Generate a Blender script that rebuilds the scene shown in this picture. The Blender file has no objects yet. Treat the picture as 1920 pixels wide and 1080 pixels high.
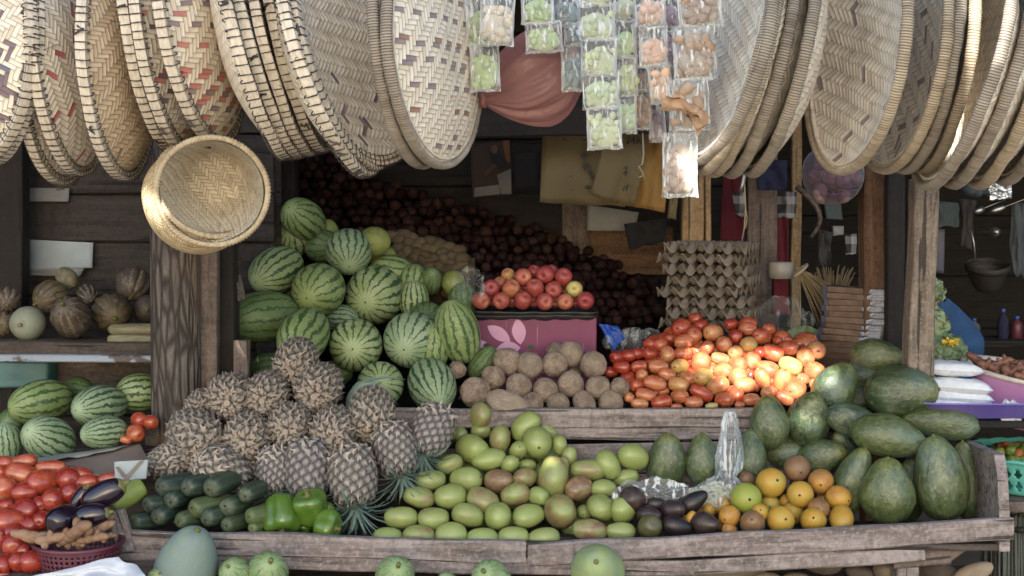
import bpy, math, random
import numpy as np
from mathutils import Vector, Matrix, noise
random.seed(7); RNG = np.random.default_rng(7)
PI = math.pi
scene = bpy.context.scene
COL = scene.collection
# ------------------------------------------------------------------ camera
F = 2666.67; PITCH = math.atan(160/F); CAMZ = 1.6
def P(px, py, Y):
    """point of the stall seen at a photo pixel, at distance Y in front of the camera"""
    xc = (px-960)/F; yc = (540-py)/F
    d = Vector((xc, math.cos(PITCH)+yc*math.sin(PITCH), -math.sin(PITCH)+yc*math.cos(PITCH)))
    return Vector((0, 0, CAMZ)) + d*(Y/d.y)
cam = bpy.data.cameras.new('camera'); cam.lens = 50; cam.sensor_width = 36; cam.clip_end = 500; cam.clip_start = .05
co = bpy.data.objects.new('camera', cam); COL.objects.link(co)
co.location = (0, 0, CAMZ); co.rotation_euler = (PI/2-PITCH, 0, 0); scene.camera = co

# ------------------------------------------------------------------ shader helper
class S:
    def __init__(s, m, k): s.m = m; s.k = k
    def op(s, o, b=None, c=None, rev=False):
        n = s.m.nt.nodes.new('ShaderNodeMath'); n.operation = o
        ins = [s, b, c] if not rev else [b, s, c]
        for i, v in enumerate(ins):
            if v is None: continue
            if isinstance(v, S): s.m.nt.links.new(v.k, n.inputs[i])
            else: n.inputs[i].default_value = v
        return S(s.m, n.outputs[0])
    def __add__(s, b): return s.op('ADD', b)
    __radd__ = __add__
    def __sub__(s, b): return s.op('SUBTRACT', b)
    def __rsub__(s, b): return s.op('SUBTRACT', b, rev=True)
    def __mul__(s, b): return s.op('MULTIPLY', b)
    __rmul__ = __mul__
    def __truediv__(s, b): return s.op('DIVIDE', b)
    def floor(s): return s.op('FLOOR')
    def frac(s): return s.op('FRACT')
    def abs(s): return s.op('ABSOLUTE')
    def sin(s): return s.op('SINE')
    def pow(s, e): return s.op('POWER', e)
    def mod(s, b): return s.op('FLOORED_MODULO', b)
    def lt(s, b): return s.op('LESS_THAN', b)
    def gt(s, b): return s.op('GREATER_THAN', b)
    def max(s, b): return s.op('MAXIMUM', b)
    def min(s, b): return s.op('MINIMUM', b)
    def clamp(s): return s.op('MAXIMUM', 0.).op('MINIMUM', 1.)
    def sm(s, lo, hi, a=0., b=1.):
        n = s.m.nt.nodes.new('ShaderNodeMapRange'); n.interpolation_type = 'SMOOTHSTEP'
        s.m.nt.links.new(s.k, n.inputs[0])
        for i, v in enumerate((lo, hi, a, b)): n.inputs[i+1].default_value = v
        return S(s.m, n.outputs[0])
def rgb(*c): return (*c, 1) if len(c) == 3 else c
class Mat:
    def __init__(s, name):
        s.mat = bpy.data.materials.new(name); s.mat.use_nodes = True; s.nt = s.mat.node_tree
        s.nt.nodes.clear()
    def N(s, t, **k):
        n = s.nt.nodes.new(t)
        for a, b in k.items(): setattr(n, a, b)
        return n
    def ln(s, a, b): s.nt.links.new(a.k if isinstance(a, S) else a, b)
    def setin(s, sock, v):
        if isinstance(v, S): s.nt.links.new(v.k, sock)
        elif isinstance(v, tuple) and len(v) == 3 and sock.type == 'RGBA': sock.default_value = (*v, 1)
        else: sock.default_value = v
    def coord(s, which='Object'): return S(s, s.N('ShaderNodeTexCoord').outputs[which])
    def rand(s): return S(s, s.N('ShaderNodeObjectInfo').outputs['Random'])
    def attr(s, name): return S(s, s.N('ShaderNodeAttribute', attribute_type='OBJECT', attribute_name=name).outputs['Fac'])
    def attrc(s, name): return S(s, s.N('ShaderNodeAttribute', attribute_type='OBJECT', attribute_name=name).outputs['Color'])
    def sep(s, v):
        n = s.N('ShaderNodeSeparateXYZ'); s.ln(v, n.inputs[0]); return [S(s, o) for o in n.outputs]
    def comb(s, x, y, z=0.):
        n = s.N('ShaderNodeCombineXYZ')
        for i, v in enumerate((x, y, z)): s.setin(n.inputs[i], v)
        return S(s, n.outputs[0])
    def vop(s, op, a, b):
        n = s.N('ShaderNodeVectorMath', operation=op); s.ln(a, n.inputs[0])
        if isinstance(b, S): s.ln(b, n.inputs[1])
        elif op == 'SCALE': n.inputs[3].default_value = b
        else: n.inputs[1].default_value = b
        return S(s, n.outputs[0])
    def shift(s, v, k=37.):                    # a different patch of every texture for each object
        r = s.rand()*k; return s.vop('ADD', v, s.comb(r, r*1.7, r*.6))
    def noise(s, v, sc=5., det=2., ro=.5, dist=0., out='Fac'):
        n = s.N('ShaderNodeTexNoise'); s.ln(v, n.inputs['Vector'])
        n.inputs['Scale'].default_value = sc; n.inputs['Detail'].default_value = det
        n.inputs['Roughness'].default_value = ro; n.inputs['Distortion'].default_value = dist
        return S(s, n.outputs[out])
    def vor(s, v, sc=5., feat='F1', out='Distance'):
        n = s.N('ShaderNodeTexVoronoi', feature=feat); s.ln(v, n.inputs['Vector']); n.inputs['Scale'].default_value = sc
        return S(s, n.outputs[out])
    def white(s, x, y=0., z=0.):
        n = s.N('ShaderNodeTexWhiteNoise', noise_dimensions='3D'); s.ln(s.comb(x, y, z), n.inputs['Vector'])
        return S(s, n.outputs['Value'])
    def mix(s, f, a, b, mode='MIX'):
        n = s.N('ShaderNodeMix', data_type='RGBA', blend_type=mode)
        s.setin(n.inputs[0], f); s.setin(n.inputs[6], a); s.setin(n.inputs[7], b)
        return S(s, n.outputs[2])
    def ramp(s, f, stops):
        n = s.N('ShaderNodeValToRGB'); s.ln(f, n.inputs[0]); e = n.color_ramp.elements
        while len(e) < len(stops): e.new(.5)
        for i, (p, c) in enumerate(stops): e[i].position = p; e[i].color = rgb(*c)
        return S(s, n.outputs[0])
    def bump(s, h, st=.5, d=.01, nrm=None):
        n = s.N('ShaderNodeBump'); s.ln(h, n.inputs['Height']); n.inputs['Strength'].default_value = st
        n.inputs['Distance'].default_value = d
        if nrm is not None: s.ln(nrm, n.inputs['Normal'])
        return S(s, n.outputs[0])
    def bsdf(s, col, rough=.5, nrm=None, **k):
        n = s.N('ShaderNodeBsdfPrincipled'); s.setin(n.inputs['Base Color'], col); s.setin(n.inputs['Roughness'], rough)
        if nrm is not None: s.ln(nrm, n.inputs['Normal'])
        for a, v in k.items(): s.setin(n.inputs[a.replace('_', ' ')], v)
        return n.outputs[0]
    def done(s, sh):
        o = s.N('ShaderNodeOutputMaterial'); s.ln(sh, o.inputs['Surface']); return s.mat
    def fin(s, col, rough=.5, nrm=None, **k): return s.done(s.bsdf(col, rough, nrm, **k))

# ------------------------------------------------------------------ mesh helpers
class MB:
    def __init__(s): s.v = []; s.f = []; s.uv = None
    def add(s, v, f):
        b = len(s.v); s.v += [tuple(p) for p in v]; s.f += [tuple(i+b for i in q) for q in f]; return s
    def xf(s, M, start=0):
        for i in range(start, len(s.v)): s.v[i] = tuple(M @ Vector(s.v[i]))
        return s
    def mesh(s, name, mat, smooth=True, uv=None):
        me = bpy.data.meshes.new(name); me.from_pydata(s.v, [], s.f); me.update()
        if smooth: me.polygons.foreach_set('use_smooth', [True]*len(me.polygons))
        if uv is not None:
            l = me.uv_layers.new(name='UVMap')
            idx = np.empty(len(me.loops), dtype=np.int32); me.loops.foreach_get('vertex_index', idx)
            l.data.foreach_set('uv', np.asarray(uv, dtype=np.float32)[idx].ravel())
        if mat: me.materials.append(mat)
        return me
def grid_faces(nu, nv, wrap_u=False, off=0):
    f = []
    for j in range(nv-1):
        for i in range(nu if wrap_u else nu-1):
            a = j*nu+i; b = j*nu+(i+1) % nu
            f.append((off+a, off+b, off+b+nu, off+a+nu))
    return f
def lathe(prof, nseg=32, fn=None):
    """prof: list of (r,z) from bottom to top, ends closed to a point; fn(p, ang, t) may move a vertex"""
    v = []; n = len(prof)
    for j, (r, z) in enumerate(prof):
        for i in range(nseg):
            a = 2*PI*i/nseg; p = Vector((r*math.cos(a), r*math.sin(a), z))
            if fn: p = fn(p, a, j/(n-1))
            v.append(p)
    f = grid_faces(nseg, n, True)
    b = len(v); c0 = sum((v[i] for i in range(nseg)), Vector())/nseg; c1 = sum((v[b-nseg+i] for i in range(nseg)), Vector())/nseg
    v += [c0, c1]
    for i in range(nseg):
        k = (i+1) % nseg; f.append((b, k, i)); f.append((b+1, b-nseg+i, b-nseg+k))
    return v, f
def smoothprof(pts, n=24):
    """Catmull-Rom through the profile points"""
    P_ = [pts[0]]+list(pts)+[pts[-1]]; out = []
    segs = len(pts)-1
    for k in range(n+1):
        t = k/n*segs; i = min(int(t), segs-1); u = t-i
        a, b, c, d = [np.array(P_[i+q]) for q in range(4)]
        out.append(tuple(.5*((2*b)+(c-a)*u+(2*a-5*b+4*c-d)*u*u+(3*b-a-3*c+d)*u**3)))
    return [(max(r, .001), z) for r, z in out]
def ell(n=20, e=1.0):
    return [(.5*max(.02, math.sin(PI*(i+.25)/(n+.5)))**e, -.5*math.cos(PI*(i+.25)/(n+.5))) for i in range(n+1)]
def nz(p, sc, seed=0): return noise.noise(Vector(p)*sc+Vector((seed*7.3, seed*3.1, seed*1.7)))
def box(x0, x1, y0, y1, z0, z1):
    v = [(x, y, z) for z in (z0, z1) for y in (y0, y1) for x in (x0, x1)]
    return v, [(0, 2, 3, 1), (4, 5, 7, 6), (0, 1, 5, 4), (2, 6, 7, 3), (0, 4, 6, 2), (1, 3, 7, 5)]
def tube(pts, r, n=6, taper=None, closed=False):
    pts = [Vector(p) for p in pts]; v = []; m = len(pts)
    up = Vector((.13, .31, .94))
    for j, p in enumerate(pts):
        a = pts[(j-1) % m] if closed or j > 0 else p; b = pts[(j+1) % m] if closed or j < m-1 else p
        t = (b-a).normalized() if (b-a).length > 1e-9 else Vector((0, 0, 1))
        x = t.cross(up)
        if x.length < .05: x = t.cross(Vector((1, 0, 0)))
        x.normalize(); y = t.cross(x)
        rr = r if taper is None else r*taper(j/(m-1))
        for i in range(n):
            q = 2*PI*i/n; v.append(p+x*(rr*math.cos(q))+y*(rr*math.sin(q)))
    f = []
    for j in range(m if closed else m-1):
        for i in range(n):
            k = (i+1) % n; j2 = (j+1) % m; f.append((j*n+i, j*n+k, j2*n+k, j2*n+i))
    if not closed: f += [tuple(range(n))[::-1], tuple((m-1)*n+i for i in range(n))]
    return v, f
def plank(L, w, t, seed=0, nseg=14, rough=.004, bev=.004):
    """a rough sawn board, length along local x, width along z, thickness along y, centred"""
    c = [(-t/2+bev, -w/2), (t/2-bev, -w/2), (t/2, -w/2+bev), (t/2, w/2-bev), (t/2-bev, w/2), (-t/2+bev, w/2), (-t/2, w/2-bev), (-t/2, -w/2+bev)]
    v = []
    for j in range(nseg+1):
        x = -L/2+L*j/nseg
        for k, (y, z) in enumerate(c):
            s = 1 if (j not in (0, nseg)) else .985
            v.append((x+(rough*2*nz((k*.7, z*9, 3), 1, seed) if j in (0, nseg) else 0), y*s+rough*nz((x*5, y*20, z*20), 1, seed), z*s+rough*1.3*nz((x*4, z*8, 5), 1, seed+5)))
    f = grid_faces(8, nseg+1, True)
    f = [q[::-1] for q in f]
    f += [tuple(range(8)), tuple(nseg*8+7-i for i in range(8))]
    return v, f
# ------------------------------------------------------------------ object helpers
def link(name, data, parent=None, M=None):
    o = bpy.data.objects.new(name, data); COL.objects.link(o)
    if parent is not None: o.parent = parent
    if M is not None: o.matrix_local = M
    return o
def tag(o, label=None, cat=None, group=None, kind=None):
    if label: o['label'] = label
    if cat: o['category'] = cat
    if group: o['group'] = group
    if kind: o['kind'] = kind
    return o
def empty(name, loc=(0, 0, 0), label=None, cat=None, group=None):
    o = link(name, None); o.location = loc; o.empty_display_size = .05
    return tag(o, label, cat, group)
def spawn(tpl, name, label, cat, group, M, **props):
    """tpl: mesh, or list of (part name, mesh, [sub parts]); makes one thing from shared meshes"""
    if isinstance(tpl, list):
        o = link(name, None); o.matrix_world = M; o.empty_display_size = .05
        for t in tpl:
            c = link(t[0], t[1], o)
            for k, v in props.items(): c[k] = v
            for sp in (t[2] if len(t) > 2 else []):
                d = link(sp[0], sp[1], c)
                for k, v in props.items(): d[k] = v
    else:
        o = link(name, tpl); o.matrix_world = M
    for k, v in props.items(): o[k] = v
    return tag(o, label, cat, group)
def frame(axis, spin=0.):
    z = Vector(axis).normalized(); q = Vector((0, 0, 1)).rotation_difference(z)
    return q.to_matrix().to_4x4() @ Matrix.Rotation(spin, 4, 'Z')
def pose(px, py, w, h, Y, a=1.2, ang=None, pole=None, spin=None, flip=None, tilt=None):
    """matrix that rests an elongated fruit (unit mesh, long axis z) where the photo shows it, at its real size"""
    s = Y/F*1.002; c = P(px, py, Y)
    spin = random.uniform(0, 6.28) if spin is None else spin
    if pole is not None:
        dx, dy = pole; q = min(.97, math.hypot(dx, dy)); p = math.sqrt(1-q*q)
        M_, m_ = max(w, h), min(w, h)
        L = m_*1.04
        if q > .35 and M_ > m_*1.10: L = min(math.sqrt(max(M_*M_-(m_*p)**2, m_*m_))/q, m_*1.5)
        S_ = m_ if q > .35 else (w+h)/2
        ax = Vector((dx, -p, -dy))
        return Matrix.Translation(c) @ frame(ax, spin) @ Matrix.Diagonal((S_*s, S_*s, L*s, 1))
    if ang is None:
        ang = (random.uniform(-12, 12) if w >= h else 90+random.uniform(-12, 12)); M_, m_ = max(w, h), min(w, h)
    else: M_, m_ = w, h
    r = max(1., M_/m_)
    if tilt is None:
        if r >= a: L = r*m_; ph = 0
        else: L = a*m_; ph = math.acos(math.sqrt((r*r-1)/(a*a-1)))
    else: L = a*m_; ph = math.radians(tilt)
    A = math.radians(ang); sg = (random.choice((-1, 1)) if flip is None else flip)
    ax = Vector((math.cos(A)*math.cos(ph), -sg*math.sin(ph) if tilt is None else -math.sin(ph), math.sin(A)*math.cos(ph)))
    if flip is None and random.random() < .5: ax = Vector((-ax.x, ax.y, -ax.z))
    return Matrix.Translation(c) @ frame(ax, spin) @ Matrix.Diagonal((m_*s, m_*s, L*s, 1))
ORD = ['first', 'second', 'third', 'fourth', 'fifth', 'sixth', 'seventh', 'eighth', 'ninth', 'tenth', 'eleventh', 'twelfth', 'thirteenth']
# ================================================================== materials
def m_wood(name, c0, c1, c2, sc=1., bump=.6, rough=.85):
    m = Mat(name); v = m.shift(m.coord()); x, y, z = m.sep(v)
    st = m.comb(x*2.2*sc, y*26*sc, z*26*sc)
    g = m.noise(st, 1.6, 5, .65, .6); g2 = m.noise(v, 3.5*sc, 4, .6); g3 = m.noise(m.comb(x*9, y*90, z*90), 1., 2, .6)
    col = m.ramp(g, [(.30, c2), (.47, c0), (.62, c1), (.8, c0)])
    col = m.mix(g2.sm(.45, .75, 0, .75), col, tuple(q*.55 for q in c0))
    col = m.mix(g3.sm(.55, .8, 0, .35), col, tuple(min(1, q*1.5) for q in c1))
    h = g*.6+g3*.35+g2*.2
    blot = m.noise(v, 13*sc, 6, .75); spk = m.noise(v, 75*sc, 4, .7); h = h+(spk-.5)*.7; col = m.mix(spk.sm(.52, .66, 0, .55), col, tuple(q*.5 for q in c0)); col = m.mix(spk.sm(.36, .48, .4, 0), col, tuple(min(1, q*1.4) for q in c1)); col = m.mix(blot.sm(.45, .7, 0, .5), col, tuple(min(1, q*1.25) for q in c1)); st2 = m.noise(m.comb(x*16, y*3, z*3), 1.3, 3, .6).sm(.60, .72); col = m.mix(st2*.45, col, tuple(q*.45 for q in c0))
    crack = m.noise(m.comb(x*1.6, y*55, z*55), 1., 3, .55).sm(.61, .655)
    col = m.mix(crack*.8, col, tuple(q*.25 for q in c2)); h = h-crack*.8
    return m.fin(col, rough, m.bump(h, bump, .006))
WOOD_TRAY = m_wood('weathered_grey_brown_wood', (.175, .14, .13), (.275, .235, .225), (.055, .044, .043))
WOOD_DARK = m_wood('old_shaded_wood', (.009, .0065, .0055), (.015, .011, .0092), (.004, .003, .0027))  # shade of the stall interior is put into this base colour
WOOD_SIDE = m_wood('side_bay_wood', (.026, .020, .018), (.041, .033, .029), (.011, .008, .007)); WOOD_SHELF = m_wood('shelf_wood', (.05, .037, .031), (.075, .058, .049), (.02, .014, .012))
WOOD_BLACK = m_wood('deep_shade_wood', (.006, .005, .0048), (.010, .008, .0074), (.003, .0025, .0025))  # deepest interior shade put into the wood colour
WOOD_GREY = m_wood('dull_grey_wood', (.095, .07, .06), (.15, .115, .1), (.035, .026, .023))
WOOD_PALE = m_wood('pale_sawn_wood', (.25, .16, .085), (.34, .24, .14), (.14, .085, .045), bump=.35)
WOOD_POST = m_wood('sawn_post_wood', (.17, .135, .105), (.26, .21, .17), (.06, .045, .036), 1.3, .9)
WOOD_BROWN = m_wood('reddish_brown_wood', (.10, .05, .026), (.15, .08, .042), (.045, .022, .013), bump=.35)
def m_bark():
    m = Mat('dry_bark'); v = m.coord(); x, y, z = m.sep(v)
    st = m.comb(x*3.2, y*22, z*22)
    w = m.noise(st, 1.5, 4, .7, 1.2); cr = m.vor(m.comb(x*7, y*42, z*42), 1., 'DISTANCE_TO_EDGE')
    n2 = m.noise(v, 4, 3)
    col = m.ramp(w, [(.25, (.03, .024, .022)), (.5, (.115, .095, .085)), (.75, (.19, .16, .145))])
    col = m.mix(cr.sm(.0, .22, .85, 0), col, (.02, .015, .013))
    col = m.mix(n2.sm(.55, .72, 0, .45), col, (.17, .11, .075))
    return m.fin(col, .9, m.bump(w*.7+cr.sm(0, .3)*.6, .95, .014))
BARK = m_bark()
def m_melon(name, light, light2, dark, N=10, wid=.30, vein=.5, wax=.0):
    m = Mat(name); c = m.coord(); x, y, z = m.sep(c); v = m.shift(c)
    r = m.rand()
    n1 = m.noise(v, 4.2, 4, .62); n2 = m.noise(v, 16, 3, .6)
    at = y.op('ARCTAN2', x)/(2*PI)
    n0 = m.noise(v, 9, 3, .65); t = (at*N+(n1-.5)*1.0+(n0-.5)*.75+r*7).frac()
    tri = (t-.5).abs()*2                                        # 0 at the middle of a stripe
    edge = (n2-.5)*1.3
    # stripes wide at the waist, narrow at the poles
    lat = (z*2).abs()
    w = (1-lat*lat*.6)*(wid+.10*(r-.5))
    dk = (tri-(w+edge*w*1.7)).sm(-.04, .06, 1, 0)
    ve = m.vor(m.vop('ADD', v, m.comb(n1*.22, n2*.12, n1*.22)), 9., 'DISTANCE_TO_EDGE').sm(.015, .075, 1, 0)*n1.sm(.42, .58)
    base = m.mix(m.noise(v, 3, 2).sm(.35, .65), light, light2)
    base = m.mix(ve*vein, base, tuple(.55*a+.45*b for a, b in zip(dark, light)))
    col = m.mix(dk, base, m.mix(n2, dark, tuple(q*1.8 for q in dark)))
    col = m.mix(lat.sm(.90, 1.0, 0, .55), col, tuple(min(1, q*1.35) for q in light2))
    dust = m.noise(v, 7, 5, .7).sm(.5, .8, 0, .3+wax); col = m.mix(dust, col, (.33, .34, .29))
    tip = m.comb(x, y, (z.abs()-.5)*1.); scar = m.vop('LENGTH', tip, (0, 0, 0))
    return m.fin(col, (n2*.2+.42), m.bump(n1*.3+n2*.15, .12, .01), Specular_IOR_Level=.35)
MELON_A = m_melon('striped_melon_rind', (.22, .28, .115), (.29, .345, .19), (.020, .046, .017), 16, .36, .7, .08)
MELON_B = m_melon('olive_striped_rind', (.175, .235, .085), (.225, .285, .125), (.030, .058, .02), 14, .33, .9, .08)
MELON_C = m_melon('dark_netted_rind', (.09, .145, .05), (.13, .185, .08), (.026, .05, .018), 15, .25, .95)
MELON_D = m_melon('pale_grey_green_rind', (.20, .27, .15), (.26, .33, .21), (.022, .05, .025), 17, .36, .7, .14)
MELON_O = m_melon('plain_olive_rind', (.17, .20, .05), (.21, .23, .075), (.09, .12, .03), 8, .16, .3)
def m_fruit(name, stops, rough=.4, spec=.4, speck=.25, speckc=(.35, .35, .2), sc=2.2, bump=.06, dust=.15, coat=0., sss=0.):
    """skin whose colour runs over object property 'tone' plus soft blotches"""
    m = Mat(name); c = m.coord(); v = m.shift(c); x, y, z = m.sep(c)
    b = m.noise(v, sc, 3, .55); n2 = m.noise(v, 30, 2); n3 = m.noise(v, 9, 4, .7)
    t = (m.attr('tone')+(b-.5)*.9+(m.rand()-.5)*.10).clamp()
    col = m.ramp(t, stops)
    sp = m.vor(v, 26, 'F1').sm(.06, .16, 1, 0)*n3.sm(.4, .6)
    col = m.mix(sp*speck, col, speckc)
    col = m.mix(n3.sm(.52, .8, 0, dust), col, (.26, .24, .2))
    k = dict(Specular_IOR_Level=spec)
    if coat: k.update(Coat_Weight=coat, Coat_Roughness=.12)
    if sss: k.update(Subsurface_Weight=sss, Subsurface_Scale=.006)
    return m.fin(col, n3*.25+(rough-.12), m.bump(n3*.5+n2*.2, bump, .004), **k)
MANGO = m_fruit('mango_skin', [(.05, (.235, .285, .09)), (.4, (.205, .235, .08)), (.58, (.20, .15, .07)), (.7, (.15, .08, .055)), (.9, (.34, .23, .085))], .36, .45, .4, (.30, .30, .17), dust=.3, coat=.15)
TOMATO = m_fruit('tomato_skin', [(.05, (.23, .022, .015)), (.3, (.33, .052, .024)), (.55, (.43, .15, .065)), (.68, (.46, .21, .10)), (.8, (.42, .23, .06)), (1, (.36, .34, .13))], .25, .5, .0, dust=.14, bump=.02, coat=.3)
APPLE = m_fruit('apple_skin', [(.05, (.27, .040, .045)), (.4, (.37, .095, .07)), (.62, (.44, .19, .095)), (.85, (.50, .36, .12)), (1, (.40, .38, .13))], .34, .45, .35, (.6, .42, .25), 1.6, .02, .08)
ORANGE = m_fruit('orange_peel', [(.05, (.24, .28, .05)), (.3, (.35, .26, .05)), (.5, (.42, .235, .035)), (.7, (.35, .165, .04)), (1, (.17, .10, .06))], .42, .4, .5, (.13, .08, .03), 2.5, .22, .3)
AVOCADO = m_fruit('dark_avocado_skin', [(.1, (.012, .009, .012)), (.5, (.035, .02, .022)), (.75, (.06, .045, .03)), (1, (.075, .075, .03))], .36, .45, .4, (.1, .07, .05), 3, .3, .15)
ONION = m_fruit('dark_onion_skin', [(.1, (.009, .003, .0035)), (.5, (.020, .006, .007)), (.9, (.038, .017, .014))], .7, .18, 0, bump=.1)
POTATO = m_fruit('earthy_potato_skin', [(.1, (.06, .044, .025)), (.9, (.095, .07, .04))], .7, .2, .5, (.04, .025, .015), bump=.3)
GINGER = m_fruit('ginger_skin', [(.1, (.17, .095, .06)), (.9, (.28, .175, .115))], .7, .2, .5, (.12, .06, .04), 4, .5)
PEPPER = m_fruit('green_pepper_skin', [(.1, (.045, .10, .012)), (.6, (.075, .145, .020)), (1, (.15, .21, .04))], .22, .5, 0, bump=.05, dust=.03, coat=.3)
EGGPLANT = m_fruit('eggplant_skin', [(.1, (.006, .003, .008)), (1, (.018, .008, .02))], .2, .5, 0, bump=.03, dust=.02, coat=.4)
PUMPKIN = m_fruit('mottled_pumpkin_skin', [(.05, (.05, .04, .034)), (.3, (.075, .058, .042)), (.5, (.10, .075, .042)), (.75, (.17, .145, .085)), (1, (.22, .235, .18))], .5, .3, .9, (.25, .18, .09), 4, .25, .4)
GOURD = m_fruit('waxy_gourd_skin', [(.05, (.15, .20, .185)), (.35, (.20, .26, .15)), (.6, (.25, .31, .12)), (1, (.34, .38, .22))], .6, .3, .7, (.36, .42, .36), 3.5, .2, .5)
TUBER = m_fruit('dusty_tuber_skin', [(.1, (.10, .08, .07)), (.6, (.17, .135, .11)), (1, (.30, .23, .17))], .7, .2, .6, (.06, .045, .04), 3, .4, .4)
STEM = m_fruit('dry_stem', [(.1, (.10, .12, .03)), (1, (.2, .16, .08))], .7, .2, 0, bump=.4)
SCAR = m_fruit('stalk_scar', [(0, (.03, .025, .015)), (1, (.07, .05, .03))], .8, .2, 0)
def m_papaya():
    m = Mat('papaya_skin'); c = m.coord(); v = m.shift(c); x, y, z = m.sep(c)
    a = m.noise(v, 2.6, 4, .65, .4); b = m.noise(v, 11, 4, .7); d = m.noise(m.comb(x*3, y*3, z*1.2), 5, 3, .6); r = m.rand()
    tone = m.attr('tone')
    big = m.noise(v, 1.3, 2)
    fa = m.noise(v, 4.5, 6, .78); col = m.ramp(fa*.75+a*.25+(b-.5)*.5+(r-.5)*.10, [(.30, (.014, .028, .016)), (.45, (.038, .062, .028)), (.58, (.085, .112, .042)), (.74, (.19, .205, .075))])
    col = m.mix(big.sm(.52, .68, 0, .55), col, m.mix(b, (.05, .10, .095), (.11, .175, .165)))
    col = m.mix((z+.5).sm(.80, 1.0, 0, .5)*b.sm(.3, .6), col, (.25, .25, .05))
    col = m.mix(b.sm(.50, .68, 0, .6), col, (.17, .165, .12)); sc3 = m.noise(v, 34, 3, .7).sm(.62, .72); col = m.mix(sc3*.5, col, (.24, .23, .17))                 # dried latex and dust
    col = m.mix(tone, col, (.14, .17, .035))
    return m.fin(col, b*.3+.18, m.bump(a*.4+fa*.6+b*.35+sc3*.2, .5, .014), Specular_IOR_Level=.8)
PAPAYA = m_papaya()
def m_cuke():
    m = Mat('dark_cucumber_skin'); c = m.coord(); v = m.shift(c); x, y, z = m.sep(c); t = m.attr('tone')
    a = m.noise(v, 6, 4, .65); b = m.noise(v, 40, 2)
    at = y.op('ARCTAN2', x)
    st = (at*9+(a-.5)*3).sin().sm(.2, .9)
    col = m.mix(a, (.014, .026, .022), (.030, .048, .040)); col = m.mix(st*.35, col, (.075, .10, .055))
    col = m.mix((z+.5+(a-.5)*.25).sm(.95, 1.04, 0, .4), col, (.16, .16, .1))
    col = m.mix(t, col, m.mix(a, (.14, .19, .035), (.24, .29, .075)))
    col = m.mix(b.sm(.62, .75, 0, .3), col, (.15, .17, .13))
    return m.fin(col, .46, m.bump(a*.4+b*.3, .2, .006), Specular_IOR_Level=.4)
CUKE = m_cuke()
def m_coco():
    m = Mat('coconut_husk'); c = m.coord(); v = m.shift(c); x, y, z = m.sep(c); t = m.attr('tone')
    at = y.op('ARCTAN2', x)
    f = m.noise(m.comb(x*15, y*15, z*2.6), 1.2, 5, .75, .8); a = m.noise(v, 3, 3)
    col = m.ramp(f, [(.27, (.20, .125, .088)), (.43, (.45, .315, .23)), (.62, (.70, .55, .44))])
    col = m.mix(a.sm(.45, .62, 0, .65), col, (.25, .165, .12)); col = m.mix(t, col, (.52, .42, .33))
    return m.fin(col, .85, m.bump(f, 1., .02))
COCO = m_coco()
EYEM = m_fruit('coconut_eye', [(0, (.13, .085, .06)), (1, (.19, .13, .10))], .9, .1, 0)
FIBRE = m_fruit('coconut_fibre', [(.1, (.36, .27, .19)), (1, (.56, .46, .35))], .8, .2, 0)
def m_pine(name, ramp_):
    m = Mat(name); c = m.coord(); v = m.shift(c)
    cell = S(m, m.N('ShaderNodeAttribute', attribute_type='GEOMETRY', attribute_name='eye').outputs['Fac'])
    n = m.noise(v, 7, 3, .6); n2 = m.noise(v, 30, 3, .6); t = m.attr('tone')
    h = (cell+(n-.5)*.30+(n2-.5)*.30)
    col = m.ramp(h, ramp_)
    col = m.mix(t, col, m.ramp(h, [(.08, (.012, .012, .016)), (.3, (.075, .07, .085)), (.7, (.135, .125, .145)), (.97, (.27, .25, .25))]))
    return m.fin(col, .6, m.bump(n2, .5, .012))
PINE = m_pine('pineapple_rind', [(.12, (.009, .008, .007)), (.26, (.06, .053, .045)), (.55, (.14, .122, .104)), (.85, (.19, .165, .14)), (1, (.32, .28, .235))])
BRACT = m_fruit('dry_pineapple_bracts', [(.0, (.32, .26, .22)), (.3, (.44, .37, .315)), (.8, (.30, .27, .25)), (1, (.36, .33, .30))], .75, .2, 0, sc=5)
CROWN = m_fruit('pineapple_crown_leaf', [(.0, (.13, .19, .165)), (.6, (.15, .22, .195)), (1, (.24, .30, .25))], .45, .4, 0, sc=4, bump=.2)
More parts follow.
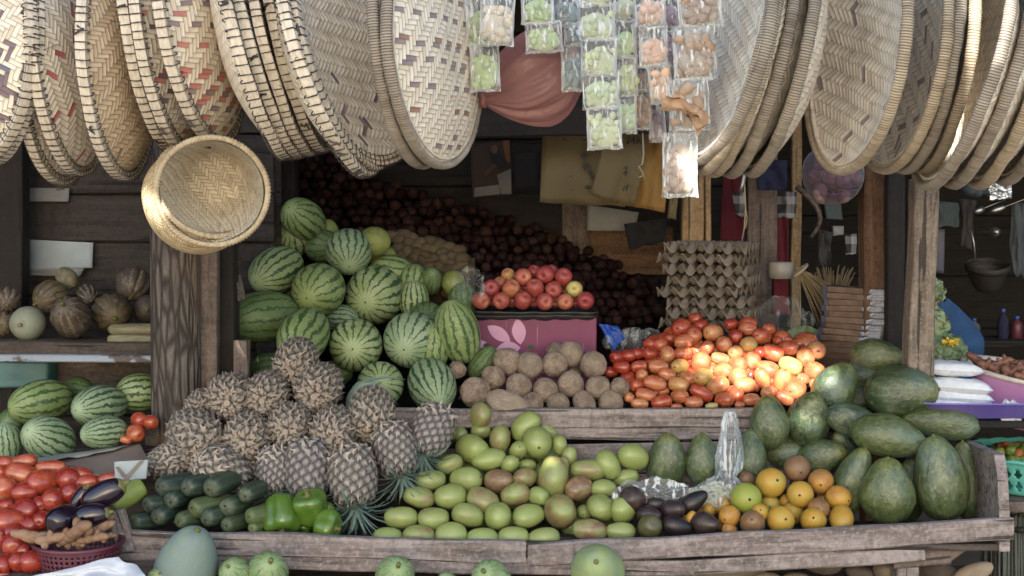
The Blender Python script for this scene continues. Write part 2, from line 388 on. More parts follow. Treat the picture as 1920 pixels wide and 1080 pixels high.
# ---- woven palm strips
def m_weave(name, c0, c1, c2, n=60., dyes=True, rot=45., gap=.05, sheen=.55):
    m = Mat(name); uv = m.coord('UV'); x, y, _ = m.sep(uv)
    wob = m.noise(uv, 7, 2); wob2 = m.noise(m.vop('ADD', uv, (3.7, 9.1, 0)), 7, 2)
    ca, sa = math.cos(math.radians(rot)), math.sin(math.radians(rot))
    wf = m.noise(uv, 40, 1); x = x+(wob-.5)*.022+(wf-.5)*.004; y = y+(wob2-.5)*.022-(wf-.5)*.004
    u = (x*ca-y*sa)*n; w = (x*sa+y*ca)*n
    i = u.floor(); j = w.floor(); fu = u-i; fw = w-j
    over = (i-j).mod(6.).lt(2.5)
    t1 = (u-j).mod(6.)/3.; t2 = ((i-w+1).mod(6.)-3)/3.
    inv = 1-over
    def pick(a, b): return a*over+b*inv
    across = pick(fw, fu); along = pick(t1, t2).clamp()
    sid = pick(j, i+211.); r = m.rand()*50
    seg = pick(((i-j)/6).floor(), ((i-j)/6).floor()+77)
    s_rand = m.white(sid, r, 0.); f_rand = m.white(sid, seg, r)
    prof = 1-((across*2-1).abs()).pow(3.); leng = ((along*PI).sin()).max(0.).pow(.6)
    h = prof*.35+leng*.65
    fine = m.noise(m.comb(pick(u, w)*.25, pick(fw, fu)*7, sid), 1.5, 3, .6)
    col = m.ramp(s_rand*.45+f_rand*.2+fine*.4, [(.10, c2), (.36, c0), (.75, c1)])
    if dyes:
        dye = m.attr('dye'); d2 = m.attr('dye_share')
        dc = m.mix(m.white(sid, r, 5.).gt(.5), m.attrc('dye_a'), m.attrc('dye_b'))
        on = m.white(sid, r+3, 9.).lt(d2)*pick(1., m.attr('dye_cross'))*m.white(sid, seg, r+8).lt(dye)
        col = m.mix(on*.85, col, dc)
    stain = m.noise(uv, 4, 4, .6); col = m.mix(stain.sm(.55, .8, 0, .35), col, tuple(q*.75 for q in c2))
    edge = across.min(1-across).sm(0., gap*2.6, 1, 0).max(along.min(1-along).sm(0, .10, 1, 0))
    col = m.mix(edge*.45, col, tuple(q*.22 for q in c2))  # dark gaps between strands, plus strand-end shadow put into the colour
    return m.fin(col, fine*.2+sheen-.1, m.bump(h+fine*.12, .85, .006), Specular_IOR_Level=.35)
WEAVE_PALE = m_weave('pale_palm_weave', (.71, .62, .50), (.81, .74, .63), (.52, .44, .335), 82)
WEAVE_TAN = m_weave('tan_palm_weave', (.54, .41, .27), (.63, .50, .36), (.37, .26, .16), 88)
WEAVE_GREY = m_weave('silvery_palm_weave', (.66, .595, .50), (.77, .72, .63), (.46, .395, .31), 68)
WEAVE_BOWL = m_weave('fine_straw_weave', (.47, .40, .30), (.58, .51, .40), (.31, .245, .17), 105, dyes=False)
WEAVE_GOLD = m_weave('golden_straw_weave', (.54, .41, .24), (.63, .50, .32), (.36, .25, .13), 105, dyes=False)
def m_strip(name, c0, c1, c2):
    m = Mat(name); c = m.coord(); v = m.shift(c); x, y, z = m.sep(c)
    at = y.op('ARCTAN2', x); n = m.noise(m.comb(at*14, z*160, m.rand()*9), 1, 4, .6); n2 = m.noise(v, 9, 4, .65)
    col = m.ramp(n*.6+n2*.4, [(.3, c2), (.5, c0), (.72, c1)])
    return m.fin(col, .6, m.bump(n, .5, .004))
HOOP = m_strip('split_cane_hoop', (.62, .55, .46), (.75, .69, .60), (.34, .28, .215))
CORD = m_strip('dark_lashing_cord', (.05, .042, .036), (.09, .075, .062), (.025, .02, .017))
def m_coil(name, c0, c1, c2):
    m = Mat(name); c = m.coord(); v = m.shift(c); x, y, z = m.sep(c); at = y.op('ARCTAN2', x); n2 = m.noise(v, 7, 4, .65); n3 = m.noise(m.comb(at*30, z*8, m.rand()*9), 1, 3, .7)
    col = m.ramp(n2*.5+n3*.5, [(.3, c2), (.48, c0), (.68, c1)]); gr = ((at*280).sin()*.5+.5).sm(.0, .45, 1, 0); col = m.mix(gr*.5, col, tuple(q*.3 for q in c2))
    return m.fin(col, .6, m.bump(n3*.3-gr, .8, .006))
COIL = m_coil('wrapped_cane_coil', (.37, .30, .215), (.52, .45, .34), (.13, .10, .07))
COILDK = m_coil('smoky_cane_coil', (.28, .24, .195), (.42, .37, .31), (.10, .08, .065))
# ---- plastics, cloth, paper
def m_film(name, tint=(.9, .93, .95), body=.10, wr=.9, sc=16, rough=.12, fres=.9):
    m = Mat(name); c = m.coord(); v = m.shift(c); x, y, z = m.sep(v)
    n = m.noise(m.comb(x*1.3, y, z*.42), sc*1.3, 1, .5, .5); n2 = m.noise(v, sc*.8, 1); st = m.noise(m.comb(x*5, y*5, z*.8), sc*1.5, 2, .5)
    nb = m.bump(n+n2*.6+st*.2, wr*.5, .010)
    fr = m.N('ShaderNodeFresnel'); fr.inputs[0].default_value = 1.45; m.ln(nb, fr.inputs['Normal'])
    fac = (S(m, fr.outputs[0]).min(.45)*fres+n.sm(.55, .75, 0, body)+st.sm(.54, .66, 0, body*3.2)+body*.6).clamp()  # whitish streaks stand in for highlights on the crinkled film
    t = m.N('ShaderNodeBsdfTransparent'); t.inputs[0].default_value = (*tint, 1)
    g = m.bsdf((.75, .78, .8), rough, nb, Specular_IOR_Level=.7)
    mx = m.N('ShaderNodeMixShader'); m.ln(fac, mx.inputs[0]); m.ln(t.outputs[0], mx.inputs[1]); m.ln(g, mx.inputs[2])
    return m.done(mx.outputs[0])
FILM = m_film('clear_plastic_film', (.92, .94, .96), .15, .8); FILM_HAZY = m_film('cloudy_plastic_film', (.88, .92, .96), .13, .4, 12, .45, .3); FILM_CLOUD = m_film('milky_plastic_film', (.9, .93, .96), .17, .35, 9, .45, .3); FILM_SOFT = m_film('thin_clear_film', (.93, .95, .97), .05, .3, 6, .2, .25)
def m_plain(name, c0, c1, rough=.6, sc=8, bump=.2, **k):
    m = Mat(name); v = m.shift(m.coord()); n = m.noise(v, sc, 4, .6)
    return m.fin(m.ramp(n, [(.3, c0), (.7, c1)]), rough, m.bump(n, bump, .006), **k)
def m_snack(name):
    m = Mat(name); v = m.coord(); n = m.noise(m.shift(v), 30, 3); r = m.noise(v, 14, 1)
    b = m.attrc('hue'); c = m.mix(n*.8, b, m.mix(.5, b, (.8, .78, .7))); c = m.mix(r.sm(.5, .7, 0, .3), c, m.mix(.6, b, (.1, .06, .03)))
    return m.fin(c, .6, m.bump(n, .4, .006))
SNACK = m_snack('puffed_snack')
def m_translucent(name, c0, c1, tr=.35, clear=0.):
    m = Mat(name); v = m.coord(); x, y, z = m.sep(v); n = m.noise(v, 6, 4, .6); n3 = m.noise(v, 22, 3)
    col = m.ramp(n, [(.3, c0), (.7, c1)]); b = m.bump(n*.5+n3*.3, .5, .02)
    cr = m.vor(m.vop('ADD', v, m.comb(n*.06, n3*.02, n*.05)), 26, 'DISTANCE_TO_EDGE').sm(0, .06); b = m.bump(cr, .35, .004, b); p = m.bsdf(col, .24, b, Specular_IOR_Level=.6); t = m.N('ShaderNodeBsdfTranslucent'); m.setin(t.inputs[0], col)
    mx = m.N('ShaderNodeMixShader'); mx.inputs[0].default_value = tr; m.ln(p, mx.inputs[1]); m.ln(t.outputs[0], mx.inputs[2])
    if clear:
        tc = m.N('ShaderNodeBsdfTransparent'); tc.inputs[0].default_value = (1, .9, .88, 1); m2 = m.N('ShaderNodeMixShader'); m2.inputs[0].default_value = clear; m.ln(mx.outputs[0], m2.inputs[1]); m.ln(tc.outputs[0], m2.inputs[2]); mx = m2
    return m.done(mx.outputs[0])
PINKBAG = m_translucent('dusky_pink_plastic', (.42, .20, .185), (.58, .32, .30), .55, .26)
SUNBLOCK = m_translucent('sunblocker_sheet', (.55, .56, .57), (.62, .62, .62), .5)  # added sun-blocking sheet, translucent so it also lights the stall softly
def m_sack(name, c0, c1, c2):
    m = Mat(name); v = m.coord(); x, y, z = m.sep(v); n = m.noise(v, 5, 4, .6); n2 = m.noise(v, 2, 2)
    wv = (x*420).sin()*(z*420).sin()
    col = m.ramp(n, [(.3, c0), (.7, c1)]); col = m.mix(n2.sm(.5, .7, 0, .6), col, c2)
    return m.fin(col, .7, m.bump(n+wv*.08, .5, .01))
SACK = m_sack('yellow_woven_sack', (.10, .075, .032), (.14, .105, .046), (.07, .053, .026))
SACK_O = m_sack('amber_sack', (.20, .105, .02), (.26, .15, .035), (.14, .08, .02))
INK = m_plain('black_marker_ink', (.012, .012, .012), (.02, .02, .02), .7)
PAPERW = m_plain('dirty_white_paper', (.16, .16, .155), (.23, .23, .225), .8, 10, .3)
PAPERB = m_plain('pale_blue_paper', (.25, .29, .32), (.34, .38, .41), .7, 6, .3)
CARD = m_plain('grubby_cardboard', (.15, .115, .095), (.21, .165, .14), .85, 7, .3)
CARDBR = m_plain('brown_packet_card', (.10, .055, .035), (.19, .12, .08), .5, 30, .6)
EGGCARD = m_plain('pulp_egg_tray', (.125, .10, .08), (.21, .172, .14), .95, 12, .8)
def m_magenta():
    m = Mat('magenta_printed_card'); v = m.coord(); x, y, z = m.sep(v); n = m.noise(v, 6, 4, .6); sc = m.noise(m.comb(x*120, y*10, z*6), 1, 2).sm(.68, .74)
    col = m.ramp(n, [(.3, (.13, .012, .065)), (.7, (.18, .024, .09))]); col = m.mix(sc*.4, col, (.5, .3, .4))
    return m.fin(col, .5, m.bump(n+(x*900).sin()*.1, .12, .006))
MAGENTA = m_magenta()
PETAL = m_plain('pale_pink_print', (.50, .24, .40), (.58, .32, .48), .55)
BLACKP = m_plain('black_plastic', (.02, .02, .022), (.035, .035, .038), .35)
BLUEP = m_plain('bright_blue_plastic', (.02, .06, .32), (.03, .09, .40), .4)
BLUECLOTH = m_plain('blue_cotton', (.015, .05, .13), (.025, .075, .18), .9, 14, .5)
TEALP = m_plain('turquoise_plastic', (.10, .42, .36), (.14, .50, .43), .35)
PURPP = m_plain('violet_plastic', (.12, .09, .36), (.16, .13, .42), .4)
LILACP = m_plain('lilac_plastic', (.38, .17, .34), (.46, .23, .42), .45)
CREAMP = m_plain('scratched_cream_plastic', (.40, .33, .29), (.55, .49, .44), .55, 30)
MAROONP = m_plain('maroon_plastic', (.07, .015, .028), (.10, .024, .042), .4)
WHITEBAG = m_plain('white_sugar_bag', (.62, .64, .68), (.75, .77, .80), .4, 12, .5)
BLUEINK = m_plain('blue_print', (.02, .07, .25), (.03, .10, .32), .5)
WHITECLOTH = m_plain('white_plastic_sheet', (.45, .48, .53), (.58, .60, .65), .5, 9, .7)
REDCLOTH = m_plain('red_cloth', (.09, .008, .018), (.13, .012, .027), .85)
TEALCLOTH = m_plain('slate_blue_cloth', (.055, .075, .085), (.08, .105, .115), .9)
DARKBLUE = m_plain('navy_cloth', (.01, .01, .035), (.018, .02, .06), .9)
METAL = m_plain('dull_steel', (.35, .35, .36), (.5, .5, .5), .35, Metallic=.9)
STRAW = m_plain('broom_straw', (.14, .10, .055), (.24, .18, .10), .8, 30)
LEAFG = m_plain('cauliflower_leaf', (.14, .18, .09), (.22, .27, .15), .6, 9, .6)
CABB = m_plain('cabbage_leaf', (.085, .13, .06), (.14, .19, .09), .55, 9, .5)
NAVYF = m_plain('dark_wrapper', (.03, .03, .06), (.06, .06, .1), .35, 12)
STRING = m_plain('pale_string', (.30, .25, .17), (.4, .34, .25), .8)
GROUND = m_plain('packed_earth', (.12, .105, .09), (.17, .15, .13), .95, 3, .5)
DARKWICKER = m_strip('dark_wicker', (.022, .018, .014), (.04, .032, .026), (.01, .008, .007))  # near-black brown wicker tones
SQUASH_ST = m_melon('striped_squash_rind', (.15, .22, .09), (.20, .27, .13), (.055, .085, .04), 11, .20, .7, .35)
TIN = m_plain('rusty_tin_sheet', (.10, .085, .08), (.16, .13, .115), .6, 3)
def m_check():
    m = Mat('checked_cloth'); x, y, z = m.sep(m.coord()); a = (x*95).sin().gt(.1); b = (z*95).sin().gt(.1)
    return m.fin(m.mix((a+b)*.5, (.02, .02, .025), (.26, .25, .27)), .9)
CHECK = m_check()
def m_bluepaint():
    m = Mat('chipped_blue_paint'); v = m.shift(m.coord()); x, y, z = m.sep(v); n = m.noise(m.comb(x*.6, y, z), 14, 4, .65)
    return m.fin(m.mix(n.sm(.53, .6), (.23, .27, .33), (.07, .055, .05)), .6, m.bump(n, .4, .004))
BLUEPAINT = m_bluepaint()
def m_foil():
    m = Mat('silver_foil'); v = m.coord(); n = m.vor(v, 60)
    return m.fin((.6, .6, .6), .3, m.bump(n, .9, .01), Metallic=.9)
FOIL = m_foil()
# ================================================================== setting: ground and timber stall
g = MB(); n = 41
g.add([((i/(n-1)-.5)*60, (j/(n-1)-.5)*60, .0) for j in range(n) for i in range(n)], grid_faces(n, n))
tag(link('ground', g.mesh('ground', GROUND)), kind='structure')
def beam(name, a, b, w, t, mat, parent, seed=0, rough=.004, face=(0, -1, 0), label=None):
    """a board whose centre line runs from a to b; w is its height across the line, t its thickness along 'face'"""
    a = Vector(a); b = Vector(b); X = (b-a); L = X.length; X.normalize()
    Yv = Vector(face); Yv = (Yv-X*Yv.dot(X)).normalized(); Z = X.cross(-Yv).normalized()*1
    M = Matrix((X, -Yv, X.cross(-Yv))).transposed().to_4x4(); M.translation = (a+b)/2
    m = MB().add(*plank(L, w, t, seed, max(4, int(L*14)), rough))
    o = link(name, m.mesh(name, mat, False), parent, M)
    if label: o['label'] = label
    return o
stall = empty('market_stall', (0, 5, 0), 'roofed market stall of old dark planks on bark-covered and sawn timber posts', 'market stall')
stall.location = (0, 0, 0)
def SB(name, p, q, Y, w, t, mat, seed=0, Y2=None, **k):
    """stall board between two photo pixels"""
    return beam(name, P(*p, Y), P(*q, Y if Y2 is None else Y2), w, t, mat, stall, seed, **k)
def px(n_, Y): return n_*Y/F
# posts
def bark_post():
    prof = []; nr, ns = 60, 40; v = []
    a = P(326, 812, 4.55); b = P(331, 250, 4.55)
    a.z = 0; r0 = px(47, 4.55)
    for j in range(nr+1):
        t = j/nr; c = a.lerp(Vector((b.x, b.y, 2.45)), t)
        for i in range(ns):
            q = 2*PI*i/ns
            r = r0*(1.02-.07*t)*(1+.05*nz((math.cos(q)*1.6, math.sin(q)*1.6, t*3), 1, 3)+.03*nz((math.cos(q)*7, math.sin(q)*7, t*9), 1, 4))
            v.append((c.x-a.x+r*math.cos(q), c.y-a.y+r*math.sin(q), c.z))
    m = MB().add(v, grid_faces(ns, nr+1, True))
    # object space with x along the trunk, so the bark runs up it
    R = Matrix.Rotation(PI/2, 4, 'Y'); m.xf(R)
    link('post', m.mesh('bark_post', BARK), stall, Matrix.Translation(a) @ R.inverted())['label'] = 'thick round post with rough furrowed bark'
bark_post()
def vpost(x0, x1, ytop, ybot, Y, mat, t=.06, seed=0, lean=0, toground=True, rough=.004, label=None):
    w = px(x1-x0, Y); xc = (x0+x1)/2; a = P(xc, ybot, Y); b = P(xc+lean, ytop, Y)
    if toground:
        k = (a-b); a = b+k*((b.z-0)/(b.z-a.z))
    return beam('post', a, b, w, t, mat, stall, seed, rough, label=label)
vpost(375, 411, 250, 800, 4.58, WOOD_GREY, .05, 1)
vpost(411, 443, 280, 640, 4.66, WOOD_DARK, .09, 2, label='pale brown stub post behind the bark post')
vpost(494, 556, 220, 560, 5.35, WOOD_BLACK, .10, 3)
vpost(0, 48, 250, 700, 5.0, WOOD_DARK, .08, 4)
vpost(1696, 1744, 336, 700, 4.5, WOOD_POST, .075, 5, 14, False, .007, 'weathered grey sawn post with chewed edges')
vpost(1616, 1664, 200, 690, 4.95, WOOD_BROWN, .09, 6)
vpost(1662, 1694, 200, 690, 4.85, WOOD_DARK, .05, 7)
vpost(1278, 1318, 200, 480, 5.4, WOOD_PALE, .06, 8, label='pale freshly sawn post')
vpost(1321, 1333, 200, 480, 5.42, WOOD_PALE, .03, 9)
vpost(1402, 1456, 200, 560, 5.55, WOOD_GREY, .03, 10, label='wide dull brown board')
vpost(1483, 1502, 200, 520, 5.9, WOOD_PALE, .03, 12)
# short blocks beside the bark post
SB('brace', (408, 545), (452, 540), 4.72, .085, .09, WOOD_POST, 13); SB('brace', (404, 490), (440, 470), 4.76, .10, .07, WOOD_BROWN, 14)
# back wall of the middle bay: horizontal planks one over the other
bw = MB()
def plank_wall(Y, x0, x1, z0, z1, hts, seed, th=.025):
    m = MB(); z = z0; k = 0; r = random.Random(seed)
    while z < z1:
        h = hts[k % len(hts)]*(1+r.uniform(-.1, .1)); L = x1-x0
        v, f = plank(L, h-.006, th, seed+k, 12, .003); sgn = r.uniform(-.008, .008)
        m.add([(p[0]+(x0+x1)/2, p[1]+Y+sgn, p[2]+z+h/2) for p in v], f); z += h; k += 1
    return m
def wall(name, Y, x0, x1, z0, z1, hts, seed, mat):
    m = plank_wall(0, x0-(x0+x1)/2, x1-(x0+x1)/2, z0, z1, hts, seed)
    m.add(*box(x0-(x0+x1)/2-.02, x1-(x0+x1)/2+.02, .03, .045, z0-.02, z1+.35))      # solid backing added to stop light through the board gaps
    return link(name, m.mesh(name, mat, False), stall, Matrix.Translation(((x0+x1)/2, Y, 0)))
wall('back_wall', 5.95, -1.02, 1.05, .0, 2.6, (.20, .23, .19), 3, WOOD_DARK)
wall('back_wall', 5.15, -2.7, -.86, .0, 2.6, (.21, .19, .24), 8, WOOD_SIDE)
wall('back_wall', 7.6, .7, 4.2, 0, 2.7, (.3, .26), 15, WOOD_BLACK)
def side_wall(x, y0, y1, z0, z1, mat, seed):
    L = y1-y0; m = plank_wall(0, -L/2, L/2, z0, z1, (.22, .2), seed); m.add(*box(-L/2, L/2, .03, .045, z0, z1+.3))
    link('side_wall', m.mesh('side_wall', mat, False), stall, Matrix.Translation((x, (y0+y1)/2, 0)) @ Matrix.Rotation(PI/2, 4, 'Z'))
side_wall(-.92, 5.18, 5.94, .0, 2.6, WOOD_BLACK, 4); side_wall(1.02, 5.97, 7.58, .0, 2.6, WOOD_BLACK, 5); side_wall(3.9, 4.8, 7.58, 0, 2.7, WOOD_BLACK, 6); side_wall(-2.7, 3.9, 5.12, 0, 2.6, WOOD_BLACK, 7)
SB('crossbeam', (560, 232), (1330, 214), 5.1, .13, .05, WOOD_DARK, 21); SB('crossbeam', (900, 450), (1110, 450), 5.9, .5, .02, WOOD_DARK, 23)
beam('post', P(1078, 520, 5.9), P(1080, 200, 5.9), .11, .05, WOOD_GREY, stall, 24)
SB('wall_plank', (1100, 470), (1262, 470), 5.9, .20, .02, WOOD_BROWN, 25)
# hanging rails the baskets are threaded on (above the view)
rails = []
for a, b, Y in ((-2.1, -.05, 3.82), (.42, 2.2, 3.82)):
    m = MB().add(*tube([(a+(b-a)*k/10, Y+.012*math.sin(k), 2.335+.008*math.sin(k*1.7)) for k in range(11)], .024, 10))
    link('hanging_rail', m.mesh('hanging_rail', WOOD_GREY), stall)
beam('crossbeam', (-2.6, 4.55, 2.5), (3.6, 4.55, 2.5), .14, .1, WOOD_GREY, stall, 26)
for x in (-2.2, -.6, .9, 2.3): beam('rafter', (x, 4.28, 2.60), (x, 7.5, 2.56), .09, .06, WOOD_GREY, stall, 27, face=(1, 0, 0))
# counters and shelves of the left bay
SB('shelf_board', (-60, 652), (300, 654), 4.62, .042, .5, WOOD_SHELF, 30, face=(0, -1, 0)).location.y += .24
SB('shelf_edge', (-60, 671), (292, 673), 4.60, .024, .03, BLUEPAINT, 31)
SB('wall_plank', (90, 700), (300, 702), 5.05, .10, .02, WOOD_GREY, 32)
SB('counter_board', (-60, 872), (290, 872), 4.42, .03, .75, WOOD_GREY, 33).location.y += .3
SB('counter_board', (-80, 1096), (290, 1096), 3.78, .03, .5, WOOD_GREY, 34).location.y += .26
# inner platform behind the ledge and low bench under the tray
def slab(name, x0, x1, y0, y1, z0, z1, mat, parent=stall):
    m = MB().add(*plank(x1-x0, z1-z0, y1-y0, 40, 12, .003))
    return link(name, m.mesh(name, mat, False), parent, Matrix.Translation(((x0+x1)/2, (y0+y1)/2, (z0+z1)/2)))
slab('inner_platform', .53, 1.5, 4.93, 5.5, .89, 1.0, WOOD_DARK)
slab('low_bench', -1.25, 1.75, 3.72, 4.65, .36, .40, WOOD_GREY)
slab('counter_board', 1.36, 2.6, 4.38, 5.2, .900, .922, WOOD_BLACK)
# ---- display trays
tray = empty('display_tray', (0, 4.0, .6), 'long sloping front tray of grey boards holding mangoes, pineapples and papayas', 'display tray')
T = lambda: tray
def TB(par, name, p, q, Y, w, t, mat, seed=0, Y2=None, face=(0, -1, 0), rough=.004):
    a, b = P(*p, Y), P(*q, Y if Y2 is None else Y2); o = par.location
    return beam(name, a-o, b-o, w, t, mat, par, seed, rough, face)
TB(tray, 'front_board', (222, 1013), (985, 1034), 4.0, px(43, 4), .03, WOOD_TRAY, 50, rough=.006)
TB(tray, 'front_board', (990, 1040), (1897, 992), 4.0, px(42, 4), .03, WOOD_TRAY, 51, rough=.006)
TB(tray, 'front_board', (216, 1046), (1300, 1066), 4.003, px(31, 4), .024, WOOD_TRAY, 52, rough=.006)
TB(tray, 'front_board', (1300, 1064), (1732, 1037), 4.004, px(28, 4), .024, WOOD_TRAY, 53, rough=.006)
m = MB().add(*plank(2.52, .56, .02, 54, 20, .003))
link('tray_floor', m.mesh('tray_floor', WOOD_SHELF, False), tray, Matrix.Translation((.145, .27, -.008)) @ Matrix.Rotation(math.radians(84), 4, 'X'))
TB(tray, 'end_board', (216, 958), (240, 1030), 3.99, .05, .035, WOOD_TRAY, 55)
# curved board closing the right end
m = MB(); nb = 14
pts = []
for k in range(nb+1):
    t = k/nb; pts.append((1.385+.035*t, 3.99+.52*t, .88-.20*max(0, (.16-t)/.16)**2.2-.03*t))
for th in (0, .03):
    for x, y, z in pts: m.v += [(x+th, y, .61), (x+th, y, z)]
k2 = 2*(nb+1)
for k in range(nb):
    a = 2*k; m.f += [(a, a+1, a+3, a+2), (k2+a, k2+a+2, k2+a+3, k2+a+1), (a+1, k2+a+1, k2+a+3, a+3), (a, a+2, k2+a+2, k2+a)]
m.f += [(0, k2, k2+1, 1), (2*nb, 2*nb+1, k2+2*nb+1, k2+2*nb)]
m.v = [(x, y-4.0, z-.6) for x, y, z in m.v]
link('end_board', m.mesh('end_board', WOOD_TRAY, False), tray)
TB(tray, 'back_board', (1040, 880), (1480, 872), 4.47, .16, .02, WOOD_TRAY, 56)
TB(tray, 'back_board', (250, 880), (1038, 882), 4.475, .14, .02, WOOD_GREY, 57)
TB(tray, 'leg', (1697, 1050), (1697, 1300), 4.05, px(44, 4.05), .07, WOOD_TRAY, 58)
TB(tray, 'bracket', (1672, 1046), (1778, 1036), 4.04, .05, .06, WOOD_GREY, 59)
TB(tray, 'brace', (1760, 1050), (1812, 1012), 4.045, .035, .04, WOOD_GREY, 60)
TB(tray, 'leg', (283, 1062), (283, 1300), 4.06, .06, .06, WOOD_GREY, 61)
ledge = empty('raised_ledge', (0, 4.5, .9), 'raised inner ledge of thick planks holding melons, coconuts and tomatoes', 'ledge')
TB(ledge, 'front_board', (735, 783), (1420, 783), 4.5, px(36, 4.5), .035, WOOD_TRAY, 62, rough=.006)
TB(ledge, 'front_board', (1040, 812), (1480, 812), 4.505, px(24, 4.5), .03, WOOD_TRAY, 63)
TB(ledge, 'front_board', (272, 820), (735, 790), 4.5, px(36, 4.5), .03, WOOD_GREY, 64)
TB(ledge, 'end_board', (446, 678), (474, 672), 4.60, .12, .025, WOOD_GREY, 65, Y2=4.95, face=(1, 0, 0))
TB(ledge, 'end_board', (453, 720), (453, 638), 4.57, .052, .03, WOOD_GREY, 66, rough=.002)
m = MB().add(*plank(2.5, 1.35, .03, 67, 16, .003))
link('ledge_floor', m.mesh('ledge_floor', WOOD_DARK, False), ledge, Matrix.Translation((.08, .71, -.022)) @ Matrix.Rotation(PI/2, 4, 'X'))

# ================================================================== sun: holes in the added screen follow from where sun patches should fall
SUN_EL = math.radians(27); SUN_AZ = math.radians(6)        # azimuth to the left of straight behind the camera
SUN = Vector((-math.sin(SUN_AZ)*math.cos(SUN_EL), -math.cos(SUN_AZ)*math.cos(SUN_EL), math.sin(SUN_EL)))
SCR_Y = -1.0                                                # an unseen tarpaulin added to shade the stall and aim sun patches
def to_screen(p):
    k = (SCR_Y-p.y)/SUN.y; q = p+SUN*k; return (q.x, q.z)
gaps = [
 [P(x, y, Y) for x, y, Y in ((1262, 640, 4.83), (1296, 618, 4.84), (1345, 660, 4.77), (1420, 648, 4.79), (1548, 664, 4.79), (1552, 740, 4.62), (1480, 756, 4.60), (1425, 705, 4.68), (1380, 742, 4.61), (1335, 702, 4.70), (1286, 696, 4.74))],
 [P(x, y, Y) for x, y, Y in ((1292, 618, 4.76), (1330, 606, 4.80), (1333, 616, 4.79), (1300, 630, 4.76))],
 [P(x, y, Y) for x, y, Y in ((1482, 758, 4.372), (1500, 763, 4.36), (1520, 771, 4.345), (1534, 767, 4.341), (1538, 783, 4.341), (1512, 790, 4.345), (1484, 777, 4.372))],
 [P(x, y, Y) for x, y, Y in ((1020, 868, 4.25), (1044, 856, 4.25), (1046, 876, 4.245), (1018, 886, 4.245))],
 [P(x, y, Y) for x, y, Y in ((252, 352, 3.70), (276, 360, 3.67), (300, 380, 3.64), (318, 404, 3.62), (304, 414, 3.62), (262, 400, 3.68))],
 [P(x, y, Y) for x, y, Y in ((1800, -60, 3.55), (1892, -60, 3.54), (1884, 60, 3.53), (1856, 150, 3.52), (1826, 160, 3.52), (1812, 40, 3.54))],
]
gaps2 = [[to_screen(p) for p in gp] for gp in gaps]
def inside(pt, poly):
    x, y = pt; c = False; j = len(poly)-1
    for i in range(len(poly)):
        xi, yi = poly[i]; xj, yj = poly[j]
        if (yi > y) != (yj > y) and x < (xj-xi)*(y-yi)/(yj-yi)+xi: c = not c
        j = i
    return c
fine = .01
fx0 = min(p[0] for g_ in gaps2 for p in g_)-.1; fx1 = max(p[0] for g_ in gaps2 for p in g_)+.1
fy0 = min(p[1] for g_ in gaps2 for p in g_)-.1; fy1 = max(p[1] for g_ in gaps2 for p in g_)+.1
nx = int((fx1-fx0)/fine)+1; ny = int((fy1-fy0)/fine)+1
m = MB(); vid = {}
def rv(x, z):
    k = (round(x, 4), round(z, 4))
    if k not in vid: vid[k] = len(m.v); m.v.append((x, SCR_Y+.05*math.sin(x*2.1)*math.sin(z*1.3), z))
    return vid[k]
X0, X1, Z0, Z1 = -3.9, 3.3, 2.78, 5.8
xs = [fx0+i*fine for i in range(nx+1)]; ys = [fy0+i*fine for i in range(ny+1)]
Z0 = min(Z0, ys[0]-.1); Z1 = max(Z1, ys[-1]+.1)
xc = [X0+(xs[0]-X0)*k/20 for k in range(20)]+xs+[xs[-1]+(X1-xs[-1])*(k+1)/20 for k in range(20)]
yc = [Z0]+ys+[Z1]
for j in range(len(yc)-1):
    for i in range(len(xc)-1):
        cm = ((xc[i]+xc[i+1])/2, (yc[j]+yc[j+1])/2)
        if any(inside(cm, g_) for g_ in gaps2): continue
        m.f.append((rv(xc[i], yc[j]), rv(xc[i+1], yc[j]), rv(xc[i+1], yc[j+1]), rv(xc[i], yc[j+1])))
tp = empty('sunblocker', (0, SCR_Y, 3), 'unseen white tarpaulin strung high across the lane opposite the stall', 'sunblocker')
m.v = [(x, y-SCR_Y, z-3) for x, y, z in m.v]; link('sheet', m.mesh('sheet', SUNBLOCK), tp)
for x in (X0, X1): link('pole', MB().add(*tube([(x, 0, -3), (x, 0, Z1-2.9)], .05, 8)).mesh('pole', WOOD_GREY), tp)
m = MB(); n = 90; v = []
for off in (0, .01):
    for y in (4.25, 5.5, 7.9):
        for i in range(n*4): x = -3.2+7.2*i/(n*4-1); v.append((x, y, 2.66-.01*(y-3.38)+.012*math.sin(x*42)+off))
m.v = v; m.f = grid_faces(n*4, 3)+grid_faces(n*4, 3, False, 3*n*4)
link('roof', m.mesh('roof', TIN), stall)['label'] = 'rusty corrugated tin roof'
# ---- light
w = bpy.data.worlds.new('World'); scene.world = w; w.use_nodes = True
nt = w.node_tree; bg = nt.nodes['Background']; sk = nt.nodes.new('ShaderNodeTexSky'); sk.sky_type = 'NISHITA'; sk.sun_disc = False
sk.sun_elevation = SUN_EL; sk.sun_rotation = math.atan2(SUN.x, SUN.y); sk.dust_density = 1.0; sk.air_density = 1.2
nt.links.new(sk.outputs[0], bg.inputs[0]); bg.inputs[1].default_value = .12
sl = bpy.data.lights.new('sun', 'SUN'); sl.energy = 5.0; sl.angle = math.radians(.35); sl.color = (1, .94, .85)
so = link('sun', sl); so.rotation_euler = SUN.to_track_quat('Z', 'Y').to_euler()
scene.view_settings.view_transform = 'Standard'; scene.view_settings.look = 'None'; scene.view_settings.gamma = 1
scene.view_settings.exposure = 1.75
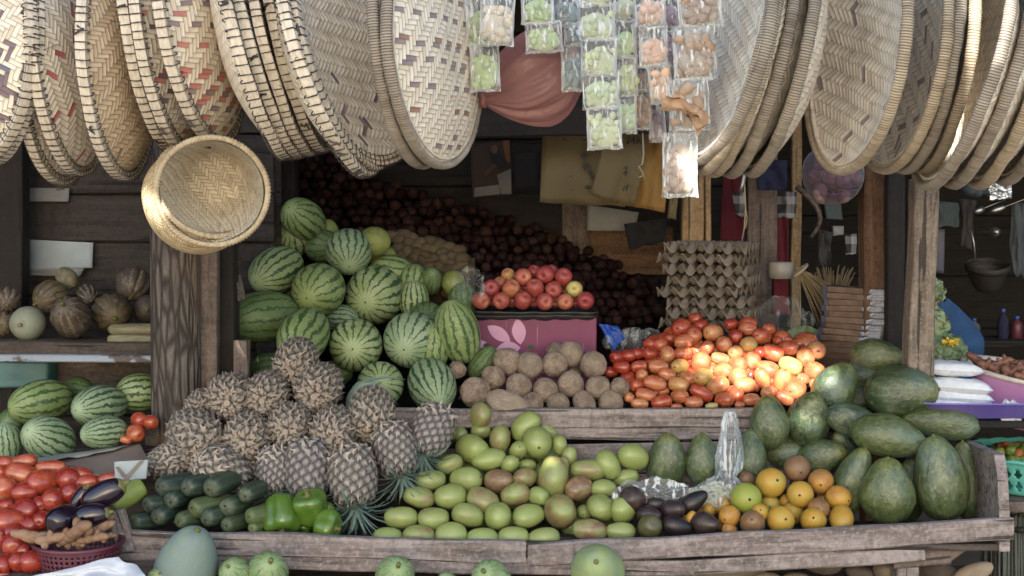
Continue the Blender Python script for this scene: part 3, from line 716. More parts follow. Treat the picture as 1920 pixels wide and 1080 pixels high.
# ================================================================== produce: unit meshes (about 1 wide, 1 long on z)
def lumpy(prof, seed, amp=.02, sc=2., seg=28, lobes=0, la=0., power=1, extra=None):
    def fn(p, a, t):
        k = 1+amp*nz(p, sc, seed)
        if lobes: k *= 1+la*(abs(math.cos(lobes*a/2))**power-.5)*math.sin(PI*min(1, max(0, t)))**.5
        q = Vector((p.x*k, p.y*k, p.z))
        return extra(q, a, t) if extra else q
    return lathe(prof, seg, fn)
def mk(name, mat, *vf):
    m = MB()
    for v, f in vf: m.add(v, f)
    return m.mesh(name, mat)
def disc_cap(r, z, seg=10, h=.02, tip=None):
    return lathe([(r, z-h), (r*.9, z), (r*.3, z+h*.3)], seg)
# watermelon: rind, stalk scar
def melon_mesh(mat, seed): return mk('rind', mat, lumpy(ell(26, .93), seed, .02, 2., 40))
melons = {}
for k, mt in dict(A=MELON_A, B=MELON_B, C=MELON_C, D=MELON_D, O=MELON_O).items():
    rind = melon_mesh(mt, ord(k)); scar = mk('stalk_scar', SCAR, lathe([(.014, .490), (.018, .499), (.012, .505), (.006, .502)], 8))
    melons[k] = [('rind', rind), ('stalk_scar', scar)]
MELON_LOOK = dict(A='bright striped watermelon', B='olive striped watermelon', C='dark netted watermelon', D='pale striped watermelon', O='plain olive watermelon')
def put_melon(kind, x, y, w, h, Y, where, pole=None, group='watermelons piled on the ledge', **k):
    k.setdefault('a', 1.15); M = pose(x, y, w, h, Y, pole=pole, **k)
    spawn(melons[kind], 'watermelon', MELON_LOOK[kind]+' '+where, 'watermelon', group, M)
def MY(y): return 4.66+max(0, (722-y))/310*.52
for a in [
 ('B', 569, 411, 82, 74, 'topmost at the very peak of the heap', (-.35, -.4)),
 ('A', 548, 447, 78, 72, 'just under the peak by the dark post', (.1, -.55)),
 ('D', 654, 472, 86, 88, 'high in the middle of the heap with fine dark stripes', (.1, .6)),
 ('C', 606, 462, 70, 64, 'half hidden behind the high middle one', None),
 ('O', 703, 452, 60, 54, 'at the top beside the potatoes', None),
 ('A', 518, 507, 100, 86, 'with jagged dark stripes near the dark post', (-.45, .3)),
 ('B', 597, 543, 103, 100, 'in the middle tier with a pale blossom end', (-.3, .25)),
 ('A', 703, 553, 112, 110, 'in the middle tier, largest and roundest of the heap', (-.22, .18)),
 ('B', 734, 508, 84, 62, 'tucked behind the largest round one', None),
 ('B', 775, 528, 58, 66, 'behind the largest round one, nearer the potatoes', None),
 ('A', 776, 562, 58, 74, 'squeezed beside the largest round one', None),
 ('C', 806, 528, 46, 60, 'in shadow at the edge of the potatoes', (.2, -.6)),
 ('O', 714, 478, 58, 40, 'peeping between the plain olive one and its neighbour', None),
 ('C', 493, 594, 132, 97, 'lying lengthwise on the box board by the post', (-.85, .1)),
 ('B', 569, 630, 110, 94, 'behind the topmost pineapple', (-.2, .4)),
 ('A', 667, 647, 101, 101, 'showing its star-shaped end at the heart of the heap', (.0, .05)),
 ('D', 772, 637, 110, 105, 'with a whitish blossom end beside the long upright one', (-.2, .25)),
 ('B', 858, 622, 124, 84, 'long and upright leaning on the pink box', 'U'),
 ('D', 810, 722, 108, 90, 'on the front board next to the coconuts', (.25, .4)),
 ('A', 713, 721, 92, 84, 'on the front board with a dry leaf across it', (.1, -.2)),
 ('C', 503, 690, 76, 58, 'low behind the pineapples by the end board', None),
 ('C', 630, 700, 64, 50, 'low behind the pineapples in the middle', None),
 ('C', 905, 680, 72, 46, 'small and lying between coconuts and pink box', 'V'),
 ('D', 642, 598, 62, 54, 'dull and unlit in the gap at the heart of the heap', None),
 ('C', 868, 562, 56, 62, 'in the dark behind the apple tray', None),
 ('O', 616, 436, 40, 50, 'just showing behind the peak', None),
 ('C', 800, 600, 70, 70, 'wedged behind the whitish-ended one', None),
 ('C', 556, 575, 70, 66, 'in shade behind the lengthwise one', None),
 ('B', 812, 652, 64, 92, 'squeezed behind the long upright one', None),
 ('O', 850, 530, 44, 46, 'in the dark below the potatoes', None)]:
    k, x, y, w, h, where, pole = a
    Y = MY(y)+(.13 if where.split()[0] in ('half', 'tucked', 'behind', 'squeezed', 'in', 'dull', 'just', 'wedged', 'peeping', 'low') and k != 'B' or 'tucked' in where or 'behind the largest' in where else 0)
    if 'topmost pineapple' in where: Y = 4.72
    if pole == 'U': put_melon(k, x, y, w, h, 4.78, where, ang=104, a=1.5)
    elif pole == 'V': put_melon(k, x, y, w, h, 4.80, where, ang=50, a=1.5)
    else: put_melon(k, x, y, w, h, Y, where, pole)
for a in [
 ('B', 77, 754, 116, 84, 'farthest along the counter', (-.7, .1), 4.62), ('D', 187, 762, 120, 80, 'with a starry end in the middle of the counter', (-.5, .0), 4.55),
 ('A', 261, 736, 84, 74, 'against the bark post', None, 4.66), ('D', 92, 823, 112, 84, 'with its starry end turned up over the tomatoes', (-.35, -.4), 4.40),
 ('D', 196, 811, 104, 62, 'lying low on the cardboard', (-.75, .0), 4.42), ('D', 12, 830, 62, 78, 'at the outer end of the front row', None, 4.42),
 ('C', 147, 728, 56, 44, 'peeping over the middle ones', None, 4.78), ('C', 22, 790, 50, 50, 'in the dark behind the front row', None, 4.6)]:
    k, x, y, w, h, where, pole, Y = a
    put_melon(k, x, y, w, h, Y, where, pole, 'watermelons on the side counter')

# pineapple
def pineapple_mesh():
    prof = smoothprof([(.04, -.5), (.27, -.485), (.42, -.38), (.5, -.12), (.485, .15), (.41, .38), (.24, .485), (.04, .5)], 84)
    v, f = lathe(prof, 96); V = np.array(v)
    ne = 140; E = []
    zs = np.array([p[1] for p in prof]); rs = np.array([p[0] for p in prof])
    # equal-area placing on a golden spiral
    dz = np.hypot(np.diff(zs), np.diff(rs)); ar = np.concatenate([[0], np.cumsum(dz*(rs[1:]+rs[:-1])/2)]); ar /= ar[-1]
    for k in range(ne):
        t = (k+.5)/ne; z = np.interp(t, ar, zs); r = np.interp(t, ar, rs); a = k*2.399963
        E.append((r*math.cos(a), r*math.sin(a), z*1.25))
    E = np.array(E); Q = V*np.array([1, 1, 1.25])
    D = np.sqrt(((Q[:, None, :]-E[None])**2).sum(2)); D.sort(1)
    h = np.clip((D[:, 1]-D[:, 0])/.10, 0, 1); eye = h**.6
    n = V*np.array([1, 1, 1.0]); ln = np.linalg.norm(n, axis=1, keepdims=True); n = n/np.maximum(ln, 1e-6)
    V2 = V+n*((np.minimum(h, .45)-.3)*.075+np.clip(.03-D[:, :1].T[0], 0, .03)*.6)[:, None]
    m = MB().add(V2.tolist(), f); me = m.mesh('rind', PINE)
    at = me.attributes.new('eye', 'FLOAT', 'POINT'); at.data.foreach_set('value', (eye*.95).astype(np.float32))
    # dry bracts: one small pointed blade on every eye, aimed at the crown (+z), longer near the base
    b = MB(); r = random.Random(3)
    for e, dup_ in [(e, 0) for e in E]+[(e, 1) for e in E if e[2] < -.1]:
        p = Vector((e[0], e[1], e[2]/1.25)); o = Vector((p.x, p.y, p.z*.6)).normalized()
        up = (Vector((0, 0, 1))-o*o.z); up = up.normalized() if up.length > .2 else Vector((math.cos(r.random()*6), math.sin(r.random()*6), 0))
        sd = o.cross(up); base = p.z < -.2
        L = r.uniform(.08, .15)*(1.1 if base else .75); wd = r.uniform(.015, .028)*(1.5 if base else .65); rt = r.uniform(-.7, .7)*(1.3 if base else .5)*(1+2*dup_); up, sd = up*math.cos(rt)+sd*math.sin(rt), sd*math.cos(rt)-up*math.sin(rt)
        tw = sd*r.uniform(-.03, .03)
        c = p+o*.004
        A = [c-sd*wd-up*.03, c+sd*wd-up*.03, c+up*L*.45+sd*wd*.7+o*.03+tw, c+up*L*.45-sd*wd*.7+o*.03+tw, c+up*L+o*(r.uniform(.0, .09) if base else r.uniform(.03, .08))+tw*2]
        b.add(A, [(0, 1, 2, 3), (3, 2, 4)])
    for k in range(26):                                             # ragged dry rosette round the cut stalk
        a = k*2.4; rr = r.uniform(.06, .22); d = Vector((math.cos(a), math.sin(a), 0)); s_ = Vector((-d.y, d.x, 0))
        c = Vector((d.x*rr, d.y*rr, -.49+rr*.12)); L = r.uniform(.09, .17)
        b.add([c-s_*.035, c+s_*.035, c+d*L*.5+s_*.03+Vector((0, 0, -.045)), c+d*L*.5-s_*.03+Vector((0, 0, -.045)), c+d*L+Vector((0, 0, r.uniform(-.06, .02)))], [(0, 1, 2, 3), (3, 2, 4)])
    b.add(*lathe([(.07, -.52), (.075, -.48), (.05, -.46)], 10))
    bm = b.mesh('dry_bracts', BRACT, False)
    # crown
    c = MB()
    for k in range(46):
        a = k*2.399963; lv = k/46; el = math.radians(12+62*lv); L = (.85-.25*lv)*r.uniform(.8, 1.1); wd = .055*(1.1-.4*lv); bend = r.uniform(.35, .7)*(1-lv*.6)
        pts = []; ns = 6
        d = Vector((math.cos(a), math.sin(a), 0)); s_ = Vector((-d.y, d.x, 0)); q = Vector((d.x*.08, d.y*.08, .47+.08*lv)); an = el
        for j in range(ns+1):
            t = j/ns; w_ = wd*(1-t**1.8)+.002
            pts += [q-s_*w_+Vector((0, 0, .02*(1-t))), q-Vector((0, 0, .012)), q+s_*w_+Vector((0, 0, .02*(1-t)))]
            q = q+(d*math.cos(an)+Vector((0, 0, math.sin(an))))*(L/ns); an -= bend/ns*1.9
        b0 = len(c.v); c.v += [tuple(x) for x in pts]
        for j in range(ns):
            for i in (0, 1): c.f.append((b0+j*3+i, b0+j*3+i+1, b0+j*3+i+4, b0+j*3+i+3))
    return me, bm, c.mesh('leaf_crown', CROWN)
prind, pbract, pcrown = pineapple_mesh()
def put_pine(x, y, w, h, Y, axis, where, crown=True, tone=0., elong=1.22):
    """axis: direction in which the crown points (x right, away, up)"""
    s = Y/F*1.002; d = (w+h)/2 if abs(axis[1]) > .7 else min(w, h)
    M = Matrix.Translation(P(x, y, Y)) @ frame(axis, random.uniform(0, 6)) @ Matrix.Diagonal((d*s, d*s, d*s*elong, 1))
    spawn([('rind', prind), ('dry_bracts', pbract)]+([('leaf_crown', pcrown)] if crown else []), 'pineapple', 'pineapple '+where, 'pineapple', 'pineapples heaped in the tray', M, tone=tone)
def PY(y): return 4.18+max(0, (900-y))/225*.36
for x, y, w, h, ax, where, cr, tn in [
 (556, 677, 78, 82, (.05, .85, .3), 'on the very top of the heap against the melons', True, 0),
 (430, 743, 84, 84, (-.1, .95, .1), 'high by the bark post, its dry base facing out', True, 0),
 (380, 762, 66, 64, (-.2, .9, .1), 'half hidden against the bark post', True, 0),
 (502, 738, 82, 80, (.05, .95, .15), 'in the upper tier between two round grey ones', True, 0),
 (598, 726, 86, 88, (.05, .95, .2), 'in the upper tier under the striped melons', True, 0),
 (698, 778, 82, 94, (-.1, .8, .6), 'with wilted leaves behind it, leaning on the ledge', True, 0),
 (367, 820, 102, 94, (-.55, .75, .25), 'with pale spiky bracts, largest by the bark post', True, 0),
 (464, 818, 88, 86, (0, .97, .1), 'in the middle tier with a tuft of dry fibres hanging from its base', True, 0),
 (545, 797, 82, 80, (.05, .95, .1), 'in the middle tier with a star of white bracts', True, 0),
 (626, 807, 82, 90, (.05, .93, .2), 'in the middle tier with a tan base', True, 0),
 (316, 866, 80, 68, (-.75, .5, -.3), 'at the low end behind the cucumbers', False, 0),
 (413, 882, 104, 86, (.75, .4, -.45), 'lying slanted behind the row of cucumbers', False, .2),
 (577, 878, 88, 100, (.05, -.25, -.95), 'with a dark purplish rind above the green peppers', True, .6),
 (661, 892, 92, 112, (.12, -.3, -.92), 'standing upside down with its crown on the tray floor', True, .3),
 (516, 878, 68, 92, (.1, -.1, -.95), 'dark and narrow behind the peppers', True, .5),
 (741, 842, 80, 98, (.25, -.25, -.9), 'leaning beside the mango heap, crown down', True, .4),
 (810, 806, 80, 82, (-.3, -.35, -.85), 'dark-netted one against the ledge, crown down behind the mangoes', True, .5),
 (681, 830, 56, 52, (.1, .9, -.2), 'in the gap at the middle of the heap', False, 0),
 (470, 880, 60, 70, (.2, .6, -.7), 'in the dark gap behind the cucumbers', False, .5)]:
    yo = 0
    if 'half hidden' in where or 'gap' in where: yo = .1
    put_pine(x, y, w, h, PY(y)+yo, ax, where, cr and ax[1] < 0, tn)

# mangoes
def mango_mesh(seed):
    pr = smoothprof([(.02, -.5), (.2, -.475), (.36, -.37), (.475, -.14), (.5, .07), (.43, .3), (.27, .445), (.1, .497), (.02, .5)], 24)
    def ex(q, a, t): return Vector((q.x*1.0+.09*math.sin(PI*t)*(1 if seed != 2 else -.6), q.y*.90, q.z))
    body = mk('skin', MANGO, lumpy(pr, seed, .09, 1.6, 30, extra=ex))
    st = mk('stalk_scar', SCAR, lathe([(.035, .478), (.045, .497), (.03, .512), (.012, .506)], 8))
    return [('skin', body), ('stalk_scar', st)]
mangos = [mango_mesh(s) for s in (1, 2, 3, 4, 5)]
MROWS = [ # rows from the front board upwards: x,y,w,h(,ang),tone ; pixels of crop (660,720) at 3x
 ('front row', [(200, 860, 162, 132, 0, .1), (375, 856, 178, 136, 0, .42), (558, 858, 176, 138, 0, .08), (735, 866, 174, 132, 0, .05), (908, 860, 170, 138, 0, .08), (1080, 866, 174, 142, 8, .2), (1338, 820, 190, 130, -8, .5), (1512, 825, 160, 112, 0, .3)]),
 ('second row', [(275, 750, 185, 136, 0, .3), (458, 750, 172, 132, 0, .34), (650, 745, 176, 142, -15, .3), (820, 752, 158, 156, 50, .08), (995, 745, 172, 146, 10, .15), (1180, 732, 192, 200, 80, .48), (1300, 718, 90, 90, 0, .2), (1410, 705, 165, 160, -40, .25), (1520, 715, 152, 162, -60, .02)]),
 ('third row', [(375, 640, 175, 132, -15, .36), (553, 630, 175, 146, 0, .18), (740, 650, 182, 150, -25, .5), (920, 630, 166, 132, 15, .58), (1050, 640, 120, 108, 0, .1), (1280, 597, 156, 132, 12, .74), (1415, 590, 142, 112, 0, .1)]),
 ('fourth row', [(440, 535, 168, 126, 0, .22), (640, 530, 176, 150, 10, .22), (825, 540, 162, 136, 0, .62), (970, 530, 132, 118, 0, .52), (1120, 530, 176, 240, 82, .45), (1195, 470, 62, 122, 90, .5), (1330, 480, 196, 132, 0, .45), (1440, 455, 140, 172, 120, .18), (1575, 420, 176, 146, -20, .14), (1540, 530, 142, 92, 15, .18)]),
 ('fifth row', [(545, 450, 156, 118, 20, .36), (770, 420, 190, 126, 8, .12), (895, 455, 112, 96, 60, .14), (985, 455, 98, 76, 0, .24), (930, 380, 104, 112, 70, .25), (1225, 410, 82, 112, 80, .3), (1165, 345, 92, 112, 100, .2)]),
 ('sixth row', [(670, 358, 186, 174, 0, .1), (835, 312, 126, 156, 82, .48), (1050, 340, 176, 176, -50, .22), (1105, 262, 110, 78, -30, .12)]),
 ('top of the heap', [(610, 280, 96, 94, 0, .36), (725, 272, 112, 92, 0, .4), (840, 235, 118, 76, 30, .15), (982, 245, 140, 185, 50, .05), (716, 178, 120, 148, 88, .42)])]
def GY(y): return 4.09+max(0, (1005-y))/225*.40
def mtone(t): return 'green' if t < .13 else 'pale green' if t < .26 else 'olive' if t < .42 else 'brownish' if t < .6 else 'dark reddish-brown' if t < .7 else 'tan orange'
for row, lst in MROWS:
    for i, (x, y, w, h, a, t) in enumerate(sorted(lst)):
        X, Yp = 660+x/3, 720+y/3; big = ' big' if h > 190 else ''
        w *= 1.05; h *= 1.05; M = pose(X, Yp, w/3, h/3, GY(Yp)+(.05 if min(w, h) < 100 and row != 'front row' else 0), 1.22, ang=a if w >= h else None) if a in (0,) or w >= h else pose(X, Yp, max(w, h)/3, min(w, h)/3, GY(Yp), 1.22, ang=a)
        where = f'{ORD[i]} from the left in the {row} of the mango heap' if row != 'top of the heap' else f'{ORD[i]} from the left at the top of the mango heap'
        spawn(mangos[(i*2+len(row)) % 5], 'mango', f'{mtone(t)}{big} mango, {where}', 'mango', 'mangoes heaped in the tray', M, tone=t)
# hidden second layer that carries the heap
for i in range(26):
    y = random.uniform(840, 985); x = random.uniform(720+max(0, 985-y)*.55, 1150-max(0, 930-y)*.9)
    M = pose(x, y, 56, 46, GY(y)+.115, 1.25)
    spawn(mangos[i % 3], 'mango', 'green mango buried in the dark inside the mango heap', 'mango', 'mangoes buried inside the heap', M, tone=random.uniform(.1, .4))

# coconuts
def coco_mesh(seed, hairy=0):
    pr = smoothprof([(.02, -.5), (.24, -.46), (.43, -.3), (.5, 0), (.44, .28), (.25, .455), (.02, .5)], 24)
    def ex(q, a, t): return q*(1+.02*math.cos(3*a))
    pts = [('shell', mk('shell', COCO, lumpy(pr, seed, .09, 2.6, 30, extra=ex)))]
    if not hairy:
        eyes = MB()
        for k, a in enumerate((.3, 2.4, 4.5)):
            s0 = len(eyes.v); eyes.add(*lathe([(.065, -.014), (.068, .003), (.04, .006), (.015, .0)], 10))
            d = Vector((math.cos(a)*.34, math.sin(a)*.34, .93)).normalized(); eyes.xf(Matrix.Translation(d*.497) @ frame(d), s0)
        pts.append(('eye_marks', eyes.mesh('eye_marks', EYEM)))
    fb = MB(); r = random.Random(seed)
    for k in range(60 if hairy else 40):
        d = Vector((r.gauss(0, 1), r.gauss(0, 1), r.gauss(0, .8))).normalized(); t = Vector((r.gauss(0, .35), r.gauss(0, .35), 1)); t = (t-d*d.dot(t)).normalized()
        L = r.uniform(.2, .6); lift = r.uniform(.0, .12)*(1.4 if hairy else 1); path = []
        for j in range(6):
            u = j/5; q = (d+t*(L*u)).normalized()*(.505+lift*u*u+.004); path.append(q+Vector((0, 0, (.25*u*u*hairy))))
        fb.add(*tube(path, .010, 3, lambda u: 1.1-.8*u))
    pts.append(('husk_fibres', fb.mesh('husk_fibres', FIBRE)))
    return pts
cocos = [coco_mesh(1), coco_mesh(2), coco_mesh(3, 1)]
CROWS = [('front row', [(120, 930, 146, 132, 0, 0), (265, 990, 205, 120, 2, .6), (375, 978, 104, 70, 0, 0), (485, 982, 112, 76, 0, .2), (600, 977, 114, 80, 1, .2), (715, 975, 122, 74, 2, .3), (755, 907, 86, 92, 1, 0)]),
 ('second row', [(40, 830, 84, 74, 1, 0), (200, 865, 106, 102, 0, 0), (310, 900, 126, 104, 1, .1), (430, 920, 116, 106, 0, .1), (540, 892, 116, 122, 1, .15), (660, 908, 112, 106, 1, .15)]),
 ('top row', [(260, 792, 122, 126, 1, .25), (358, 810, 116, 118, 2, .4), (470, 806, 116, 112, 0, .15), (540, 760, 116, 112, 0, .35), (470, 750, 90, 56, 1, .15), (560, 842, 70, 50, 1, 0), (640, 806, 122, 112, 0, .3)])]
for row, lst in CROWS:
    for i, (x, y, w, h, kd, t) in enumerate(sorted(lst)):
        X, Yp = 840+x/2.348, 340+y/2.348; Y = 4.60+max(0, 760-Yp)/100*.17
        if h < 62: Y += .09
        if kd == 2 and w > 150: M = pose(X, Yp, w/2.348, h/2.348, 4.53, 1.6, ang=-25, flip=1)
        else:
            M = pose(X, Yp, w/2.348, max(h, w*.82)/2.348, Y, 1.1, pole=(random.uniform(-.4, .4), random.uniform(-.1, .5)))
        look = ['bare brown coconut', 'fibrous brown coconut', 'shaggy pale coconut'][kd]
        spawn(cocos[kd], 'coconut', f'{look}, {ORD[i]} from the left in the coconut {row}', 'coconut', 'coconuts heaped on the ledge', M, tone=t)

# tomatoes
def tom_mesh(seed, long=1):
    pr = smoothprof([(.02, -.49), (.2, -.48), (.40, -.36), (.5, -.05), (.47, .22), (.33, .42), (.15, .485), (.02, .47)], 20)
    body = mk('skin', TOMATO, lumpy(pr, seed, .05, 1.7, 24, 4, .03)); st = mk('stalk_scar', SCAR, lathe([(.04, .462), (.045, .485), (.015, .482)], 7))
    return [('skin', body), ('stalk_scar', st)]
toms = [tom_mesh(s) for s in range(4)]
def tword(t): return 'deep red' if t < .2 else 'red' if t < .4 else 'orange-red' if t < .6 else 'orange' if t < .78 else 'half-ripe yellow' if t < .93 else 'unripe greenish'
def put_tom(x, y, w, h, Y, ang, t, place, group):
    if min(w, h) < 12: return
    if abs(w-h) > 4: M = pose(x, y, max(w, h), min(w, h), Y, 1.35, ang=ang if (ang is not None or w >= h) else 90)
    else: M = pose(x, y, w, h, Y, 1.2)
    spawn(random.choice(toms), 'tomato', f'{tword(t)} plum tomato in the {place}', 'tomato', group.replace('tomatoes', tword(t)+' tomatoes'), M, tone=t)
# (x,y,w,h,ang,tone) in the 4.364x crop at (1120,560)
TOMS = [(690, 240, 170, 160, None, .25), (800, 165, 110, 100, None, .25), (850, 220, 120, 110, None, .2), (945, 280, 165, 150, 40, .62), (790, 310, 140, 150, 110, .42), (705, 350, 165, 120, None, .45), (1095, 210, 120, 100, None, .22), (1130, 310, 120, 120, None, .12), (1235, 205, 140, 110, 0, .3), (1230, 250, 150, 115, None, .45), (1345, 310, 160, 140, -20, .42), (1405, 250, 110, 100, None, .42), (1475, 345, 90, 80, None, .3), (1565, 405, 160, 130, None, .42), (1790, 425, 160, 160, 90, .6), (1705, 480, 150, 160, 110, .5), (1035, 375, 140, 140, None, .58), (900, 400, 120, 115, None, .42), (1240, 375, 145, 130, None, .82), (1435, 445, 180, 140, -20, .38), (1130, 440, 130, 120, None, .62), (705, 450, 165, 115, None, .42), (800, 430, 90, 70, None, .55), (575, 455, 120, 130, 90, .62), (1005, 490, 160, 100, -15, .62), (1270, 510, 140, 140, 80, .5), (850, 520, 165, 175, 80, .55), (675, 555, 150, 130, None, .84), (1580, 550, 185, 150, -20, .97), (1150, 535, 150, 130, None, .55), (1390, 580, 190, 145, -10, .6), (1025, 590, 150, 130, 20, .55), (1150, 640, 160, 165, 60, .58), (1240, 610, 80, 90, None, .4), (1350, 650, 130, 175, 110, .6), (1515, 665, 145, 190, 80, .65), (1775, 590, 160, 150, None, .58), (865, 640, 165, 150, -40, .82), (500, 560, 170, 115, None, .55), (570, 620, 150, 110, -20, .5), (735, 650, 130, 120, None, .52), (985, 715, 190, 150, 35, .66), (1205, 705, 190, 135, -5, .66), (665, 705, 165, 130, None, .74), (470, 695, 200, 125, -15, .48), (850, 775, 210, 125, -30, .3), (1125, 780, 150, 130, -30, .32), (1400, 770, 130, 120, 70, .6), (1615, 740, 195, 185, None, .5), (1680, 660, 110, 100, None, .6), (1775, 690, 90, 100, None, .6), (1535, 815, 150, 110, -30, .5), (1290, 720, 80, 90, None, .35), (675, 800, 140, 120, None, .48), (395, 790, 175, 110, -15, .52), (345, 860, 150, 90, -8, .56), (525, 850, 180, 120, 15, .3), (790, 850, 155, 110, None, .52), (1040, 830, 150, 125, None, .46), (1260, 830, 145, 110, None, .46), (935, 880, 110, 60, None, 1.), (650, 885, 100, 55, None, .42), (1165, 870, 90, 60, None, .52), (535, 760, 120, 80, None, .4), (365, 630, 105, 110, None, .6), (260, 810, 90, 90, None, .58), (340, 555, 140, 100, None, .3), (320, 710, 120, 110, None, .32), (430, 370, 110, 100, None, .2), (430, 450, 120, 110, None, .15), (245, 470, 140, 110, None, .1), (330, 450, 110, 100, None, .12), (160, 480, 120, 110, None, .1), (200, 560, 140, 110, None, .12), (110, 600, 120, 90, None, .15), (250, 630, 120, 90, None, .2), (520, 380, 120, 110, None, .4), (580, 330, 110, 90, None, .35), (640, 310, 90, 80, None, .3), (1580, 640, 90, 80, None, .5), (1440, 690, 70, 80, None, .4), (1340, 440, 110, 100, None, .2), (960, 420, 70, 70, None, .4), (1640, 370, 120, 90, None, .4), (1560, 340, 90, 70, None, .35), (740, 500, 90, 80, None, .3), (980, 620, 90, 80, None, .4)]
for x, y, w, h, a, t in TOMS:
    X, Yp = 1120+x/4.364, 560+y/4.364; Y = 4.585+max(0, 765-Yp)/165*.34
    if min(w, h) <= 92 and Yp < 745: Y += .04
    put_tom(X, Yp, w/4.364, h/4.364, Y, a, t, 'heap on the ledge below the egg trays', 'tomatoes heaped on the ledge')
for i in range(46):
    Yp = random.uniform(625, 750); X = random.uniform(1170+max(0, 690-Yp)*1.2, 1545)
    put_tom(X, Yp, 40, 35, 4.585+(765-Yp)/165*.34+.065, None, random.choice((.2, .3, .45)), 'shadowed inside of the ledge heap', 'tomatoes inside the ledge heap')
# side counter tomatoes (2.454x crop at (0,640))
TOML = [(25, 680, 105, 112, None, .5), (95, 612, 135, 98, -15, .5), (110, 555, 112, 64, 10, .52), (195, 650, 128, 112, 0, .45), (312, 632, 112, 102, 0, .18), (115, 697, 117, 88, 0, .22), (250, 730, 102, 102, None, .38), (330, 705, 88, 98, None, .2), (25, 755, 76, 64, None, .2), (120, 777, 118, 92, 0, .15), (185, 752, 76, 74, None, .12), (40, 830, 134, 104, 0, .42), (195, 825, 80, 80, None, .1), (135, 845, 84, 66, None, .1), (65, 935, 114, 112, None, .08), (0, 915, 50, 94, None, .1), (15, 1025, 76, 80, None, .12), (80, 1020, 72, 84, None, .1), (155, 1012, 112, 94, None, .12), (390, 650, 114, 66, 10, .42), (235, 582, 132, 64, 0, .45), (370, 612, 104, 64, -10, .4), (495, 632, 112, 50, 10, .42), (5, 602, 60, 60, None, .4), (290, 800, 90, 80, None, .12), (5, 1075, 80, 60, None, .1), (100, 960, 80, 60, None, .1), (60, 880, 90, 70, None, .2), (420, 700, 80, 70, None, .3), (20, 560, 80, 60, None, .5)]
for x, y, w, h, a, t in TOML:
    X, Yp = x/2.454, 640+y/2.454
    put_tom(X, Yp, w/2.2, h/2.2, 3.84+max(0, 1060-Yp)/200*.38, a, max(.05, t-.16), 'heap at the front of the side counter', 'tomatoes on the side counter')
for x, y, w, h, t in [(640, 362, 84, 74, .35), (690, 372, 82, 68, .3), (625, 422, 92, 82, .45), (580, 452, 56, 40, .42)]:
    put_tom(x/2.454, 640+y/2.454, w/2.454, h/2.454, 4.44-(y-360)/90*.05, None, t, 'small cluster between melons and bark post', 'tomatoes beside the bark post')

# apples on their tray
def apple_mesh(s):
    pr = smoothprof([(.02, -.40), (.14, -.45), (.30, -.44), (.45, -.26), (.5, .04), (.44, .3), (.28, .44), (.12, .43), (.03, .36)], 22)
    body = mk('skin', APPLE, lumpy(pr, s, .03, 1.5, 26, 5, .02)); st = mk('stalk', STEM, tube([(0, 0, .34), (.012, .01, .43), (.04, .02, .52)], .014, 5))
    return [('skin', body), ('stalk', st)]
apples = [apple_mesh(1), apple_mesh(2)]
AROWS = [('bottom row', 4.99, [(145, 525, 76, .45), (235, 525, 76, .3), (330, 525, 76, .2), (425, 530, 76, .25), (515, 530, 73, .45), (605, 524, 78, .05)]),
 ('back of the bottom row', 5.05, [(190, 522, 60, .3), (282, 526, 60, .3), (375, 526, 60, .3), (470, 528, 60, .4), (560, 528, 60, .3)]),
 ('middle row', 5.02, [(190, 470, 76, .12), (278, 472, 76, .5), (383, 470, 79, .25), (466, 476, 75, .3), (557, 475, 73, .98)]),
 ('back of the middle row', 5.09, [(232, 452, 62, .5), (330, 480, 60, .2), (424, 466, 60, .3), (512, 480, 50, .5)]),
 ('top row', 5.05, [(330, 422, 79, .4), (430, 410, 79, .15), (508, 423, 79, .12)]),
 ('back of the top row', 5.11, [(265, 414, 60, .75), (378, 402, 62, .2), (455, 396, 62, .15)])]
for row, Y, lst in AROWS:
    for i, (x, y, d, t) in enumerate(lst):
        X, Yp = 840+x/2.348, 340+y/2.348
        col = 'yellow-green' if t > .9 else 'yellowish red' if t > .42 else 'red streaked' if t > .16 else 'deep red'
        spawn(apples[i % 2], 'apple', f'{col} apple, {ORD[i]} from the left in the {row}', 'apple', 'apples piled on the tray', pose(X, Yp, d/2.348, d/2.348, Y, 1.0, pole=(random.uniform(-.5, .5), random.uniform(-.9, .2))), tone=t)

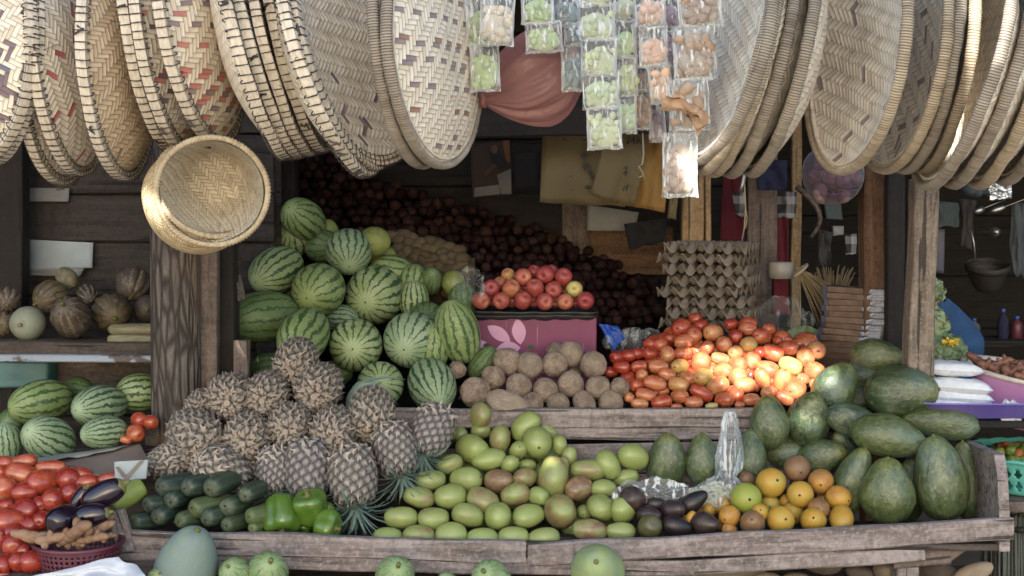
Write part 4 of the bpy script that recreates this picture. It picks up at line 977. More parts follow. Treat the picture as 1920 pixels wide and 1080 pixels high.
# oranges, avocados (2.455x crop at (1140,640))
def rnd_mesh(name, mat, s, prof=None, amp=.02):
    body = mk('peel', mat, lumpy(prof or ell(20, .95), s, amp, 2., 26)); st = mk('stalk_scar', SCAR, lathe([(.05, .485), (.05, .497), (.015, .503)], 8)); return [('peel', body), ('stalk_scar', st)]
oranges = [rnd_mesh('orange', ORANGE, 4, amp=.03), rnd_mesh('orange', ORANGE, 5, amp=.035)]
avo_p = smoothprof([(.02, -.5), (.3, -.47), (.48, -.25), (.5, -.02), (.38, .24), (.24, .42), (.1, .49), (.02, .5)], 22)
avos = [rnd_mesh('avocado', AVOCADO, 6, avo_p, .04), rnd_mesh('avocado', AVOCADO, 9, avo_p, .05)]
def FY(Yp): return 4.09+max(0, (985-Yp))/110*.19
for i, (x, y, w, h, t, look) in enumerate([
 (635, 722, 142, 152, .05, 'large lime-green orange at the side of the heap'), (750, 652, 142, 140, .42, 'mustard yellow orange high in the heap under a papaya'), (870, 585, 132, 118, .98, 'dull brown orange topmost on the heap'),
 (980, 645, 122, 117, .72, 'deep orange fruit beside the brown topmost one'), (885, 705, 136, 118, .40, 'olive-yellow orange in the centre of the heap'), (1060, 720, 122, 117, .55, 'bright orange fruit at the papaya end'),
 (745, 752, 100, 84, .32, 'yellow orange wedged below the mustard one'), (560, 805, 112, 102, .68, 'blotchy orange fruit beside the dark avocados'), (525, 757, 92, 74, .55, 'small orange behind the blotchy one'),
 (465, 777, 66, 66, .55, 'half-hidden orange behind the avocados'), (700, 788, 90, 84, .52, 'orange tucked under the lime-green one'), (795, 822, 142, 104, .40, 'golden yellow orange in the front row, largest there'),
 (850, 790, 116, 84, .36, 'yellow orange behind the front row'), (945, 825, 142, 90, .42, 'speckled golden orange, second from the papaya end of the front row'), (970, 772, 124, 88, .88, 'tan orange in the middle of the heap'),
 (1075, 817, 132, 92, .50, 'clean bright orange at the papaya end of the front row'), (665, 838, 138, 94, .97, 'grey-brown orange in the front row'), (560, 872, 84, 44, .75, 'small tan orange pressed to the front board'),
 (525, 842, 56, 66, .7, 'orange sliver behind the purple avocado'), (990, 727, 76, 70, .8, 'shaded orange deep in the heap'), (820, 737, 66, 70, .5, 'shaded yellow orange deep in the heap'), (640, 642, 96, 58, .99, 'brown round fruit behind the lime-green orange')]):
    X, Yp = 1140+x/2.455, 640+y/2.455
    spawn(oranges[i % 2], 'orange', look, 'orange', 'oranges heaped in the tray', pose(X, Yp, w/2.455, max(h, w*.85)/2.455, FY(Yp)+(.07 if 'hidden' in look or 'behind' in look or 'shaded' in look or 'wedged' in look else 0), 1.02, pole=(random.uniform(-.6, .6), random.uniform(-.6, .4))), tone=t)
for i, (x, y, w, h, ang, t, look) in enumerate([
 (120, 732, 140, 120, -40, .55, 'purple-brown avocado at the back against the plastic bag'), (192, 800, 112, 90, 0, .3, 'blackish avocado behind the olive one'), (188, 856, 122, 112, 60, 1., 'olive-brown avocado next to the last mango'),
 (302, 776, 116, 100, 20, .45, 'wine-dark avocado in the middle of the cluster'), (395, 738, 150, 88, 35, .15, 'black pear-shaped avocado with its neck raised'), (318, 852, 142, 100, -10, .2, 'shiny black avocado on the front board'),
 (450, 840, 128, 108, 0, .5, 'dark purple avocado next to the oranges'), (225, 748, 90, 60, 0, .35, 'shaded avocado at the back of the cluster')]):
    X, Yp = 1140+x/2.455, 640+y/2.455
    spawn(avos[i % 2], 'avocado', look, 'avocado', 'dark avocados in the tray', pose(X, Yp, w/2.455, h/2.455, FY(Yp)+.01, 1.3, ang=ang), tone=t)
m = mk('flesh', ORANGE, lumpy(ell(12), 3, .06, 2, 14))
spawn(m, 'fruit_piece', 'bright orange cut papaya piece between two dark avocados', 'fruit piece', None, pose(1140+382/2.455, 640+818/2.455, 80/2.455, 55/2.455, 4.13, 1.3, ang=70), tone=.55)

# papayas
pap_p = smoothprof([(.015, -.5), (.14, -.475), (.36, -.365), (.49, -.17), (.495, .02), (.42, .20), (.31, .35), (.18, .455), (.03, .495)], 32)
def pap_mesh(s):
    body = mk('skin', PAPAYA, lumpy(pap_p, s, .11, 1.7, 36, 5, .03)); st = mk('stalk', STEM, lathe([(.045, .47), (.035, .50), (.03, .512), (.015, .514)], 8)); return [('skin', body), ('stalk', st)]
paps = [pap_mesh(s) for s in (1, 2, 3)]
for i, (x, y, w, h, ang, t, where, Y) in enumerate([
 (270, 555, 258, 176, 88, .1, 'standing nearest the mangoes, wrapped in a shiny film', 4.36), (435, 550, 242, 152, 92, .0, 'standing behind the knotted bean bag', 4.36), (655, 535, 242, 150, 88, .05, 'standing behind the lime-green orange', 4.38),
 (740, 375, 238, 176, 95, 0, 'upright against the ledge below the tomatoes', 4.42), (925, 360, 222, 190, 90, 0, 'with a bright streak of sun across it', 4.42), (1045, 210, 235, 190, 55, .1, 'tilted beside the sunlit tomatoes', 4.52),
 (1170, 160, 150, 130, 0, 0, 'in the shade behind the tilted one', 4.66), (1235, 70, 190, 160, 0, .05, 'topmost one against the sawn post', 4.66), (1350, 235, 260, 238, 10, .05, 'big and broad near the top with a bluish sheen', 4.47),
 (1145, 375, 300, 150, -20, 0, 'long dark one lying across the heap', 4.40), (1290, 440, 325, 190, -12, .25, 'long one lying crosswise in front, yellowish at its tip', 4.27), (1530, 375, 330, 152, 176, .15, 'lying along the end of the tray with its stalk outward', 4.42),
 (820, 510, 172, 150, 0, .1, 'round shaded one behind the orange heap', 4.46), (985, 530, 182, 162, 20, .05, 'dusty one just behind the topmost orange', 4.38), (1075, 480, 130, 114, 110, 0, 'small one in the gap under the long ones', 4.44),
 (1120, 650, 330, 165, 72, .05, 'standing dark one beside the bright oranges', 4.26), (1286, 690, 300, 240, 92, .2, 'large upright one in front with a yellow crown', 4.17), (1528, 632, 385, 242, 100, .05, 'biggest, pear-shaped one at the tray end', 4.19),
 (1645, 640, 330, 150, 92, .1, 'last one squeezed against the end board', 4.30), (1170, 268, 150, 112, 0, 0, 'buried one under the big broad one', 4.6), (1510, 292, 110, 70, 0, .1, 'just showing behind the crosswise end one', 4.6), (1385, 690, 285, 140, 90, 0, 'dark one in the gap between the two largest', 4.32)]):
    X, Yp = 1140+x/2.455, 640+y/2.455
    # the narrow stalk end (+z) points up or as given
    w /= 2.40; h /= 2.34; s = Y/F*1.002; A = math.radians(ang); ph = math.radians(random.uniform(-14, 14))
    if w/h < 1.2: ph = math.radians(-32)
    ax = Vector((math.cos(A)*math.cos(ph), math.sin(ph), math.sin(A)*math.cos(ph))); L = w*s/math.cos(ph)*(1.05 if w/h >= 1.2 else 1.12)
    M = Matrix.Translation(P(X, Yp, Y)) @ frame(ax, random.uniform(0, 6)) @ Matrix.Diagonal((h*s, h*s, L, 1))
    spawn(paps[i % 3], 'papaya', 'green papaya '+where, 'papaya', 'green papayas at the end of the tray', M, tone=t)

# cucumbers (2.454x crop at (0,640))
def cuke_mesh(s):
    pr = smoothprof([(.03, -.5), (.3, -.485), (.45, -.42), (.5, -.2), (.49, .2), (.44, .41), (.28, .485), (.05, .5)], 26)
    def ex(q, a, t): return Vector((q.x+.10*math.sin(PI*t), q.y, q.z))
    body = mk('skin', CUKE, lumpy(pr, s, .06, 2.5, 24, extra=ex)); st = mk('blossom_scar', SCAR, lathe([(.06, .485), (.06, .502), (.02, .506)], 8)); return [('skin', body), ('blossom_scar', st)]
cukes = [cuke_mesh(1), cuke_mesh(2)]
for i, (x, y, h, ax, t, where) in enumerate([
 (585, 705, 100, None, .95, 'yellow-green cucumber with a thin dry tip at the tray corner'), (735, 668, 108, 25, 0, 'dark green cucumber at the top next to the yellow-green one'), (855, 676, 104, 15, 0, 'dark green cucumber at the top, middle of three'), (965, 680, 110, 5, .05, 'dark green cucumber at the top, nearest the pineapples'),
 (675, 745, 94, 25, 0, 'dark green cucumber in the middle layer under the yellow-green one'), (790, 738, 96, 0, 0, 'dark green cucumber in the middle layer, second from the corner'), (890, 765, 104, 28, .25, 'lighter green cucumber in the middle layer with a bright side'), (1040, 756, 104, 0, .08, 'dark green cucumber in the middle layer near the slanted pineapple'), (1130, 712, 92, 0, .05, 'dark green cucumber propped against the pineapple'),
 (615, 825, 94, 20, 0, 'dark green cucumber in the bottom layer at the tray corner'), (725, 815, 98, 0, 0, 'blackish cucumber in the bottom layer, second from the corner'), (825, 830, 86, 15, .15, 'dark green cucumber in the bottom layer, third from the corner'), (950, 820, 100, 12, .05, 'dark green cucumber in the bottom layer, fourth from the corner'), (1045, 846, 82, 10, .15, 'small green cucumber at the bottom, second from the peppers'), (1150, 806, 94, 30, .3, 'mid green cucumber lying on top of the last one'), (1160, 858, 60, 5, .35, 'flattest green cucumber on the board by the peppers')]):
    X, Yp = x/2.454, 640+y/2.454; d = h/2.454; Y = 4.03+(985-Yp)/90*.06; s = Y/F
    if ax is None: A = Vector((-.72, -.45, -.42)); L = 2.55
    else: A = Vector((-math.sin(math.radians(ax+14)), -math.cos(math.radians(ax+14)), random.uniform(-.05, .08))); L = 2.9
    L = 2.1 if ax is not None else 1.75; A.normalize(); c = P(X, Yp, Y)-A*(d*s*(.95 if ax is not None else 0.0))
    M = Matrix.Translation(c) @ frame(A, random.uniform(0, 6)) @ Matrix.Diagonal((d*s, d*s, d*s*L, 1))
    spawn(cukes[i % 2], 'cucumber', where, 'cucumber', 'cucumbers stacked in the tray corner', M, tone=t)
    if ax is None:
        tp = MB().add(*tube([P(238, 897, 4.10), P(247, 894, 4.10), P(251, 888, 4.10)], .004, 5, lambda u: 1-.6*u)); 

# green peppers
def pepper_mesh(s):
    pr = smoothprof([(.03, -.42), (.18, -.47), (.34, -.46), (.44, -.3), (.47, 0), (.5, .25), (.42, .42), (.22, .45), (.05, .36)], 26)
    def ex(q, a, t): return Vector((q.x, q.y, q.z+.05*math.cos(4*a)*(1-t)**2))
    body = mk('skin', PEPPER, lumpy(pr, s, .12, 1.6, 40, 4, .20, 1.4, ex)); st = mk('stalk', STEM, lathe([(.15, .36), (.13, .41), (.06, .44), (.05, .58), (.07, .62), (.02, .625)], 10)); return [('skin', body), ('stalk', st)]
peps = [pepper_mesh(2), pepper_mesh(5)]
for i, (x, y, w, h, ax, where) in enumerate([(528, 966, 68, 76, (.1, -.55, -.8), 'hanging stalk-down beside the cucumbers'), (583, 952, 64, 66, (-.2, -.3, .9), 'glossy lobed one in the middle'), (614, 988, 62, 44, (.9, -.3, -.1), 'small one lying on its side by the pineapple leaves'), (606, 966, 50, 44, (.4, .6, .5), 'shaded one behind the small one'), (566, 990, 44, 30, (.2, .5, .3), 'dull one pressed behind the front board')]):
    Y = 4.07+max(0, 985-y)/90*.08+(.05 if 'shaded' in where or 'dull' in where else 0); s = Y/F
    M = Matrix.Translation(P(x, y, Y)) @ frame(ax, .6*i) @ Matrix.Diagonal((w*s, w*s, h*s, 1))
    spawn(peps[i % 2], 'bell_pepper', 'green bell pepper '+where, 'bell pepper', 'green bell peppers in the tray', M, tone=[.5, .4, .6, .2, .3][i])

# aubergines and ginger at the side counter
egg_p = smoothprof([(.02, -.5), (.3, -.46), (.48, -.26), (.5, .0), (.46, .2), (.36, .38), (.2, .48), (.02, .5)], 24)
eb = mk('skin', EGGPLANT, lumpy(egg_p, 3, .03, 1.5, 26)); ec = mk('calyx', STEM, lumpy(smoothprof([(.30, .38), (.24, .47), (.1, .52), (.05, .62), (.01, .63)], 10), 4, .1, 3, 15, 5, .3))
for x, y, w, h, ang, where, Y in [(478, 705, 215, 125, 28, 'large one slanting up to the tray corner', 3.93), (372, 725, 130, 78, 60, 'half hidden behind the large slanting one', 4.0), (422, 800, 165, 110, 10, 'resting on the ginger basket', 3.88), (290, 815, 135, 125, 20, 'round end facing out beside the ginger', 3.87)]:
    spawn([('skin', eb), ('calyx', ec)], 'aubergine', 'glossy black aubergine '+where, 'aubergine', 'aubergines among the tomatoes', pose(x/2.454, 640+y/2.454, w/2.454, h/2.454, Y, 1.35, ang=ang, flip=-1), tone=.5)
def ginger_mesh(s):
    m = MB(); r = random.Random(s); p = Vector((-.42, 0, 0)); k = 0
    while p.x < .42:
        rr = r.uniform(.13, .2); s0 = len(m.v); m.add(*lumpy(ell(10), s*9+k, .15, 2.5, 12)); m.xf(Matrix.Translation(p) @ Matrix.Rotation(PI/2+r.uniform(-.4, .4), 4, 'Y') @ Matrix.Diagonal((rr*2, rr*2, rr*3.1, 1)), s0)
        if r.random() < .6:
            s0 = len(m.v); m.add(*lumpy(ell(8), s*7+k, .15, 2.5, 10)); m.xf(Matrix.Translation(p+Vector((0, r.uniform(-.1, .1), r.choice((-.16, .18))))) @ frame((r.uniform(-.6, .6), r.uniform(-.5, .5), 1)) @ Matrix.Diagonal((rr*1.4, rr*1.4, rr*2.0, 1)), s0)
        p += Vector((rr*1.25, r.uniform(-.05, .05), r.uniform(-.06, .06))); k += 1
    return m.mesh('root', GINGER)
gings = [ginger_mesh(s) for s in (1, 2, 3)]
for i, (x, y, L, ang, where, Y) in enumerate([(160, 890, 175, -5, 'knobbly root hanging over the basket rim', 3.86), (262, 902, 140, 12, 'short root in the middle of the basket', 3.84), (352, 888, 190, 28, 'thick root slanting across the basket', 3.83), (440, 862, 150, 30, 'pale root piled at the back', 3.88), (474, 842, 110, 50, 'broken root on top of the pile', 3.9), (430, 912, 130, 5, 'low root along the rim', 3.84), (486, 892, 80, 10, 'stubby root at the tray end', 3.86), (330, 920, 120, -10, 'dark root under the thick one', 3.86)]):
    s = Y/F*L/2.454
    M = Matrix.Translation(P(x/2.454, 640+y/2.454, Y)) @ Matrix.Rotation(-math.radians(ang), 4, 'Y') @ Matrix.Rotation(random.uniform(-.4, .4), 4, 'Z') @ Matrix.Diagonal((s, s*.9, s*.9, 1))
    spawn(gings[i % 3], 'ginger_root', 'brown ginger '+where, 'ginger', 'ginger in the maroon basket', M, tone=random.uniform(.2, .9))

# pumpkins and gourds of the shelf (3.177x crop at (0,320))
def ribbed(name, mat, s, n, la, prof=None):
    body = mk('skin', mat, lumpy(prof or ell(22, .85), s, .06, 1.8, 60, n, la, .8)); st = mk('stalk', STEM, lathe([(.09, .44), (.055, .5), (.05, .58), (.06, .6), (.01, .605)], 8)); return [('skin', body), ('stalk', st)]
PKA = m_melon('streaked_dark_pumpkin', (.055, .042, .036), (.08, .062, .05), (.15, .11, .07), 11, .17, .5, .2); PKB = m_melon('golden_brown_pumpkin', (.085, .062, .036), (.12, .09, .05), (.035, .028, .022), 12, .25, .5, .2); pk = [ribbed('pumpkin', PKA, 1, 10, .16), ribbed('pumpkin', PKB, 2, 12, .13)]; wg = ribbed('gourd', PUMPKIN, 4, 0, 0)
for i, (tp, x, y, w, h, pole, t, look, Y) in enumerate([
 (wg, 165, 910, 212, 205, (-.05, 0), 1., 'pale grey-green gourd with a dark navel, at the front of the shelf', 4.70), (pk[0], 425, 875, 245, 220, (.0, -.5), .22, 'dark ribbed pumpkin with tan streaks, front centre of the shelf', 4.70),
 (pk[1], 305, 757, 210, 200, (-.6, .3), .5, 'brown-gold ribbed pumpkin behind the pale gourd', 4.84), (wg, 400, 642, 185, 122, (.6, .4), .8, 'olive smooth gourd topmost in front of the white paper', 4.95),
 (pk[0], 520, 740, 185, 115, (.5, .3), .38, 'tan pumpkin wedged between the dark ones', 4.9), (pk[1], 665, 845, 245, 225, (.4, .2), .12, 'dark grooved pumpkin in the middle of the shelf', 4.82),
 (pk[0], 798, 675, 208, 195, (-.05, .75), .4, 'upside-down blotchy pumpkin with its stalk showing, on the pile by the post', 4.92), (wg, 880, 825, 160, 180, (.2, 0), .2, 'grey smooth pumpkin half behind the bark post', 4.9),
 (pk[0], 45, 770, 150, 160, (.3, .3), .55, 'golden-brown pumpkin at the far end by the dark post', 4.82), (pk[1], 5, 915, 110, 190, (.3, 0), .15, 'almost black pumpkin cut off at the end of the shelf', 4.72)]):
    spawn(tp, 'pumpkin', look, 'pumpkin', 'pumpkins on the side shelf', pose(x/3.177, 320+y/3.177, w/3.177, h/3.177, Y, 1.0, pole=pole), tone=t)
m = mk('skin', PUMPKIN, lumpy(smoothprof([(.02, -.5), (.4, -.47), (.5, -.3), (.48, .2), (.42, .42), (.02, .5)], 20), 3, .03, 2, 24)); m2 = m
for x, y, w, h, look in [(800, 945, 320, 72, 'long pale gourd lying on top at the shelf edge by the post'), (800, 1003, 320, 56, 'long pale gourd lying underneath at the shelf edge')]:
    spawn(m, 'long_gourd', look, 'gourd', 'long gourds on the side shelf', pose(x/3.177, 320+y/3.177, w/3.177, h/3.177, 4.66 if y < 960 else 4.655, 3, ang=0), tone=.75)

# gourds below the tray
gp = smoothprof([(.02, -.5), (.3, -.46), (.49, -.22), (.5, 0), (.42, .2), (.3, .38), (.17, .48), (.02, .5)], 26)
big = [('skin', mk('skin', GOURD, lumpy(gp, 5, .05, 1.5, 30))), ('stalk', mk('stalk', STEM, lathe([(.06, .47), (.04, .53), (.02, .54)], 8)))]
sq = ribbed('squash', SQUASH_ST, 6, 8, .05)
for tp, x, y, w, h, ang, t, look, Y in [
 (big, 352, 1056, 150, 118, 70, .02, 'dusty blue-grey wax gourd with its top above the front board', 3.86), (sq, 500, 1078, 106, 62, 0, .62, 'light green squash second from the tray corner', 3.87), (sq, 442, 1076, 62, 48, 0, .7, 'small yellow-green squash beside the light one', 3.84),
 (sq, 740, 1084, 88, 58, 0, .45, 'grey-green squash with curved white lines', 3.88), (sq, 920, 1088, 76, 60, 0, .32, 'dark green squash with a pale crown', 3.88), (big, 1120, 1070, 112, 104, 100, .42, 'pale green gourd standing under the seam of the front boards', 3.86),
 (sq, 296, 1084, 40, 30, 0, .8, 'tiny yellow-green squash under the corner', 3.82), (sq, 838, 1092, 40, 30, 0, .95, 'pale squash tip between two green ones', 3.86)]:
    spawn(tp, 'gourd', look, 'gourd', 'gourds standing below the tray', pose(x, y, w, h, Y, 1.3, ang=ang, flip=1) if ang else pose(x, y, w, h*1.3, Y, 1.0, pole=(random.uniform(-.5, .5), -.6)), tone=t)
tub = [mk('skin', TUBER, lumpy(ell(18), s, .14, 1.8, 22)) for s in (1, 2, 3)]
for i, (x, y, w, h, ang, t, look) in enumerate([
 (540, 205, 480, 150, 12, .45, 'long pale grey gourd lying under the tray'), (580, 180, 170, 90, 0, .15, 'dark round pumpkin behind the long grey gourd'), (430, 235, 150, 90, 0, .8, 'tan squash beside the leg'), (340, 190, 160, 90, 0, .1, 'dark squash in the shade'), (120, 235, 200, 80, 0, .2, 'dark grey gourd under the front board'),
 (960, 190, 180, 110, 0, .15, 'wrinkled dark pumpkin next to the leg'), (1255, 225, 100, 90, 60, .9, 'pale onion-shaped root by the leg'), (1140, 235, 120, 70, 0, .3, 'grey root in front of the dark pumpkin'), (1500, 230, 180, 120, 0, .2, 'black gourd beyond the leg'), (1680, 235, 200, 90, 20, .95, 'pinkish tan squash beyond the leg'), (1590, 255, 90, 50, 0, .9, 'small tan squash tip beyond the leg'), (840, 260, 130, 50, 0, .6, 'speckled squash tip below the long gourd'), (780, 180, 120, 70, 0, .1, 'dark lump behind the long gourd'), (690, 260, 150, 60, 0, .7, 'brown squash under the long gourd')]):
    X, Yp = 1160+x/2.526, 980+y/2.526
    spawn(tub[i % 3], 'squash', look, 'squash', 'squashes in the shade below the tray', pose(X, Yp, w/2.526, h/2.526, 4.16+.05*(i % 3) if i else 4.1, 2, ang=ang), tone=t)
# ================================================================== hanging winnowing baskets
def tray_meshes(R, depth, weave, rimkind, seed, lip=.022):
    """woven dish (rim plane z=0, dome towards +z), its rim hoop and the binding on the rim"""
    na, nr = 72, 26; v = []; uv = []; arc = 0; pr = None; rings = []
    for j in range(nr+1):
        t = j/nr; r = R*(1-(1-t)**1.25) if False else R*t
        z = depth*(1-max(0, (t-.05)/.95)**3.2)
        if pr is not None: arc += math.hypot(r-pr[0], z-pr[1])
        pr = (r, z); rings.append((r, z, arc))
    for off in (0, -.005):
        for r, z, a_ in rings:
            for i in range(na):
                q = 2*PI*i/na; c, s_ = math.cos(q), math.sin(q)
                wz = .006*nz((c*r*6, s_*r*6, 1), 1, seed)
                v.append((r*c, r*s_, z+off+wz)); uv.append((a_*c+seed*.37, a_*s_+seed*.23))
    f = grid_faces(na, nr+1, True); n0 = na*(nr+1)
    f2 = [tuple(i+n0 for i in q[::-1]) for q in grid_faces(na, nr+1, True)]
    m = MB(); m.v = v; m.f = f+f2
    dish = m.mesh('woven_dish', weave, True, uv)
    if rimkind == 'lashed':
        h = MB(); n = 90                                        # flat split-cane hoops, one outside and one inside
        for ro, hw, th in ((R+.004, .012, .007), (R-.008, .011, .006)):
            sec = [(-th/2, -hw), (th/2, -hw), (th/2+.001, 0), (th/2, hw), (-th/2, hw)]
            for j in range(n):
                q = 2*PI*j/n; wob = .0025*nz((math.cos(q)*3, math.sin(q)*3, ro*40), 1, seed)
                for dr, z in sec: h.v.append(((ro+dr+wob)*math.cos(q), (ro+dr+wob)*math.sin(q), z+lip*.2+wob))
            b = len(h.v)-n*5
            for j in range(n):
                for i in range(5):
                    k = (i+1) % 5; j2 = (j+1) % n; h.f.append((b+j*5+i, b+j2*5+i, b+j2*5+k, b+j*5+k))
        hoop = h.mesh('rim', HOOP, False)
        L = MB(); nl = int(2*PI*R/.021); r_ = random.Random(seed)
        for j in range(nl):
            q = 2*PI*(j+r_.uniform(-.15, .15))/nl; lo, hi = -.0125, .0125+.004; a, b2 = R-.0145, R+.0105; loop = []
            for rr, z in ((a, lo), (b2, lo), (b2+.001, .002), (b2, hi), ((a+b2)/2, hi+.003), (a, hi)):
                qq = q+r_.uniform(-.003, .003)+(.006 if z > 0 else 0); loop.append((rr*math.cos(qq), rr*math.sin(qq), z+lip*.2))
            L.add(*tube(loop, .0017, 4, closed=True))
        for k in range(5):                                       # knots where the cord is tied off
            q = r_.uniform(0, 6.28); c = Vector(((R+.01)*math.cos(q), (R+.01)*math.sin(q), .004)); L.add(*tube([c+Vector((r_.uniform(-.014, .014), r_.uniform(-.014, .014), r_.uniform(-.014, .014))) for _ in range(5)], .003, 4))
        for k in range(9):                                       # loose fibre ends
            q = r_.uniform(0, 6.28); c = Vector((R*math.cos(q), R*math.sin(q), .0)); d = Vector((math.cos(q)*r_.uniform(.2, 1), math.sin(q)*r_.uniform(.2, 1), r_.uniform(-.8, .8))); e = Vector((r_.uniform(-1, 1), r_.uniform(-1, 1), r_.uniform(-1, 1)))
            l_ = r_.uniform(.015, .05); L.add(*tube([c, c+d*l_*.5+e*.004, c+d*l_+e*.016], .0009, 3))
        bind = L.mesh('lashing', CORD, False)
    else:
        h = MB(); ng = 560
        for ro, z0, rr_, rz_ in ((R+.003, .001, .0095, .0165),):
            sec = [(math.cos(2*PI*i/10), math.sin(2*PI*i/10)) for i in range(10)]; b = len(h.v)
            for j in range(ng):
                q = 2*PI*j/ng; k = (1.0 if j % 2 else .86)*(1+.12*nz((math.cos(q)*9, math.sin(q)*9, 2), 1, seed)); wv_ = .004*nz((math.cos(q)*2, math.sin(q)*2, 5), 1, seed)
                for c, s_ in sec:
                    rr = ro+c*rr_*k; h.v.append((rr*math.cos(q), rr*math.sin(q), z0+wv_+s_*rz_*k))
            for j in range(ng):
                for i in range(10):
                    k = (i+1) % 10; j2 = (j+1) % ng; h.f.append((b+j*10+i, b+j2*10+i, b+j2*10+k, b+j*10+k))
        hoop = h.mesh('rim', COIL if rimkind == 'coil' else COILDK, True)
        L = MB(); n = 80; sec = [(-.003, -.010), (.003, -.010), (.003, .008), (-.003, .008)]; ro = R-.015
        for j in range(n):
            q = 2*PI*j/n; wob = .002*nz((math.cos(q)*3, math.sin(q)*3, 7), 1, seed)
            for dr, z in sec: L.v.append(((ro+dr+wob)*math.cos(q), (ro+dr+wob)*math.sin(q), z+.004))
        for j in range(n):
            for i in range(4):
                k = (i+1) % 4; j2 = (j+1) % n; L.f.append((j*4+i, j2*4+i, j2*4+k, j*4+k))
        bind = L.mesh('inner_hoop', HOOP, False)
    return [('woven_dish', dish), ('rim', hoop, [('lashing' if rimkind == 'lashed' else 'inner_hoop', bind)])]
TRAYS = {}
for kind, wv, rk in (('pale', WEAVE_PALE, 'lashed'), ('tan', WEAVE_TAN, 'lashed'), ('grey', WEAVE_GREY, 'coil'), ('smoke', WEAVE_GREY, 'coildk'), ('paledk', WEAVE_PALE, 'coildk')):
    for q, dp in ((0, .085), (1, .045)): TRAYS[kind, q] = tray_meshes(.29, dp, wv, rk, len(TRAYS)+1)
def tray_at(kind, q, bx, by, D, al, tau, label, group, Y=3.82, roll=0., dye=0., share=0., cross=0., da=(.2, .1, .16), db=(.2, .1, .16)):
    """bx,by: photo pixel of the lowest rim point; D rim diameter in pixels; al: yaw of the dome axis; tau: lean in the picture plane"""
    R = D/2; t = math.radians(tau); a = math.radians(al)-math.atan((bx-R*math.sin(t)-960)/F)
    c = P(bx-R*math.sin(t), by-R*math.cos(t), Y); s = D*Y/F/.58
    n = Vector((math.sin(a), -math.cos(a), 0)); up = Vector((0, 0, 1))
    lean = Matrix.Rotation(t, 4, (0, -1, 0))             # lowest point swings to the picture's right for tau>0
    lean = Matrix.Rotation(-t, 4, (0, 1, 0))
    x = up.cross(n).normalized(); M = Matrix((x, up, n)).transposed().to_4x4()
    M = Matrix.Translation(c) @ lean @ M @ Matrix.Rotation(math.radians(roll), 4, 'Z') @ Matrix.Diagonal((s, s, s, 1))
    spawn(TRAYS[kind, q], 'winnowing_basket', label, 'basket', group, M, dye=float(dye), dye_share=float(share), dye_cross=float(cross), dye_a=[*da, 1.0], dye_b=[*db, 1.0])
